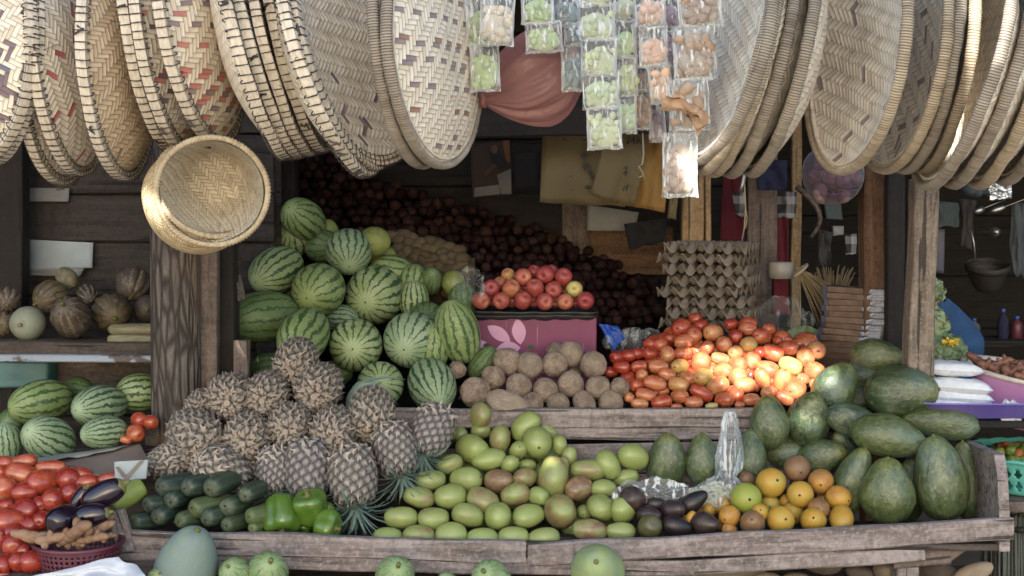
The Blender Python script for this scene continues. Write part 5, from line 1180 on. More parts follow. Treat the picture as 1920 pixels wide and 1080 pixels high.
    # cord loop over the hanging rail
PURP = (.10, .05, .09); RED = (.42, .04, .07); CORAL = (.50, .13, .11); NAVY = (.03, .05, .12); SAGE = (.2, .24, .14); RUST = (.25, .12, .08); MAUVE = (.19, .14, .17)
GL = 'woven trays hanging over the left of the stall'; GR = 'woven trays hanging over the right of the stall'
GL = 'woven winnowing trays on the first rail'; GR = 'woven winnowing trays on the second rail'
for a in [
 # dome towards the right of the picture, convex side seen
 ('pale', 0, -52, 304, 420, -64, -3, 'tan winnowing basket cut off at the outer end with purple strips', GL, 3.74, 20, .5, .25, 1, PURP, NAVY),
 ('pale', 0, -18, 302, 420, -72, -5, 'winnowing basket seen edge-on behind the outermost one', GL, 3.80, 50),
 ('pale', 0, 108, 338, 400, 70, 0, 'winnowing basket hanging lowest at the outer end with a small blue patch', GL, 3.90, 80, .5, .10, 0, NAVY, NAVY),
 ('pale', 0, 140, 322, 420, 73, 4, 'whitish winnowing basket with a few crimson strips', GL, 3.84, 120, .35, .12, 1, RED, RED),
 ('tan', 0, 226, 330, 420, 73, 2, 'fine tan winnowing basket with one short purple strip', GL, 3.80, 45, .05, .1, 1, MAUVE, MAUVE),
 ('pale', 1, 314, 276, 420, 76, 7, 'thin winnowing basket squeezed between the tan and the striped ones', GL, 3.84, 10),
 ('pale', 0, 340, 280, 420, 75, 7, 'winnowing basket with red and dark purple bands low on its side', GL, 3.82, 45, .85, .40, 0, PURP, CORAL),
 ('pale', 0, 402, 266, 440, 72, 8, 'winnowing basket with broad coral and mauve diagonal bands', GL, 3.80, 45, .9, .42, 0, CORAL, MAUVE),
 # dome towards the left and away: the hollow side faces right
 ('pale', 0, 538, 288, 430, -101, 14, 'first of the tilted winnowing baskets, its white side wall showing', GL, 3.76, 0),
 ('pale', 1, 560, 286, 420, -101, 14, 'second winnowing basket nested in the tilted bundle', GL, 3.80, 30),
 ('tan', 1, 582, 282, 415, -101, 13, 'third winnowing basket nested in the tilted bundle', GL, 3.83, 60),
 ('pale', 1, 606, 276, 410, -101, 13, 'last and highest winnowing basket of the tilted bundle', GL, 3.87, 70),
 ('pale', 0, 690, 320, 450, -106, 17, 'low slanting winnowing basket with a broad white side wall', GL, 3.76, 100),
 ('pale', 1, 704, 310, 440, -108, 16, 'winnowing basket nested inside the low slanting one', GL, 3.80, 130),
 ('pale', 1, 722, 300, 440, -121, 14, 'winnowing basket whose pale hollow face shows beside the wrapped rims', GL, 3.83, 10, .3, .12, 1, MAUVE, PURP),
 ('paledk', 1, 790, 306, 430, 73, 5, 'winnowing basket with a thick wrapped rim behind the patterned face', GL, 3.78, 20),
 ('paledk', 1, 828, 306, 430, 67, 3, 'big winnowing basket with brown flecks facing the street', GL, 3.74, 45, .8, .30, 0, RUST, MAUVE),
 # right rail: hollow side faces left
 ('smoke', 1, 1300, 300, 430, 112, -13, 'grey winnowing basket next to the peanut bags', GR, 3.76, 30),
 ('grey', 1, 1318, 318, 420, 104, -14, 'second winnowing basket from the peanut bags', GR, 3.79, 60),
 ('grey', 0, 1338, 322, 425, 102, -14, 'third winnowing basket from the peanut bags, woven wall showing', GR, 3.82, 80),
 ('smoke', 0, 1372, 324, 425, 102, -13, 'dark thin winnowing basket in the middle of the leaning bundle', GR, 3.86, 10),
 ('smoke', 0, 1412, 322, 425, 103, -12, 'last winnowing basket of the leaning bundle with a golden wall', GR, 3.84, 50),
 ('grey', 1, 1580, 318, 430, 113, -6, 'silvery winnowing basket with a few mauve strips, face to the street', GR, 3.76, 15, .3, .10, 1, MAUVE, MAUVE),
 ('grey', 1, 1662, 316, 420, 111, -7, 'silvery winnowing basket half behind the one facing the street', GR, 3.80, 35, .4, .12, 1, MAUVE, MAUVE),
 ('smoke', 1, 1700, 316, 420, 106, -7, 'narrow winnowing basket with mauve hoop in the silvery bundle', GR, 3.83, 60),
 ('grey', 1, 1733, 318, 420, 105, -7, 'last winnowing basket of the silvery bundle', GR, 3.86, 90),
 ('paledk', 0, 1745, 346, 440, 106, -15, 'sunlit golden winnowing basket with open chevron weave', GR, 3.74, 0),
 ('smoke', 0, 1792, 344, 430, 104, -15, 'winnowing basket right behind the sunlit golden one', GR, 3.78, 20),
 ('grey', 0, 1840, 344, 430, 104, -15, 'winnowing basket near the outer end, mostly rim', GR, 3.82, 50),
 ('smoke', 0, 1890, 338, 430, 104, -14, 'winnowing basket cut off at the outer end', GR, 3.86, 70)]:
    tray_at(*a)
# two deep straw bowls hung by the bark post
def bowl_mesh(R, depth, weave, seed):
    na, nr = 72, 34; prof = smoothprof([(.001, 1.0), (.38, .985), (.55, .92), (.70, .70), (.86, .36), (1.0, 0)], nr) if weave is WEAVE_BOWL else smoothprof([(.001, 1.0), (.45, .985), (.78, .88), (1.02, .62), (1.10, .34), (1.0, 0)], nr); prof = [(r*R, z*depth) for r, z in prof]
    v = []; uv = []; arc = 0
    for off in (0, 1):
        arc = 0; pr = prof[0]
        for r, z in prof:
            arc += math.hypot(r-pr[0], z-pr[1]); pr = (r, z)
            for i in range(na):
                q = 2*PI*i/na; c, s_ = math.cos(q), math.sin(q); rr = max(.0005, r-.006*off); wz = .006*nz((c*r*9, s_*r*9, z*9), 1, seed)
                v.append((rr*c+wz, rr*s_, z-.006*off*(z > depth*.5)+wz)); uv.append((arc*c+seed, arc*s_))
    n0 = na*(nr+1); f = [q[::-1] for q in grid_faces(na, nr+1, True)]; f += [tuple(i+n0 for i in q[::-1]) for q in f]
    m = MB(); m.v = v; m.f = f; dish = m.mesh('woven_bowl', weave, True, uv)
    h = MB(); n = 96                                                   # plaited edge
    for k in range(3):
        pts = []
        for j in range(n):
            q = 2*PI*j/n; ph = q*30+k*2*PI/3; rr = R+.003+.0045*math.cos(ph); pts.append((rr*math.cos(q), rr*math.sin(q), .0045*math.sin(ph)+.003))
        h.add(*tube(pts, .0055, 5, closed=True))
    return [('woven_bowl', dish), ('plaited_edge', h.mesh('plaited_edge', weave and STRAWEDGE))]
STRAWEDGE = m_strip('plaited_straw_edge', (.40, .32, .21), (.50, .42, .30), (.22, .165, .10))
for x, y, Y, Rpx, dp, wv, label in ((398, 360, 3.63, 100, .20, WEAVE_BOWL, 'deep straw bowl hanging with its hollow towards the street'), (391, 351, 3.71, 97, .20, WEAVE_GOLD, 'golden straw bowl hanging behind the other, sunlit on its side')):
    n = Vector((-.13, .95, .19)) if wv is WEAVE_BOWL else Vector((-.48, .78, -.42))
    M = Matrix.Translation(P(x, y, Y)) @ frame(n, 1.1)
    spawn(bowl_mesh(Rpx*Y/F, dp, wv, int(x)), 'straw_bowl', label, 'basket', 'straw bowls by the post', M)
cord = MB().add(*tube([P(395, 258, 3.66), P(392, 200, 3.75), P(398, 60, 3.82), P(398, -110, 3.83)], .0025, 5))
o = link('cord_loop', cord.mesh('cord_loop', CORD)); tag(o, 'thin dark cord the straw bowls hang from', 'cord')
# ================================================================== snack sachets, sacks and things hung in the middle
def sachet_mesh(w, h, seed, th=.022):
    nu, nv = 13, 17; r = random.Random(seed); v = []
    for side in (1, -1):
        for j in range(nv):
            for i in range(nu):
                u = -1+2*i/(nu-1); q = -1+2*j/(nv-1)
                b = max(0, (1-abs(u)**2.4))**.55*max(0, 1-max(0, abs(q)-.0)**5)**.8
                low = .55+.45*max(0, min(1, (.45-q)/.8))
                wr = .10*nz((u*2.2, q*1.1, side), 1.6, seed)*b
                pinch = 1-.05*(1-abs(q)**4)
                x = u*w/2*pinch*(1+.02*nz((q*3, side*0, 2), 1, seed)); z = q*h/2+.004*nz((u*3, q, 5), 1, seed)*(1 if abs(q) > .9 else .3)
                y = -side*(th*(b*low*1.15+wr)+.0006); v.append((x, y, z))
    n0 = nu*nv; f = [q[::-1] for q in grid_faces(nu, nv)]+[tuple(i+n0 for i in q) for q in grid_faces(nu, nv)]
    m = MB(); m.v = v; m.f = f; return m.mesh('sachet', FILM)
def snack_mesh(w, h, seed, lump, n, fill=.66, flat=False):
    m = MB(); r = random.Random(seed)
    cols = max(2, int(w*.92/lump)); rows = max(2, int(h*fill/(lump*.82)))
    base = MB().add(*lumpy([(a*.93, b) for a, b in ell(8)], seed, .2, 2, 10)) if not flat else MB().add(*lathe([(.34, -.5), (.46, -.42), (.5, 0), (.46, .42), (.34, .5)], 6))
    for j in range(rows):
        for i in range(cols):
            x = (-.5+(i+.5+(.2 if j % 2 else -.2))/cols)*w*.80; z = -h/2+.012+(j+.5)*lump*.82
            if abs(x) > w*.46 or (j == rows-1 and r.random() < .45): continue
            s0 = len(m.v); m.add(base.v, base.f)
            k = lump*r.uniform(.95, 1.4)*(1 if abs(x) < w*.3 else .8)
            m.xf(Matrix.Translation((x+r.uniform(-.15, .15)*lump, r.uniform(-.010, .006), z+r.uniform(-.15, .15)*lump)) @ Matrix.Rotation(r.uniform(0, 6.28), 4, 'Y') @ Matrix.Rotation(r.uniform(-.5, .5), 4, 'X') @ Matrix.Diagonal((k, k*.85, k*1.15, 1)), s0)
    s0 = len(m.v); m.add(*lumpy(ell(12), seed, .12, 2.5, 18)); m.xf(Matrix.Translation((0, .002, -h*(.5-fill*.48)+.004)) @ Matrix.Diagonal((w*.84, .022, h*fill*.95, 1)), s0)
    return m.mesh('contents', SNACK)
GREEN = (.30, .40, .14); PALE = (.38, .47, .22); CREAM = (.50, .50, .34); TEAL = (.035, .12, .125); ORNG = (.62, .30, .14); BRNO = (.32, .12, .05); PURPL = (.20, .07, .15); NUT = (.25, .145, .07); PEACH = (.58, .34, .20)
STRIPS = [  # label, Y, hue, lump(px), flat, sachets (x,y centre,w,h,angle)
 ('strip of pale green snack sachets next to the patterned basket', 3.82, GREEN, 14, 0, [(902, 40, 62, 92, 2), (909, 124, 58, 94, 3)]),
 ('short strip ending in a cream and green snack sachet above the pink bag', 3.76, CREAM, 15, 0, [(932, 38, 66, 92, -4)]),
 ('strip of two bright green powdery snack sachets', 3.80, GREEN, 11, 0, [(1008, 14, 62, 62, 4), (1020, 70, 70, 58, 6)]),
 ('strip of dark teal sweets sachets', 3.86, TEAL, 13, 0, [(1060, 18, 56, 66, 0), (1074, 64, 36, 46, 3), (1073, 128, 42, 86, 3)]),
 ('long front strip of five pale green snack sachets', 3.70, PALE, 14, 0, [(1119, -16, 70, 56, 2), (1120, 40, 70, 72, 2), (1123, 107, 70, 72, 2), (1127, 168, 70, 74, 3), (1133, 239, 66, 82, 4)]),
 ('strip of light green snack sachets behind the long front strip', 3.80, PALE, 14, 0, [(1171, 8, 42, 58, 0), (1173, 74, 42, 70, 1), (1177, 142, 40, 74, 2), (1177, 214, 34, 72, 2)]),
 ('strip of peach coloured snack sachets twisting at its lower end', 3.74, PEACH, 16, 0, [(1220, 22, 58, 56, 2), (1225, 88, 54, 76, 3), (1238, 156, 44, 76, 12)]),
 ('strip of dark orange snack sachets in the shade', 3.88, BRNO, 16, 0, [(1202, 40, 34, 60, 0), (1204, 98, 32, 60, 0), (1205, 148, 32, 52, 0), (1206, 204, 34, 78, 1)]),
 ('strip of purple sweets sachets behind the peanut ones', 3.92, PURPL, 14, 0, [(1258, 24, 34, 60, 0), (1258, 92, 36, 70, 0), (1232, 226, 34, 80, 6)]),
 ('long strip of brown pillow biscuit sachets beside the grey basket', 3.70, NUT, 18, 1, [(1311, 8, 82, 88, 10), (1302, 98, 80, 102, 6), (1292, 196, 76, 96, 4), (1275, 310, 66, 118, 1)])]
k = 0
for label, Y, hue, lump, flat, L in STRIPS:
    s = Y/F; x0, y0 = L[0][0], L[0][1]; o = empty('sachet_strip', P(x0, y0, Y), label, 'snack sachets', 'strips of snack sachets'); base = o.location.copy()
    for x, y, w, h, ang in L:
        k += 1
        M = Matrix.Translation(P(x, y, Y)-base) @ Matrix.Rotation(math.radians(-ang*.6), 4, 'Y') @ Matrix.Rotation(math.radians(random.uniform(-14, 14)), 4, 'Z')
        c = link('sachet', sachet_mesh(w*s*1.04, h*s*1.02, k), o, M)
        d = link('contents', snack_mesh(w*s, h*s, k, lump*s, 10, .72 if hue is not NUT else .86, flat), c); hv = [min(1, q*random.uniform(.9, 1.1)) for q in hue]
        d['hue'] = [*hv, 1.0]
    st = MB().add(*tube([P(L[0][0], L[0][1]-L[0][3]/2, Y)-base, P(L[0][0]+3, -60, Y+.03)-base, Vector((base.x+.004, 3.82, 2.34))-base], .0018, 4)); link('hanging_string', st.mesh('hanging_string', STRING), o)
# crumpled peach sachet lying across the lower biscuits
m = MB(); n = 14; v = []
for j in range(n):
    for i in range(8):
        t = j/(n-1); u = i/7-.5; c = P(1250+70*t+18*math.sin(t*3), 186+52*t, 3.655); wd = px(44*(1-.35*math.sin(PI*t)), 3.655); d = Vector((.75, 0, .66))
        v.append(c+d*(u*wd)+Vector((0, .03*nz((u*5, t*5, 1), 1, 3)-.012*math.cos(u*PI), .02*nz((u*4, t*6, 8), 1, 5))))
m.add(v, grid_faces(8, n)); o = link('crumpled_sachet', m.mesh('crumpled_sachet', m_translucent('peach_film', (.52, .33, .20), (.64, .45, .32), .4))); tag(o, 'twisted empty peach sachet lying across the biscuit bags', 'sachet')
# dusky pink carrier bag, knotted at its side
K = P(903, 184, 3.98); m = MB(); na, nt_ = 130, 44; v = []
Dv = (P(1075, 95, 3.98)-K); Ln = Dv.length; Dv.normalize(); Up = Vector((0, 1, 0)).cross(Dv).normalized()*-1; Up = Vector((-Dv.z, 0, Dv.x))
for j in range(nt_):
    t = j/(nt_-1)
    rad = px(13+74*math.sin(min(1, t*1.15)*PI*.62)**.9*(1-.25*max(0, t-.7)/.3), 3.98)
    for i in range(na):
        q = 2*PI*i/na; fold = 1+(.20*math.sin(q*9+1.3*math.sin(q*2))*(1-t)**1.1+.06*math.sin(q*23+2*math.sin(q*3))*(1-t)+.10*nz((math.cos(q)*2, math.sin(q)*2, t*3), 1, 4)-.10*abs(nz((math.cos(q)*3.2, math.sin(q)*3.2, t*2.2), 1, 9))-.05*abs(nz((math.cos(q)*8, math.sin(q)*8, t*4), 1, 12)))
        sag = -.03*math.sin(PI*t)
        c = K+Dv*(t*Ln*1.02)
        v.append(c+Up*(math.cos(q)*rad*fold)+Vector((0, 1, 0))*(math.sin(q)*rad*.6*fold)+Vector((0, 0, sag)))
m.add(v, grid_faces(na, nt_, True)); 
for d in range(7):                                                     # gathered ends beyond the knot
    a = 2*PI*d/7; q = K-Dv*.02; m.add(*tube([q, q-Dv*.03+Up*(.02*math.cos(a))+Vector((0, .02*math.sin(a), 0)), q-Dv*.055+Up*(.035*math.cos(a)-.012)], .010, 5, lambda u: 1.1-.5*u))
bag = empty('carrier_bag', P(903, 184, 3.98), 'dusky pink plastic carrier bag knotted at its side, hanging behind the sachets', 'plastic bag')
def rel(mb, root): mb.v = [tuple(Vector(p)-root.location) for p in mb.v]; return mb
link('bag_body', rel(m, bag).mesh('bag_body', PINKBAG), bag)
m = MB(); m.add(*tube([K+Up*(.022*math.cos(a))+Vector((0, .022*math.sin(a), 0))+Dv*.006*math.sin(3*a) for a in [2*PI*i/14 for i in range(14)]], .009, 6, closed=True)); link('knot', rel(m, bag).mesh('knot', PINKBAG), bag)
m = MB().add(*tube([P(1070, 90, 3.98), P(1062, -20, 3.92), Vector((P(1062, 0, 3.9).x, 3.83, 2.34))], .003, 5)); link('hanging_string', rel(m, bag).mesh('hanging_string', STRING), bag)
# yellow sacks, photo prints and papers at the back
def sheet(pts, Y, nu=14, nv=14, amp=.012, seed=1, Ys=None, th=.003):
    """cloth or paper hung flat: four photo corners tl,tr,br,bl"""
    Yc = Ys or [Y]*4; c = [P(*p, y) for p, y in zip(pts, Yc)]; v = []
    for off in (0, th):
        for j in range(nv):
            for i in range(nu):
                u, t = i/(nu-1), j/(nv-1); p = c[0].lerp(c[1], u).lerp(c[3].lerp(c[2], u), t)
                v.append(p+Vector((amp*.3*nz((u*6, t*6, 4), 1, seed)*min(u, 1-u, t, 1-t)*4, amp*nz((u*3.5, t*2.2, 0), 1, seed)+off, amp*.4*nz((u*5, 2, t), 1, seed+3)*(t == 1))))
    n0 = nu*nv; f = grid_faces(nu, nv); f = [q for q in f]+[tuple(i+n0 for i in q[::-1]) for q in f]
    def E(a, b): f.append((a, b, b+n0, a+n0))
    for i in range(nu-1): E(i+1, i); E((nv-1)*nu+i, (nv-1)*nu+i+1)
    for j in range(nv-1): E(j*nu, (j+1)*nu); E((j+1)*nu+nu-1, j*nu+nu-1)
    m = MB(); m.v = [tuple(p) for p in v]; m.f = f; return m
def hung(name, pts, Y, mat, label, cat, amp=.012, seed=1, group=None, extra=(), th=.003, Ys=None):
    m = sheet(pts, Y, amp=amp, seed=seed, th=th, Ys=Ys); c = sum((Vector(p) for p in m.v), Vector())/len(m.v)
    if not extra:
        o = link(name, MB().mesh(name, mat) if False else None) if False else None
        m.v = [tuple(Vector(p)-c) for p in m.v]; o = link(name, m.mesh(name, mat)); o.location = c
        return tag(o, label, cat, group)
    o = empty(name, c, label, cat, group); rel(m, o); link(extra[0], m.mesh(extra[0], mat), o)
    for nm, mb, mt in extra[1:]: rel(mb, o); link(nm, mb.mesh(nm, mt, False), o)
    return o
def stroke(px_, Y, r=.004):
    return tube([P(a, b, Y) for a, b in px_], r, 4)
def inkblots(lst, Y, seed):
    m = MB(); r = random.Random(seed)
    for x, y, w, h in lst:
        n = 12; c = [P(x+w*math.cos(2*PI*k/n)*r.uniform(.6, 1.1), y+h*math.sin(2*PI*k/n)*r.uniform(.6, 1.1), Y) for k in range(n)]; b = len(m.v)
        m.v += [tuple(p) for p in c]+[tuple(p+Vector((0, .002, 0))) for p in c]; m.f.append(tuple(b+k for k in range(n))[::-1])
        for k in range(n): m.f.append((b+k, b+(k+1) % n, b+n+(k+1) % n, b+n+k))
    return m
hung('sack', [(1020, 190), (1190, 205), (1172, 388), (1012, 380)], 5.22, SACK, 'big faded yellow woven sack with smudged black printing, hanging at the back', 'sack', .03, 2, 'yellow sacks',
     ('cloth', ('printing', inkblots([(1095, 292, 9, 5), (1100, 312, 8, 8), (1108, 325, 6, 7), (1112, 333, 5, 6), (1102, 352, 8, 5), (1096, 262, 4, 2), (1071, 330, 2, 2), (1072, 356, 1.6, 2), (1058, 261, 4, 1.6), (1076, 259, 4, 1)], 5.195, 4), INK)))
mm = MB()
for st in ([(1177, 270), (1179, 256), (1183, 265), (1188, 256), (1189, 270)], [(1193, 270), (1197, 257), (1201, 270)], [(1194, 265), (1200, 265)]): mm.add(*stroke(st, 5.142, .0036))
for st in ([(1170, 316), (1175, 311), (1174, 321), (1169, 326)], [(1172, 330), (1176, 322)], [(1168, 358), (1171, 348), (1174, 357), (1177, 346)]): mm.add(*stroke(st, 5.142, .0035))
hung('sack', [(1140, 232), (1218, 244), (1190, 385), (1106, 366)], 5.17, SACK, 'yellow sack folded over the bigger one with letters MA inked on it', 'sack', .02, 5, 'yellow sacks', ('cloth', ('lettering', mm, INK)))
hung('sack', [(1206, 240), (1262, 250), (1246, 398), (1166, 384)], 5.20, SACK_O, 'amber coloured sack hanging nearest the pale post', 'sack', .03, 7, 'yellow sacks')
hung('cloth_scrap', [(1256, 356), (1272, 358), (1268, 412), (1252, 410)], 5.2, SACK, 'limp cream cloth corner hanging beside the pale post', 'cloth', .02, 8)
m = MB().add(*tube([P(1205, 248, 5.08), P(1207, 290, 5.06), P(1204, 308, 5.06), P(1198, 312, 5.06), P(1204, 322, 5.06), P(1208, 334, 5.06)], .0035, 5)); m.add(*tube([P(1204, 330, 5.06), P(1197, 333, 5.06)], .003, 5))
o = link('frayed_string', m.mesh('frayed_string', STRING)); tag(o, 'knotted frayed string dangling in front of the sacks', 'string')
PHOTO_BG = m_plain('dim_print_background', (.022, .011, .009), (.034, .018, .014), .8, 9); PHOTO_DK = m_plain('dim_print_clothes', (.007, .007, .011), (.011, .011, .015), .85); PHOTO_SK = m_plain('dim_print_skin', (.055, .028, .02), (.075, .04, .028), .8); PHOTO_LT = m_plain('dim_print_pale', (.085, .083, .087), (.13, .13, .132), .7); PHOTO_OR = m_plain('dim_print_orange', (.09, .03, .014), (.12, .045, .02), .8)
def flat(poly, Y):
    n = len(poly); a = [P(x, y, Y) for x, y in poly]; b = [p+Vector((0, .0015, 0)) for p in a]; m = MB(); m.v = [tuple(p) for p in a+b]; m.f = [tuple(range(n))[::-1]]+[(k, (k+1) % n, n+(k+1) % n, n+k) for k in range(n)]; return m
hung('photo_print', [(881, 270), (956, 262), (961, 366), (886, 372)], 5.6, PHOTO_BG, 'glossy photo print of a person bending down, pinned to the dark boards', 'photo', .002, 3, None,
     ('paper', ('printed_shirt', flat([(920, 286), (934, 284), (944, 292), (950, 312), (936, 318), (924, 306)], 5.590), PHOTO_DK), ('printed_arm', flat([(926, 306), (932, 312), (912, 330), (906, 326)], 5.589), PHOTO_SK), ('printed_face', flat([(921, 274), (929, 271), (934, 277), (932, 287), (924, 288), (919, 282)], 5.5885), PHOTO_SK), ('printed_trousers', flat([(932, 328), (958, 316), (959, 364), (940, 364)], 5.588), PHOTO_LT), ('printed_ground', flat([(890, 352), (936, 346), (938, 364), (889, 369)], 5.5885), PHOTO_LT), ('printed_stripe', flat([(942, 264), (955, 263), (957, 306), (948, 300)], 5.5892), PHOTO_OR)))
hung('photo_print', [(962, 286), (1006, 282), (1010, 352), (964, 354)], 5.62, PHOTO_DK, 'nearly black plastic-covered print beside the bending person', 'photo', .004, 4)
hung('paper_sheet', [(1102, 384), (1198, 398), (1190, 432), (1101, 433)], 5.70, PAPERW, 'grubby white paper sheet showing under the yellow sacks', 'paper', .01, 5)
hung('dark_rag', [(1170, 420), (1252, 408), (1246, 452), (1180, 470)], 5.6, PHOTO_DK, 'dark pointed rag hanging beside the white paper', 'rag', .02, 6)
# left wall papers
hung('paper_sheet', [(51, 352), (130, 353), (128, 378), (50, 378)], 5.115, PAPERW, 'narrow off-white paper strip high on the side wall', 'paper', .003, 9)
hung('paper_sheet', [(53, 449), (174, 455), (173, 502), (53, 508)], 5.115, PAPERB, 'pale blue-white torn paper sheet pasted on the side wall', 'paper', .004, 10, None)
hung('paper_scrap', [(53, 507), (158, 503), (150, 518), (54, 516)], 5.113, PAPERW, 'torn white paper edge below the blue-white sheet', 'paper', .004, 11)
hung('plastic_crate', [(-30, 680), (92, 680), (90, 724), (-30, 728)], 4.94, m_plain('dim_teal_plastic', (.04, .12, .13), (.06, .16, .17), .5), 'dim turquoise crate side under the pumpkin shelf', 'crate', .004, 12, None, (), .2)
# ================================================================== onions and potatoes heaped at the back
on_p = smoothprof([(.02, -.48), (.25, -.46), (.46, -.25), (.5, 0), (.40, .25), (.18, .42), (.07, .5), (.03, .56)], 16)
ons = [mk('onion', ONION, lumpy(on_p, s, .08, 2.2, 14)) for s in (1, 2, 3)]
top = [(545, 285), (640, 300), (720, 335), (820, 372), (930, 400), (1010, 428), (1080, 458), (1150, 490), (1210, 520), (1262, 560)]
bot = [(545, 430), (640, 440), (730, 436), (800, 470), (860, 500), (930, 560), (1120, 612), (1200, 606), (1262, 600)]
def ip(L, x):
    for (x0, y0), (x1, y1) in zip(L, L[1:]):
        if x0 <= x <= x1: return y0+(y1-y0)*(x-x0)/(x1-x0)
    return L[0][1] if x < L[0][0] else L[-1][1]
def OY(x, y): return 5.86-(y-ip(top, x))/200*.62
k = 0; r = random.Random(5); cells = []
y = 280
while y < 620:
    x = 548+(9 if int(y) % 2 else 0)
    while x < 1262:
        X, Yy = x+r.uniform(-5, 5), y+r.uniform(-5, 5)
        if ip(top, X) < Yy < ip(bot, X): cells.append((X, Yy))
        x += 19.5
    y += 17
r.shuffle(cells); cells.sort(key=lambda c: -c[1]-c[0]*.3)
print('ONIONS', len(cells))
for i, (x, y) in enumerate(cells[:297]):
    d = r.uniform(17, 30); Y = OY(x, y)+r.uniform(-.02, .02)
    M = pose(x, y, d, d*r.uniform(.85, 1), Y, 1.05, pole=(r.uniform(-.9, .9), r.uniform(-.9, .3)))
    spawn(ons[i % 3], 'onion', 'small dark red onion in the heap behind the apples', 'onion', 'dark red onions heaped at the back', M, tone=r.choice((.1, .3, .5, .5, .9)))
m = MB()
for x, y in cells[297:]:
    s0 = len(m.v); src = ons[0]; b = [tuple(v.co) for v in src.vertices]; m.add(b, [tuple(p.vertices) for p in src.polygons]); m.xf(pose(x, y, 24, 22, OY(x, y), 1.05, pole=(r.uniform(-.9, .9), r.uniform(-.9, .3))), s0)
n = 24; v = []                                                        # body of the heap under the top layer
for j in range(n):
    for i in range(40):
        x = 540+728*i/39; t = j/(n-1); yy = ip(top, x)+14+(ip(bot, x)+60-ip(top, x))*t; p = P(x, yy, OY(x, yy)+.07); v.append(p+Vector((0, .02*nz(p, 14, 2), .02*nz(p, 14, 5))))
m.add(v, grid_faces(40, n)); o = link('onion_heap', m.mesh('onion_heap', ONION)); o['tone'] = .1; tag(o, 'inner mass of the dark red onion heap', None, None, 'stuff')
pot = [mk('potato', POTATO, lumpy(ell(14, .9), s, .09, 1.8, 18)) for s in (1, 2, 3)]
for i in range(64):
    t = i/64; row = i % 8; c = i//8
    x = 738+c*17+(8 if row % 2 else 0)+r.uniform(-4, 4)+row*3; y = 440+row*13+c*4.5+r.uniform(-4, 4)
    if x > 882 or y > 560: continue
    M = pose(x, y, r.uniform(27, 34), r.uniform(23, 27), 5.34-(y-440)/110*.16, 1.3)
    spawn(pot[i % 3], 'potato', 'earthy brown potato in the pile between melons and onions', 'potato', 'potatoes piled behind the melons', M, tone=r.uniform(.1, .9))
v = []
for j in range(10):
    for i in range(12): x = 725+165*i/11; y = 445+(x-738)*.26+130*j/9; p = P(x, y, 5.40-(y-440)/110*.16); v.append(p+Vector((0, .02*nz(p, 20, 3), 0)))
o = link('potato_heap', MB().add(v, grid_faces(12, 10)).mesh('potato_heap', POTATO)); o['tone'] = .1; tag(o, 'inner mass of the potato pile', None, None, 'stuff')

# ================================================================== pink carton, apple tray
bx = empty('fruit_carton', P(1001, 640, 4.98), 'magenta printed fruit carton under the apples', 'cardboard box'); o_ = bx.location
a0, a1 = P(885, 594, 4.95), P(1119, 592, 4.95)
m = MB().add(*box(a0.x, a1.x, 4.95, 5.25, .915, a0.z)); rel(m, bx); bb = link('carton_body', m.mesh('carton_body', MAGENTA, False), bx)
bm_ = bb.modifiers.new('bevel', 'BEVEL'); bm_.width = .004; bm_.segments = 2
def petal(pts): return flat(pts, 4.9475)
def leaf(a, b, wd, n=9):
    ax, ay = a; bx_, by_ = b; dx, dy = bx_-ax, by_-ay; L = math.hypot(dx, dy); nx_, ny_ = -dy/L, dx/L; up = []; dn = []
    for k in range(n):
        t = k/(n-1); w_ = wd*math.sin(PI*t)**.8; up.append((ax+dx*t+nx_*w_, ay+dy*t+ny_*w_)); dn.append((ax+dx*t-nx_*w_, ay+dy*t-ny_*w_))
    return up+dn[::-1][1:-1]
m = MB()
for a, b, wd in (((914, 611), (957, 640), 12), ((970, 597), (976, 646), 13), ((890, 636), (924, 668), 11), ((930, 655), (976, 652), 13)):
    q = petal(leaf(a, b, wd)); m.add(q.v, q.f)
rel(m, bx); link('printed_petals', m.mesh('printed_petals', PETAL, False), bx)
m = MB()
for x, y in ((913, 648), (995, 651)): q = flat([(x+7*math.cos(t), y+5*math.sin(t)) for t in [2*PI*i/12 for i in range(12)]], 4.9465); m.add(q.v, q.f)
rel(m, bx); link('hand_holes', m.mesh('hand_holes', BLACKP, False), bx)
m = MB(); c0 = P(1000, 583, 5.05); nu, nv = 45, 22; v = []
for lay in (0, 1):
    for j in range(nv):
        for i in range(nu):
            u = i/(nu-1); t = j/(nv-1); e = max(abs(u-.5)*2, abs(t-.5)*2)
            z = -.008*abs(math.sin(u*PI*6))*abs(math.sin(t*PI*3))+.012*max(0, e-.88)/.12
            v.append((c0.x+(u-.5)*px(236, 5.05), 4.925+.29*t, c0.z-.006+z-lay*.012+.004*nz((u*6, t*6, lay), 1, 2)))
for lay in (0, 1): m.f += [q for q in grid_faces(nu, nv, False, lay*nu*nv)]
m.v = v
tr = link('apple_tray', MB().mesh('x', None)) if False else None
tr = empty('moulded_tray', c0, 'black moulded plastic tray holding the apples on top of the carton', 'tray'); rel(m, tr); o = link('tray_sheet', m.mesh('tray_sheet', BLACKP), tr); sd = o.modifiers.new('thick', 'SOLIDIFY'); sd.thickness = .0025
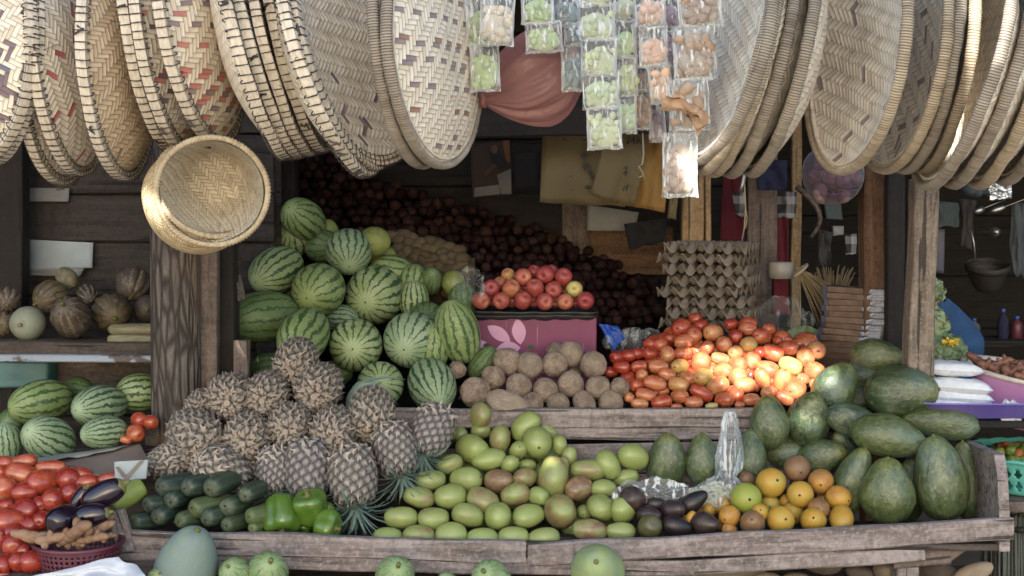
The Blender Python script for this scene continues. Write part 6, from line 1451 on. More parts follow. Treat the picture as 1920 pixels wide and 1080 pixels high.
def crumple(cx, cy, w, h, Y, mat, name, label, seed, depth=.05, cat='plastic bag', n=26, fold=.5):
    hf = .25 if mat.name.endswith('film') else 1.
    v = []
    for j in range(n):
        for i in range(n):
            u, t = i/(n-1)*2-1, j/(n-1)*2-1; u, t = u*math.sqrt(1-t*t/2), t*math.sqrt(1-u*u/2); k = math.sqrt(max(0, 1-min(1, (u*u+t*t)*.62)))
            wob = 1+.25*nz((u*1.5, t*1.5, 0), 1, seed)
            p = P(cx+u*w/2*wob, cy+t*h/2*wob, Y)
            v.append(p+Vector((.012*nz((u*4, t*4, 3), 1, seed), -depth*k-depth*fold*nz((u*3, t*3, 1), 1, seed)*(.5+.5*hf)-depth*.35*hf*abs(nz((u*7, t*7, 2), 1, seed)), .012*nz((u*5, t*5, 6), 1, seed))))
    c = sum(v, Vector())/len(v); m = MB().add([p-c for p in v], grid_faces(n, n)); o = link(name, m.mesh(name, mat)); o.location = c
    return tag(o, label, cat)
crumple(882, 532, 62, 62, 4.98, FILM_SOFT, 'plastic_bag', 'crumpled clear plastic bag behind the apples at the potato end', 3, .05)
crumple(1190, 642, 110, 60, 4.95, FILM_SOFT, 'plastic_bag', 'crumpled clear plastic bag between blue sheet and tomatoes', 5, .04)
hung('plastic_sheet', [(1121, 606), (1160, 612), (1172, 634), (1150, 658)], 4.93, BLUEP, 'bright blue folded plastic sheet beside the carton', 'plastic sheet', .03, 7, None, (), .002, [4.96, 4.94, 4.9, 4.92])

# ================================================================== egg trays
def egg_tray(seed):
    nu, nv = 61, 51; W, D = .30, .27; v = []
    for off in (0, 1):
        for j in range(nv):
            for i in range(nu):
                u, t = i/(nu-1), j/(nv-1); cu, cv = math.cos(2*PI*u*4.5+PI*(seed % 2)), math.cos(2*PI*t*4.5)
                z = .0185*cu*cv+.004*cu*cv*cu*cv; z = max(-.018, z)+.0015*nz((u*9, t*9, 0), 1, seed)
                e = min(u, 1-u, t, 1-t); z -= .006*max(0, .02-e)/.02
                v.append(((u-.5)*W+.002*nz((u*5, t*5, 3), 1, seed), (t-.5)*D+.002*nz((u*5, t*5, 5), 1, seed), z-.0032*off))
    n0 = nu*nv; f = grid_faces(nu, nv)+[tuple(i+n0 for i in q[::-1]) for q in grid_faces(nu, nv)]
    def E(a, b): f.append((a, b, b+n0, a+n0))
    for i in range(nu-1): E(i+1, i); E((nv-1)*nu+i, (nv-1)*nu+i+1)
    for j in range(nv-1): E(j*nu, (j+1)*nu); E((j+1)*nu+nu-1, j*nu+nu-1)
    m = MB(); m.v = v; m.f = f; return m.mesh('egg_tray', EGGCARD)
ets = [egg_tray(s) for s in (1, 2, 3)]
z = P(1330, 640, 5.15).z-.01; z1 = P(1330, 463, 5.15).z; NT = 10
print('EGG', z, z1)
for i in range(NT):
    t = i/(NT-1); c = P(1338-10*t+(7*math.sin(i*2.3)), 600, 5.18); grp = i//4
    M = Matrix.Translation((c.x, c.y+.014*math.sin(i*1.7), z+(z1-z)*t)) @ Matrix.Rotation(math.radians(-20+6*math.sin(i*2.1)), 4, 'Z') @ Matrix.Rotation(math.radians(1.5*math.sin(i)), 4, 'Y')
    lab = 'topmost grey-brown pulp egg tray of the stack' if i == NT-1 else f'empty pulp egg tray, {ORD[NT-1-i]} from the top of the stack' if NT-1-i < 9 else 'empty pulp egg tray near the bottom of the stack behind the tomatoes'
    spawn(ets[i % 2], 'egg_tray', lab, 'egg tray', 'stacked egg trays', M)

# ================================================================== stack of wrapped packets
def packet():
    r_ = random.Random(2); a = MB(); v, f = plank(.15, .0205, .085, 3, 8, .001, .0015); a.add(v, f); a.xf(Matrix.Translation((-.025, 0, 0)))
    b = MB(); nu, nv = 14, 9; vv = []
    for sd in (1, -1):
        for j in range(nv):
            for i in range(nu):
                u, t = i/(nu-1), j/(nv-1)*2-1; vv.append((.052+.062*u+.002*nz((u*5, t*3, sd), 1, 4), t*.044, sd*(.0105*(1-u**6*.7)*(1-t**8*.6)+.0035*nz((u*9, t*5, sd), 1, 8))))
    n0 = nu*nv; b.v = vv; b.f = grid_faces(nu, nv)+[tuple(i+n0 for i in q[::-1]) for q in grid_faces(nu, nv)]
    for j in range(nv-1): b.f.append((j*nu+nu-1, (j+1)*nu+nu-1, n0+(j+1)*nu+nu-1, n0+j*nu+nu-1))
    for i in range(nu-1): b.f.append((i, i+1, n0+i+1, n0+i))
    c = MB().add(*box(.047, .066, -.0445, .0445, -.0113, .0113)); d = MB().add(*box(-.112, -.096, -.045, .045, -.0114, .0114)); return [('paper_sleeve', a.mesh('paper_sleeve', CARDBR, False)), ('clear_end', MB().add(*[([(p[0]+.085, p[1], p[2]) for p in V_], F_) for V_, F_ in [plank(.075, .0205, .088, 5, 14, .004, .005)]][0]).mesh('clear_end', m_foilfilm)), ('label_band', c.mesh('label_band', NAVYF, False)), ('dark_end', d.mesh('dark_end', NAVYF, False))]
def mff():
    m = Mat('crinkled_cellophane'); v = m.coord(); x, y, z = m.sep(v); n = m.noise(m.comb(x*26, y*26, z*80), 1.6, 4, .7, 1.)
    return m.fin(m.ramp(n, [(.3, (.05, .05, .07)), (.45, (.28, .28, .33)), (.6, (.62, .63, .68))]), .3, m.bump(n, 1., .01), Specular_IOR_Level=.9)
m_foilfilm = mff(); pkt = packet(); NP = 15; zb = P(1600, 703, 4.93).z; zt = P(1600, 546, 4.93).z
for i in range(NP):
    t = i/(NP-1); x = 1580+28*min(1, t*1.5)+3*math.sin(i*2.7)
    M = Matrix.Translation((P(x, 600, 4.98).x, 4.98+.004*math.sin(i*1.9), zb+(zt-zb)*t)) @ Matrix.Rotation(math.radians(-40+3*math.sin(i*2.2)), 4, 'Z') @ Matrix.Rotation(math.radians(2.5*(1-t)*0+1.2*math.sin(i)), 4, 'Y')
    spawn(pkt, 'wrapped_packet', f'brown sleeved packet with clear wrapping, {ORD[NP-1-i]} from the top of the stack' if NP-1-i < 13 else 'brown sleeved packet at the bottom of the stack behind the papayas', 'packet', 'stacked brown packets', M)

# ================================================================== straw brooms, red post and cloths behind
def broom(cx, cy, dirs, L, n, Y, label, seed):
    r_ = random.Random(seed); o = empty('straw_broom', P(cx, cy, Y), label, 'broom', 'straw brooms'); m = MB(); A0, A1 = dirs
    for k in range(n):
        a = math.radians(A0+(A1-A0)*(k+.5)/n+r_.uniform(-3, 3)); l = px(L, Y)*r_.uniform(.85, 1.1); d = Vector((math.cos(a), r_.uniform(-.15, .15), math.sin(a))); s = Vector((r_.uniform(-.015, .015), r_.uniform(-.03, .03), 0))
        m.add(*tube([s*.3, s*.5+d*l*.5, s+d*l+Vector((0, 0, -.01))], .0032, 4, lambda u: 1-.5*u))
    link('straw', m.mesh('straw', STRAW), o); a = math.radians((A0+A1)/2); d = Vector((math.cos(a), 0, math.sin(a)))
    link('binding', MB().add(*tube([d*.02+Vector((0, .028*math.cos(q), 0))+Vector((-d.z, 0, d.x))*(.032*math.sin(q)) for q in [2*PI*i/12 for i in range(12)]], .006, 5, closed=True)).mesh('binding', STRING), o)
broom(1494, 500, (-66, -28), 135, 46, 5.15, 'straw broom tied at its top with its bristles fanning down', 1); broom(1560, 590, (62, 118), 92, 60, 5.3, 'straw broom standing with bristles upward behind the packets', 2)
def hb(name, pts, Y, mat, label, cat, **k): return hung(name, pts, Y, mat, label, cat, **k)
hb('red_cloth', [(1356, 330), (1396, 330), (1398, 458), (1350, 456)], 5.75, REDCLOTH, 'dark red cloth hanging behind the egg trays', 'cloth', amp=.03, seed=3)
hb('red_cloth', [(1453, 395), (1478, 395), (1478, 580), (1448, 580)], 5.8, REDCLOTH, 'strip of red cloth hanging beside the wide dull board', 'cloth', amp=.02, seed=4)
hb('checked_cloth', [(1372, 362), (1398, 360), (1396, 404), (1380, 404)], 5.5, CHECK, 'small black and white checked cloth behind the hanging knife', 'cloth', amp=.02, seed=5)
hb('checked_cloth', [(1454, 358), (1494, 360), (1492, 408), (1454, 408)], 5.6, CHECK, 'larger black and white checked cloth beside the dull board', 'cloth', amp=.02, seed=6)
hb('navy_cloth', [(1418, 300), (1478, 300), (1474, 358), (1420, 356)], 5.45, DARKBLUE, 'very dark navy cloth hanging under the baskets', 'cloth', amp=.03, seed=7)
m = MB()
for a_ in range(20): pass
m.add(*tube([P(1397, 300, 5.3), P(1396, 328, 5.3), P(1393, 343, 5.3), P(1388, 360, 5.3)], .010, 6, lambda u: .6+.4*u)); kn = empty('hanging_knife', P(1395, 330, 5.3), 'grey handled tool hanging from a cord above the egg trays', 'knife'); rel(m, kn); link('handle', m.mesh('handle', METAL), kn)
m = MB().add(*tube([P(1396, 345, 5.3), P(1398, 390, 5.3), P(1396, 425, 5.3), P(1391, 452, 5.3)], .003, 4)); m.add(*tube([P(1394, 362, 5.3), P(1401, 410, 5.3), P(1398, 428, 5.3)], .0025, 4)); rel(m, kn); link('cord', m.mesh('cord', STRING), kn)
tn = MB().add(*lathe([(.045, -.03), (.047, -.03), (.047, .03), (.040, .032)], 24)); o = link('tin_cup', tn.mesh('tin_cup', m_plain('bright_tin', (.30, .28, .25), (.42, .40, .37), .35))); o.location = P(1464, 507, 5.35); tag(o, 'shiny metal tin on the red post beside the brooms', 'tin')
hb('red_post', [(1452, 520), (1478, 520), (1480, 590), (1450, 590)], 5.4, REDCLOTH, 'red cloth covered stand under the metal tin', 'stand', amp=.004, seed=8, th=.05)
crumple(1466, 600, 110, 92, 5.2, FILM_SOFT, 'plastic_bag', 'dark clear plastic bag of greens behind the tomatoes', 9, .06)
crumple(1500, 640, 120, 60, 5.12, LEAFG, 'leafy_greens', 'dark leafy greens in the shade behind the tomatoes', 12, .05, 'greens')
# garlic net
gn = empty('garlic_net', P(1562, 330, 4.9), 'purple net bag of garlic bulbs hanging beneath the silvery baskets', 'net bag'); m = MB(); r_ = random.Random(8)
bulb = MB().add(*lumpy(on_p, 2, .05, 2, 12, 7, .06))
for k in range(34):
    x, y = r_.uniform(1520, 1606), r_.uniform(285, 368)
    if ((x-1562)/52)**2+((y-325)/48)**2 > 1: continue
    s0 = len(m.v); m.add(bulb.v, bulb.f); m.xf(pose(x, y, 30, 28, 4.9+r_.uniform(-.04, .05), 1., pole=(r_.uniform(-.8, .8), r_.uniform(-.8, .8))), s0)
rel(m, gn); link('garlic_bulbs', m.mesh('garlic_bulbs', m_plain('garlic_skin', (.20, .14, .15), (.30, .22, .23), .6)), gn)
m = MB().add(*lumpy(ell(20), 3, .08, 2, 24)); m.xf(pose(1562, 326, 120, 112, 4.9, 1., pole=(0, .3))); rel(m, gn); link('net', m.mesh('net', m_film('purple_net', (.72, .58, .68), .03, .6, 30, .4)), gn)
m = MB().add(*tube([P(1540, 370, 4.88), P(1565, 366, 4.84), P(1590, 358, 4.86), P(1608, 356, 4.9)], .008, 5)); rel(m, gn); link('tie', m.mesh('tie', m_plain('violet_tie', (.14, .05, .14), (.2, .08, .2), .5)), gn)
# dim goods of the neighbouring shop
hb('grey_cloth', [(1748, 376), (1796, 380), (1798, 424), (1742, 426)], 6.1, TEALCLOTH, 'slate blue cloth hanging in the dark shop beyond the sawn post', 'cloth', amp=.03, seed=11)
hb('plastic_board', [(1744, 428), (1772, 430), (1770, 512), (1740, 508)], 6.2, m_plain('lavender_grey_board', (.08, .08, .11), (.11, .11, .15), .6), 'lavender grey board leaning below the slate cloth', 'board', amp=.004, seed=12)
hb('foil_packet', [(1852, 344), (1896, 340), (1898, 372), (1856, 376)], 5.4, FOIL, 'crinkled silver foil packet hanging under the outer baskets', 'packet', amp=.006, seed=13)
hb('tin_box', [(1545, 374), (1576, 378), (1580, 412), (1550, 410)], 5.9, TEALCLOTH, 'grey metal box in the dark behind the garlic net', 'box', amp=.003, seed=21, th=.06); hb('tin_box', [(1562, 424), (1582, 424), (1582, 440), (1562, 442)], 5.9, m_plain('dim_enamel', (.14, .15, .17), (.2, .2, .22), .4), 'small pale box below the grey metal box', 'box', amp=.002, seed=22, th=.06)
for x, y, w, h, lab in ((1836, 394, 22, 14, 'small round ladle hanging in the dark shop'), (1872, 392, 30, 12, 'long spoon hanging next to the round ladle'), (1865, 435, 13, 19, 'oval white spoon hanging lowest in the dark shop')):
    M = pose(x, y, w, h, 5.9, 1.6, ang=20 if h < w else 90); a = mk('bowl', METAL, lathe([(.5*math.sin(t), -.5*math.cos(t)) for t in [PI*i/12+.01 for i in range(12)]], 16)); o = spawn([('bowl', a), ('handle', mk('handle', METAL, tube([(0, 0, .4), (.06, 0, 1.6), (.0, 0, 2.6)], .07, 6)))], 'ladle', lab, 'ladle', 'kitchen spoons hung in the dark shop', M)
rk = MB()
for k in range(6): s0 = len(rk.v); rk.add(*lumpy(ell(10), k, .2, 2, 12)); rk.xf(pose(1818+k*9, 352+3*math.sin(k*2), 16, 34, 5.8, 1.5, ang=90+r_.uniform(-15, 15)), s0)
c = sum((Vector(p) for p in rk.v), Vector())/len(rk.v); rk.v = [tuple(Vector(p)-c) for p in rk.v]; o = link('hanging_pods', rk.mesh('hanging_pods', TEALCLOTH)); o.location = c; tag(o, 'cluster of dull grey pods hanging beside the foil packet', 'pods')
hk = MB().add(*tube([P(1821, 432, 5.8), P(1826, 455, 5.8), P(1829, 492, 5.8)], .004, 5)); o = link('wire_hook', hk.mesh('wire_hook', METAL)); tag(o, 'bright wire hook holding the dark wicker basket', 'hook')
db = tray_meshes(.15, .12, WEAVE_BOWL, 'coildk', 31); M = Matrix.Translation(P(1852, 500, 5.8)) @ frame((.05, .25, -1)) @ Matrix.Diagonal((.55, .55, .9, 1)); [q.materials.__setitem__(0, DARKWICKER) for q in (db[0][1], db[1][1], db[1][2][0][1])]; spawn([db[0], db[1]], 'hanging_basket', 'dim wicker basket hanging in the dark shop on a wire', 'basket', None, M)
# blue garment, cabbages, cauliflower leaves
bc = MB(); v = []; na, nr = 28, 18
for j in range(nr):
    t = j/(nr-1); x = 1768+22*math.sin(t*2.2); y = 562+112*t; w_ = 8+46*math.sin(min(1, t*1.4)*PI/2)
    for i in range(na):
        q = 2*PI*i/na; p = P(x+w_*math.cos(q)*(1+.06*nz((q, t*5, 0), 2, 3)), y+4*math.sin(q*3+t*4), 5.35); v.append(p+Vector((0, px(w_, 5.35)*.8*math.sin(q)*(1+.12*math.sin(t*14+q*2)), 0)))
bc.add(v, grid_faces(na, nr, True)); bc.f.append(tuple(range(na))); c = sum((Vector(p) for p in bc.v), Vector())/len(bc.v); bc.v = [tuple(Vector(p)-c) for p in bc.v]; o = link('blue_garment', bc.mesh('blue_garment', BLUECLOTH)); o.location = c; tag(o, 'rounded blue cotton garment in the dark behind the cabbages', 'garment')
def leafball(name, cx, cy, rad, Y, mat, label, seed, n=16, spread=1., open_=.5):
    r_ = random.Random(seed); o = empty(name, P(cx, cy, Y), label, 'cabbage'); m = MB(); R = px(rad, Y)
    for k in range(n):
        d = Vector((r_.gauss(0, .8), -abs(r_.gauss(.4, .6)), r_.gauss(.1, .8))).normalized(); F_ = frame(d, r_.uniform(0, 6)); v = []
        for j in range(17):
            for i in range(17):
                u, t = i/8-1, j/8-1; u, t = u*math.sqrt(1-t*t/2), t*math.sqrt(1-u*u/2); rr = u*u+t*t; ed = .10*math.sin(6*math.atan2(t, u))*max(0, rr-.3)*1.4+.05*math.sin(13*math.atan2(t, u)+k)*max(0, rr-.5)
                p = Vector((u*R*.75, t*R*.75, R*(.86+(.10*open_-.30)*rr+ed*spread+.05*nz((u*2, t*2, k), 1, seed)))); v.append(F_ @ p)
        m.add(v, grid_faces(17, 17))
    link('leaves', m.mesh('leaves', mat), o); c2 = MB().add(*lumpy([(a*1.5*R, b*1.5*R) for a, b in ell(12)], seed, .05, 9, 16)); link('heart', c2.mesh('heart', mat), o)
leafball('cabbage', 1768, 668, 46, 4.85, CABB, 'green cabbage with white leaf ribs behind the sawn post', 1); leafball('cauliflower', 1742, 612, 36, 4.9, LEAFG, 'curly pale leaves of a cauliflower beside the sawn post', 2, 18, 1.1, 2.2); leafball('cauliflower', 1746, 548, 24, 5.0, LEAFG, 'small curled grey-green leaves topmost beside the sawn post', 3, 12, 1.3, 2.6)
crumple(1782, 640, 34, 14, 4.78, m_plain('yellow_plastic', (.42, .26, .01), (.5, .33, .02), .4), 'yellow_lid', 'bright yellow plastic scrap on top of the cabbage', 15, .015, 'plastic scrap', 10)
# ---- counter at the right: trays, sugar bags, tub and pepper basket
def rounded_tray(name, x0, x1, y0, y1, z0, h, mat, label):
    o = empty(name, ((x0+x1)/2, (y0+y1)/2, z0), label, 'tray'); n = 48; m = MB(); cx, cy = (x1-x0)/2, (y1-y0)/2; prof = [(.80, 0), (.86, .004), (.93, h*.9), (1., h), (1., h-.006), (.90, h*.86), (.84, .010), (.80, .008)]
    for s_, z in prof:
        for i in range(n):
            q = 2*PI*i/n; c, sn = math.cos(q), math.sin(q); e = .35; m.v.append((cx*s_*math.copysign(abs(c)**e, c), cy*s_*math.copysign(abs(sn)**e, sn), z))
    m.f = grid_faces(n, len(prof), True); m.f.append(tuple(range(n))[::-1]); m.f.append(tuple((len(prof)-1)*n+i for i in range(n))); link('tray_body', m.mesh('tray_body', mat), o); return o
rounded_tray('plastic_tray', 1.235, 1.95, 4.36, 4.84, P(1800, 786, 4.4).z, .055, PURPP, 'violet plastic tray under the sugar bags')
def pillow_mesh(seed):
    nu, nv = 22, 16; v = []
    for sd in (1, -1):
        for j in range(nv):
            for i in range(nu):
                u, t = i/(nu-1)*2-1, j/(nv-1)*2-1; b = (max(0, 1-u**4)*max(0, 1-t**4))**.55; v.append((u*.5*(1+.03*nz((t*2, 0, 1), 1, seed)), t*.33*(1+.03*nz((u*2, 3, 1), 1, seed)), sd*(.085*b+.014*nz((u*3, t*3, sd), 1, seed)*b)))
    n0 = nu*nv; m = MB(); m.v = v; m.f = grid_faces(nu, nv)+[tuple(i+n0 for i in q[::-1]) for q in grid_faces(nu, nv)]; return m
pil = [pillow_mesh(s).mesh('bag', WHITEBAG) for s in (1, 2)]
pr = MB(); 
for (a, b) in (((-.02, -.16), (.14, .10)), ((.06, -.18), (.22, .05))):
    q = leaf(a, b, .030); b0 = len(pr.v); n = len(q); pr.v += [(x+.05, y, .084*((max(0, 1-(x+.05)**4*16)*max(0, 1-(y/.33)**4))**.55)+.012) for x, y in q]+[(x+.05, y, .03) for x, y in q]; pr.f.append(tuple(b0+k for k in range(n)))
    for k in range(n): pr.f.append((b0+k, b0+(k+1) % n, b0+n+(k+1) % n, b0+n+k))
prm = pr.mesh('printed_mark', BLUEINK, False); pr2 = MB()
for k in range(9): x = -.22+k*.05; pr2.add(*[([tuple((p[0], p[1], p[2])) for p in V_], F_) for V_, F_ in [box(x, x+.03, .10, .15+.02*(k % 2), .02, .092)]][0])
prm2 = pr2.mesh('printed_words', m_plain('grey_print', (.12, .13, .16), (.18, .19, .22), .6), False)
for i, (x, y, w, yaw, Y, where, p_) in enumerate([(1774, 690, 116, 12, 4.62, 'topmost of the stack, with grey lettering', prm2), (1788, 722, 128, -4, 4.60, 'second of the stack, with a blue mark', prm), (1786, 741, 128, 2, 4.60, 'third of the stack', None), (1790, 754, 126, 5, 4.60, 'fourth of the stack', None), (1796, 770, 120, -8, 4.58, 'near the bottom of the stack, with a blue mark', prm), (1796, 782, 126, 3, 4.58, 'lowest one, lying in the violet tray', None)]):
    s = w*Y/F; M = Matrix.Translation(P(x, y, Y)) @ Matrix.Rotation(math.radians(yaw), 4, 'Z') @ Matrix.Rotation(math.radians(4), 4, 'Y') @ Matrix.Diagonal((s, s*1.1, s*1.4, 1))
    spawn([('bag', pil[i % 2])]+([('printed_mark', p_)] if p_ else []), 'sugar_bag', 'white plastic sugar bag, '+where, 'sugar bag', 'white sugar bags', M)
crumple(1893, 772, 42, 50, 4.42, m_plain('speckled_wrapper', (.35, .34, .40), (.6, .6, .64), .4, 40), 'paper_wrapper', 'speckled white paper wrapper standing in the violet tray', 17, .02, 'wrapper', 12)
tb = empty('plastic_tub', P(1908, 740, 4.72), 'lilac plastic tub with a scratched cream rim holding brown tubers', 'tub'); m = MB(); n = 72; R = px(112, 4.72); H = .17
prof = [(.72, -.5), (.80, -.5), (.84, -.4), (.93, .30), (.95, .34), (.95, .42)]
for s_, z in prof:
    for i in range(n): q = 2*PI*i/n; k = 1+(.012 if i % 2 else 0)*(1 if -.45 < z < .3 else 0); m.v.append((R*s_*k*math.cos(q), R*s_*k*math.sin(q), H*z))
m.f = grid_faces(n, len(prof), True); m.f.append(tuple(range(n))[::-1]); T_ = Matrix.Rotation(math.radians(9), 4, 'Y') @ Matrix.Rotation(math.radians(6), 4, 'X'); m.xf(T_); link('tub_wall', m.mesh('tub_wall', LILACP), tb)
m = MB(); prof = [(.945, .40), (1.0, .40), (1.03, .46), (1.0, .50), (.95, .47), (.86, .10), (.82, .02), (.01, .0)]
for s_, z in prof:
    for i in range(n): q = 2*PI*i/n; m.v.append((R*s_*math.cos(q), R*s_*math.sin(q), H*z))
m.f = grid_faces(n, len(prof), True); m.xf(T_); link('rim_and_bowl', m.mesh('rim_and_bowl', CREAMP), tb)
tbr = m_fruit('brown_tuber_skin', [(.1, (.10, .04, .025)), (1, (.20, .09, .06))], .5, .4, .4, (.05, .02, .015), 4, .4)
for i, (x, y, w, h, ang) in enumerate([(1836, 682, 44, 18, -25), (1858, 694, 40, 20, -10), (1880, 688, 34, 18, 10), (1876, 704, 46, 18, -25), (1902, 712, 44, 18, -30), (1918, 700, 40, 18, -10), (1850, 688, 30, 16, 20), (1895, 696, 36, 18, 5), (1925, 716, 40, 18, -15), (1912, 686, 36, 18, 10)]):
    spawn(gings[i % 3], 'brown_tuber', 'reddish-brown knobbly tuber lying in the lilac tub', 'tuber', 'brown tubers in the lilac tub', Matrix.Translation(P(x, y, 4.70-.02*(i % 3)-(y-690)*.003)+Vector((0, 0, .012))) @ Matrix.Rotation(-math.radians(ang), 4, 'Y') @ Matrix.Diagonal((w*4.7/F*1.0, w*4.7/F*1.2, w*4.7/F*1.15, 1)), tone=r_.uniform(.1, .9))
    o = bpy.data.objects
TUBERMAT = tbr
for o in list(bpy.data.objects):
    if o.name.startswith('brown_tuber'): o.material_slots[0].link = 'OBJECT'; o.material_slots[0].material = tbr
# pierced basket: wall built as ribs, bands and rows of drop-shaped openings
def pierced_basket(name, c, R, H, mat, label, flare=.82, holes=40, rows=2, wavy=.0, hz=None):
    o = empty(name, c, label, 'basket'); m = MB(); nh = holes; sub = 6; n = nh*sub; nv = 30; v = []
    for j in range(nv+1):
        t = j/nv; rr = R*(flare+(1-flare)*t)
        for i in range(n): q = 2*PI*i/n; v.append((rr*math.cos(q), rr*math.sin(q), H*t*(1+wavy*.5*(t > .97)*math.sin(q*nh/2))))
    f = []
    for j in range(nv):
        t = (j+.5)/nv; row = None
        for k in range(rows):
            lo, hi = .10+k*.78/rows, .10+(k+1)*.78/rows-.05
            if lo < t < hi: row = (t-lo)/(hi-lo)
        for i in range(n):
            u = ((i+.5)/sub) % 1
            if row is not None and abs(u-.5) < .30*math.sin(PI*min(1, row*1.02))**.6*(1 if row < .55 else .6)+.0: continue
            k = (i+1) % n; f.append((j*n+i, j*n+k, (j+1)*n+k, (j+1)*n+i))
    m.v = v; m.f = f; a = link('pierced_wall', m.mesh('pierced_wall', mat), o); s_ = a.modifiers.new('thick', 'SOLIDIFY'); s_.thickness = .003
    m = MB().add(*tube([(R*1.01*math.cos(2*PI*i/72), R*1.01*math.sin(2*PI*i/72), H*(1.0+wavy*.4*math.sin(i*PI*holes/72))) for i in range(72)], .006, 6, closed=True)); link('rim', m.mesh('rim', mat), o)
    m = MB().add(*lathe([(R*flare, -.002), (R*flare*.98, .004)], 40)); link('base', m.mesh('base', mat), o); return o
ctb = P(1950, 905, 4.50); CZ = P(1900, 908, 4.50).z; pierced_basket('pierced_basket', (ctb.x, ctb.y, CZ), px(146, 4.50), .105, TEALP, 'turquoise pierced plastic basket full of small hot peppers', .84, 44, 2, .05)
CHILI = m_fruit('small_pepper_skin', [(.1, (.10, .17, .03)), (.5, (.16, .22, .06)), (.75, (.38, .10, .03)), (1, (.40, .05, .02))], .35, .4, 0)
ch = [mk('chilli', CHILI, lumpy(smoothprof([(.03, -.5), (.25, -.4), (.46, -.05), (.5, .2), (.35, .42), (.03, .45)], 12), s, .18, 2, 14, 4, .12)) for s in (1, 2)]
for i in range(84):
    a = r_.uniform(0, 6.28); q = math.sqrt(r_.random())*.86; x, y = ctb.x+q*px(136, 4.5)*math.cos(a), ctb.y+q*px(136, 4.5)*math.sin(a); t = r_.choice((.1, .2, .3, .3, .4, .5, .5, .75, 1.))
    z = CZ+.078+.035*(1-q)+r_.uniform(-.008, .012); s = r_.uniform(.034, .046)
    spawn(ch[i % 2], 'hot_pepper', f"{'red' if t > .6 else 'green'} small hot pepper in the turquoise basket", 'hot pepper', f"{'red' if t > .6 else 'green'} hot peppers in the turquoise basket", Matrix.Translation((x, y, z)) @ frame((r_.gauss(0, 1), r_.gauss(0, 1), r_.gauss(0, .5)), 0) @ Matrix.Diagonal((s*.8, s*.8, s*1.15, 1)), tone=t)
slab('counter_board', 1.47, 2.3, 4.26, 4.8, CZ-.04, CZ-.006, WOOD_GREY)
# dark upright straw bundles under the basket
for cx_, lab, sd in ((1868, 'dim grey-green reed bundle standing below the turquoise basket', 3), (1906, 'second dim reed bundle standing at the outer end', 4)):
    o = empty('reed_bundle', P(cx_, 1100, 4.4), lab, 'reed bundle'); m = MB(); q = random.Random(sd)
    for k in range(40): a, b = q.uniform(-18, 18), q.uniform(-.06, .06); m.add(*tube([P(cx_+a, 1190, 4.4)-o.location+Vector((0, b, 0)), P(cx_+a*1.1+q.uniform(-3, 3), 962+q.uniform(-4, 10), 4.4)-o.location+Vector((0, b, 0))], .004, 4))
    link('reeds', m.mesh('reeds', m_plain('dim_reed', (.06, .065, .055), (.11, .115, .10), .8)), o); m = MB().add(*tube([P(cx_+20*math.cos(t), 985, 4.4)-o.location+Vector((0, .07*math.sin(t), 0)) for t in [2*PI*i/14 for i in range(14)]], .010, 5, closed=True)); link('tie', m.mesh('tie', INK), o)
# ---- left counter: maroon basket, sheet, cardboard, card
cb = P(140, 1018, 3.86); zb_ = P(140, 1084, 3.80).z; pierced_basket('pierced_basket', (cb.x, 3.90, zb_), px(82, 3.86), .074, MAROONP, 'maroon pierced plastic basket holding ginger', .86, 46, 4)
hung('plastic_sheet', [(40, 1085), (222, 1044), (276, 1078), (150, 1100)], 3.74, WHITECLOTH, 'white crumpled plastic sheet hanging over the counter edge under the maroon basket', 'plastic sheet', .05, 14, None, (), .003, [3.80, 3.78, 3.73, 3.7])
hung('cardboard_flap', [(70, 862), (262, 832), (284, 888), (96, 896)], 4.34, CARD, 'worn grey-brown cardboard flap below the side counter melons', 'cardboard', .03, 15, None, (), .004, [4.40, 4.40, 4.15, 4.12])
hung('torn_paper', [(-20, 852), (60, 858), (250, 834), (20, 880)], 4.36, PAPERW, 'crumpled pale paper edge under the melons', 'paper', .03, 16, None, (), .002, [4.38, 4.38, 4.38, 4.26])
hung('patterned_card', [(214, 866), (278, 862), (274, 898), (216, 904)], 4.12, PAPERB, 'pale blue card with grey diagonal bands behind the light cucumber', 'card', .002, 17, None, ('card', ('printed_bands', flat([(226, 903), (262, 864), (270, 863), (234, 903)], 4.114), CARD), ('printed_band', flat([(216, 876), (222, 875), (236, 892), (230, 896)], 4.1145), CARD)))
# ---- bags in the front tray
bb = empty('bean_bag', P(1345, 900, 4.24), 'clear knotted plastic bag of pale beans with its twisted neck upright', 'plastic bag'); m = MB(); q = random.Random(4); bean = MB().add(*lumpy(ell(7), 1, .05, 2, 8))
for k in range(330):
    x, y = q.uniform(1292, 1388), q.uniform(898, 948)
    if y < 903+14*abs((x-1345)/48): continue
    s0 = len(m.v); m.add(bean.v, bean.f); m.xf(pose(x, y, 9.5, 8.5, 4.205+.0009*(948-y)+.02*abs((x-1340)/50)+q.uniform(0, .01), 1.2), s0)
rel(m, bb); o = link('beans', m.mesh('beans', m_plain('pale_beans', (.34, .32, .22), (.48, .46, .34), .6, 60), True), bb); o['kind'] = 'stuff'
m = MB(); v = []; prof = [(8, 772), (12, 786), (15, 810), (19, 840), (22, 868), (17, 892), (30, 902), (46, 918), (50, 934), (40, 950)]
pp = smoothprof([(a, b) for a, b in prof], 46); na = 40
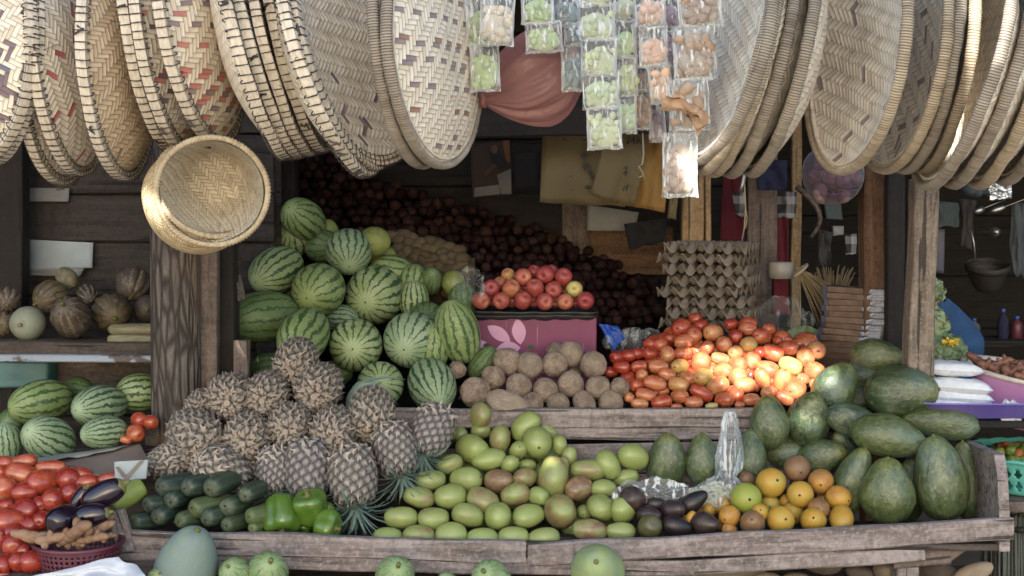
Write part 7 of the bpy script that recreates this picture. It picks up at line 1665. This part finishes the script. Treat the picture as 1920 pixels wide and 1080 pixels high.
for a, y in pp:
    for i in range(na):
        t = 2*PI*i/na; fl = 1+(.22*math.sin(t*7+y*.02)+.12*math.sin(t*13))*(1 if y < 900 else .25)+.10*nz((math.cos(t), math.sin(t), y*.05), 1.5, 4); xo = 1362+(y < 900)*0+6*math.sin(y*.02); xo = 1368-(max(0, y-880)*.55)
        p = P(xo+a*fl*math.cos(t)*1.05, y, 4.25); v.append(p+Vector((0, px(a, 4.25)*.75*fl*math.sin(t), 0)))
m.add(v, grid_faces(na, len(pp), True)); rel(m, bb); link('film', m.mesh('film', FILM_HAZY), bb)
crumple(1222, 920, 140, 62, 4.235, FILM_CLOUD, 'plastic_bag', 'crumpled clear plastic bag lying behind the avocados', 19, .06, 'plastic bag', 34)
# wilted leaves on the melons
m = MB()
for pts, w_ in (([(648, 800), (656, 750), (676, 722), (712, 718)], 13), ([(676, 716), (712, 728), (748, 760)], 12), ([(660, 726), (690, 712), (726, 706), (760, 712)], 4)):
    v = []; n = 14
    for j in range(n):
        t = j/(n-1)*(len(pts)-1); i = min(int(t), len(pts)-2); u = t-i; x, y = pts[i][0]*(1-u)+pts[i+1][0]*u, pts[i][1]*(1-u)+pts[i+1][1]*u; w2 = w_*(math.sin(PI*(j+.6)/n)**.6)
        for k in (-1, 0, 1): v.append(P(x+k*w2*.5, y+k*w2*.6, 4.50+.015*abs(k)-.004*j/n))
    m.add(v, grid_faces(3, n))
o = link('wilted_leaves', m.mesh('wilted_leaves', CROWN)); o['tone'] = .6; tag(o, 'wilted pineapple leaves lying over the front melon', 'leaves')
# ---- more goods hung and stacked in the dim shop beyond the sawn post, and behind the packets
SB('shelf_board', (1745, 640), (1990, 640), 6.3, .03, .25, WOOD_DARK, 71)
def bottle(x, y, h, w, Y, mat, label):
    s = Y/F; spawn([('bottle_body', mk('bottle_body', mat, lathe([(.42, 0), (.5, .04), (.5, .6), (.44, .72), (.2, .82), (.17, .92)], 20))), ('cap', mk('cap', BLUEP, lathe([(.19, .90), (.2, .91), (.2, 1.0), (.18, 1.01)], 14)))], 'bottle', label, 'bottle', 'dim bottles on the far shelf', Matrix.Translation(P(x, y, Y)) @ Matrix.Diagonal((w*s, w*s, h*s, 1)))
for x, h, w, m_, lab in ((1800, 52, 18, DARKBLUE, 'dim slate bottle on the far shelf nearest the sawn post'), (1826, 40, 22, TEALCLOTH, 'squat greyish bottle on the far shelf'), (1880, 58, 20, DARKBLUE, 'tall dim bottle on the far shelf at the outer end'), (1906, 44, 24, MAROONP, 'squat maroon bottle at the outer end of the far shelf')): bottle(x, 637, h, w, 6.3, m_, lab)
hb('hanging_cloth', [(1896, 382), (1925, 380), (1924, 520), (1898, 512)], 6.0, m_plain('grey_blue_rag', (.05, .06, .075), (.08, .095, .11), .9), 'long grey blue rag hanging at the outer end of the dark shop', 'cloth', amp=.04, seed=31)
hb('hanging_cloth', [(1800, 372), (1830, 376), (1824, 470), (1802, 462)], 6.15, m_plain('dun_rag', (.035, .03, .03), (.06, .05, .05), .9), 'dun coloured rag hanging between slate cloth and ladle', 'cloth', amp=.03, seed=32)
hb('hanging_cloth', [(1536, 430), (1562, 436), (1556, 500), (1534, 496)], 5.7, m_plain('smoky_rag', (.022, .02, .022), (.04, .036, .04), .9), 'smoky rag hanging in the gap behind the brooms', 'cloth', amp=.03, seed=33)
hb('patterned_cloth', [(1584, 440), (1606, 438), (1606, 476), (1586, 478)], 5.7, CHECK, 'small blue-white patterned cloth beside the brown post', 'cloth', amp=.01, seed=34)
def pan(x, y, d, Y, label, mat):
    s = Y/F*d; o = spawn([('pan_bowl', mk('pan_bowl', mat, lathe([(.36, -.12), (.46, .05), (.5, .06), (.47, .04), (.34, -.10)], 28))), ('handle', mk('handle', mat, tube([(0, .48, .05), (0, .8, .08), (0, 1.15, .07)], .04, 6)))], 'hanging_pan', label, 'pan', 'pans hung in the dark shop', Matrix.Translation(P(x, y, Y)) @ Matrix.Rotation(PI/2, 4, 'X') @ Matrix.Diagonal((s, s, s, 1)))
pan(1592, 350, 34, 5.8, 'small dull pan hanging beside the garlic net', m_plain('dark_iron', (.03, .03, .032), (.05, .05, .052), .5))
sm = MB(); sv = []
for k in range(9):
    t = k/8; sv.append(P(1494+44*math.sin(t*PI*.8), 350+95*t, 5.65))
sm.add(*tube(sv, .012, 6, lambda u: 1-.4*u)); c = sum((Vector(p) for p in sm.v), Vector())/len(sm.v); sm.v = [tuple(Vector(p)-c) for p in sm.v]; o = link('curved_cane', sm.mesh('curved_cane', WOOD_GREY)); o.location = c; tag(o, 'curved pale cane hanging behind the brooms', 'cane')
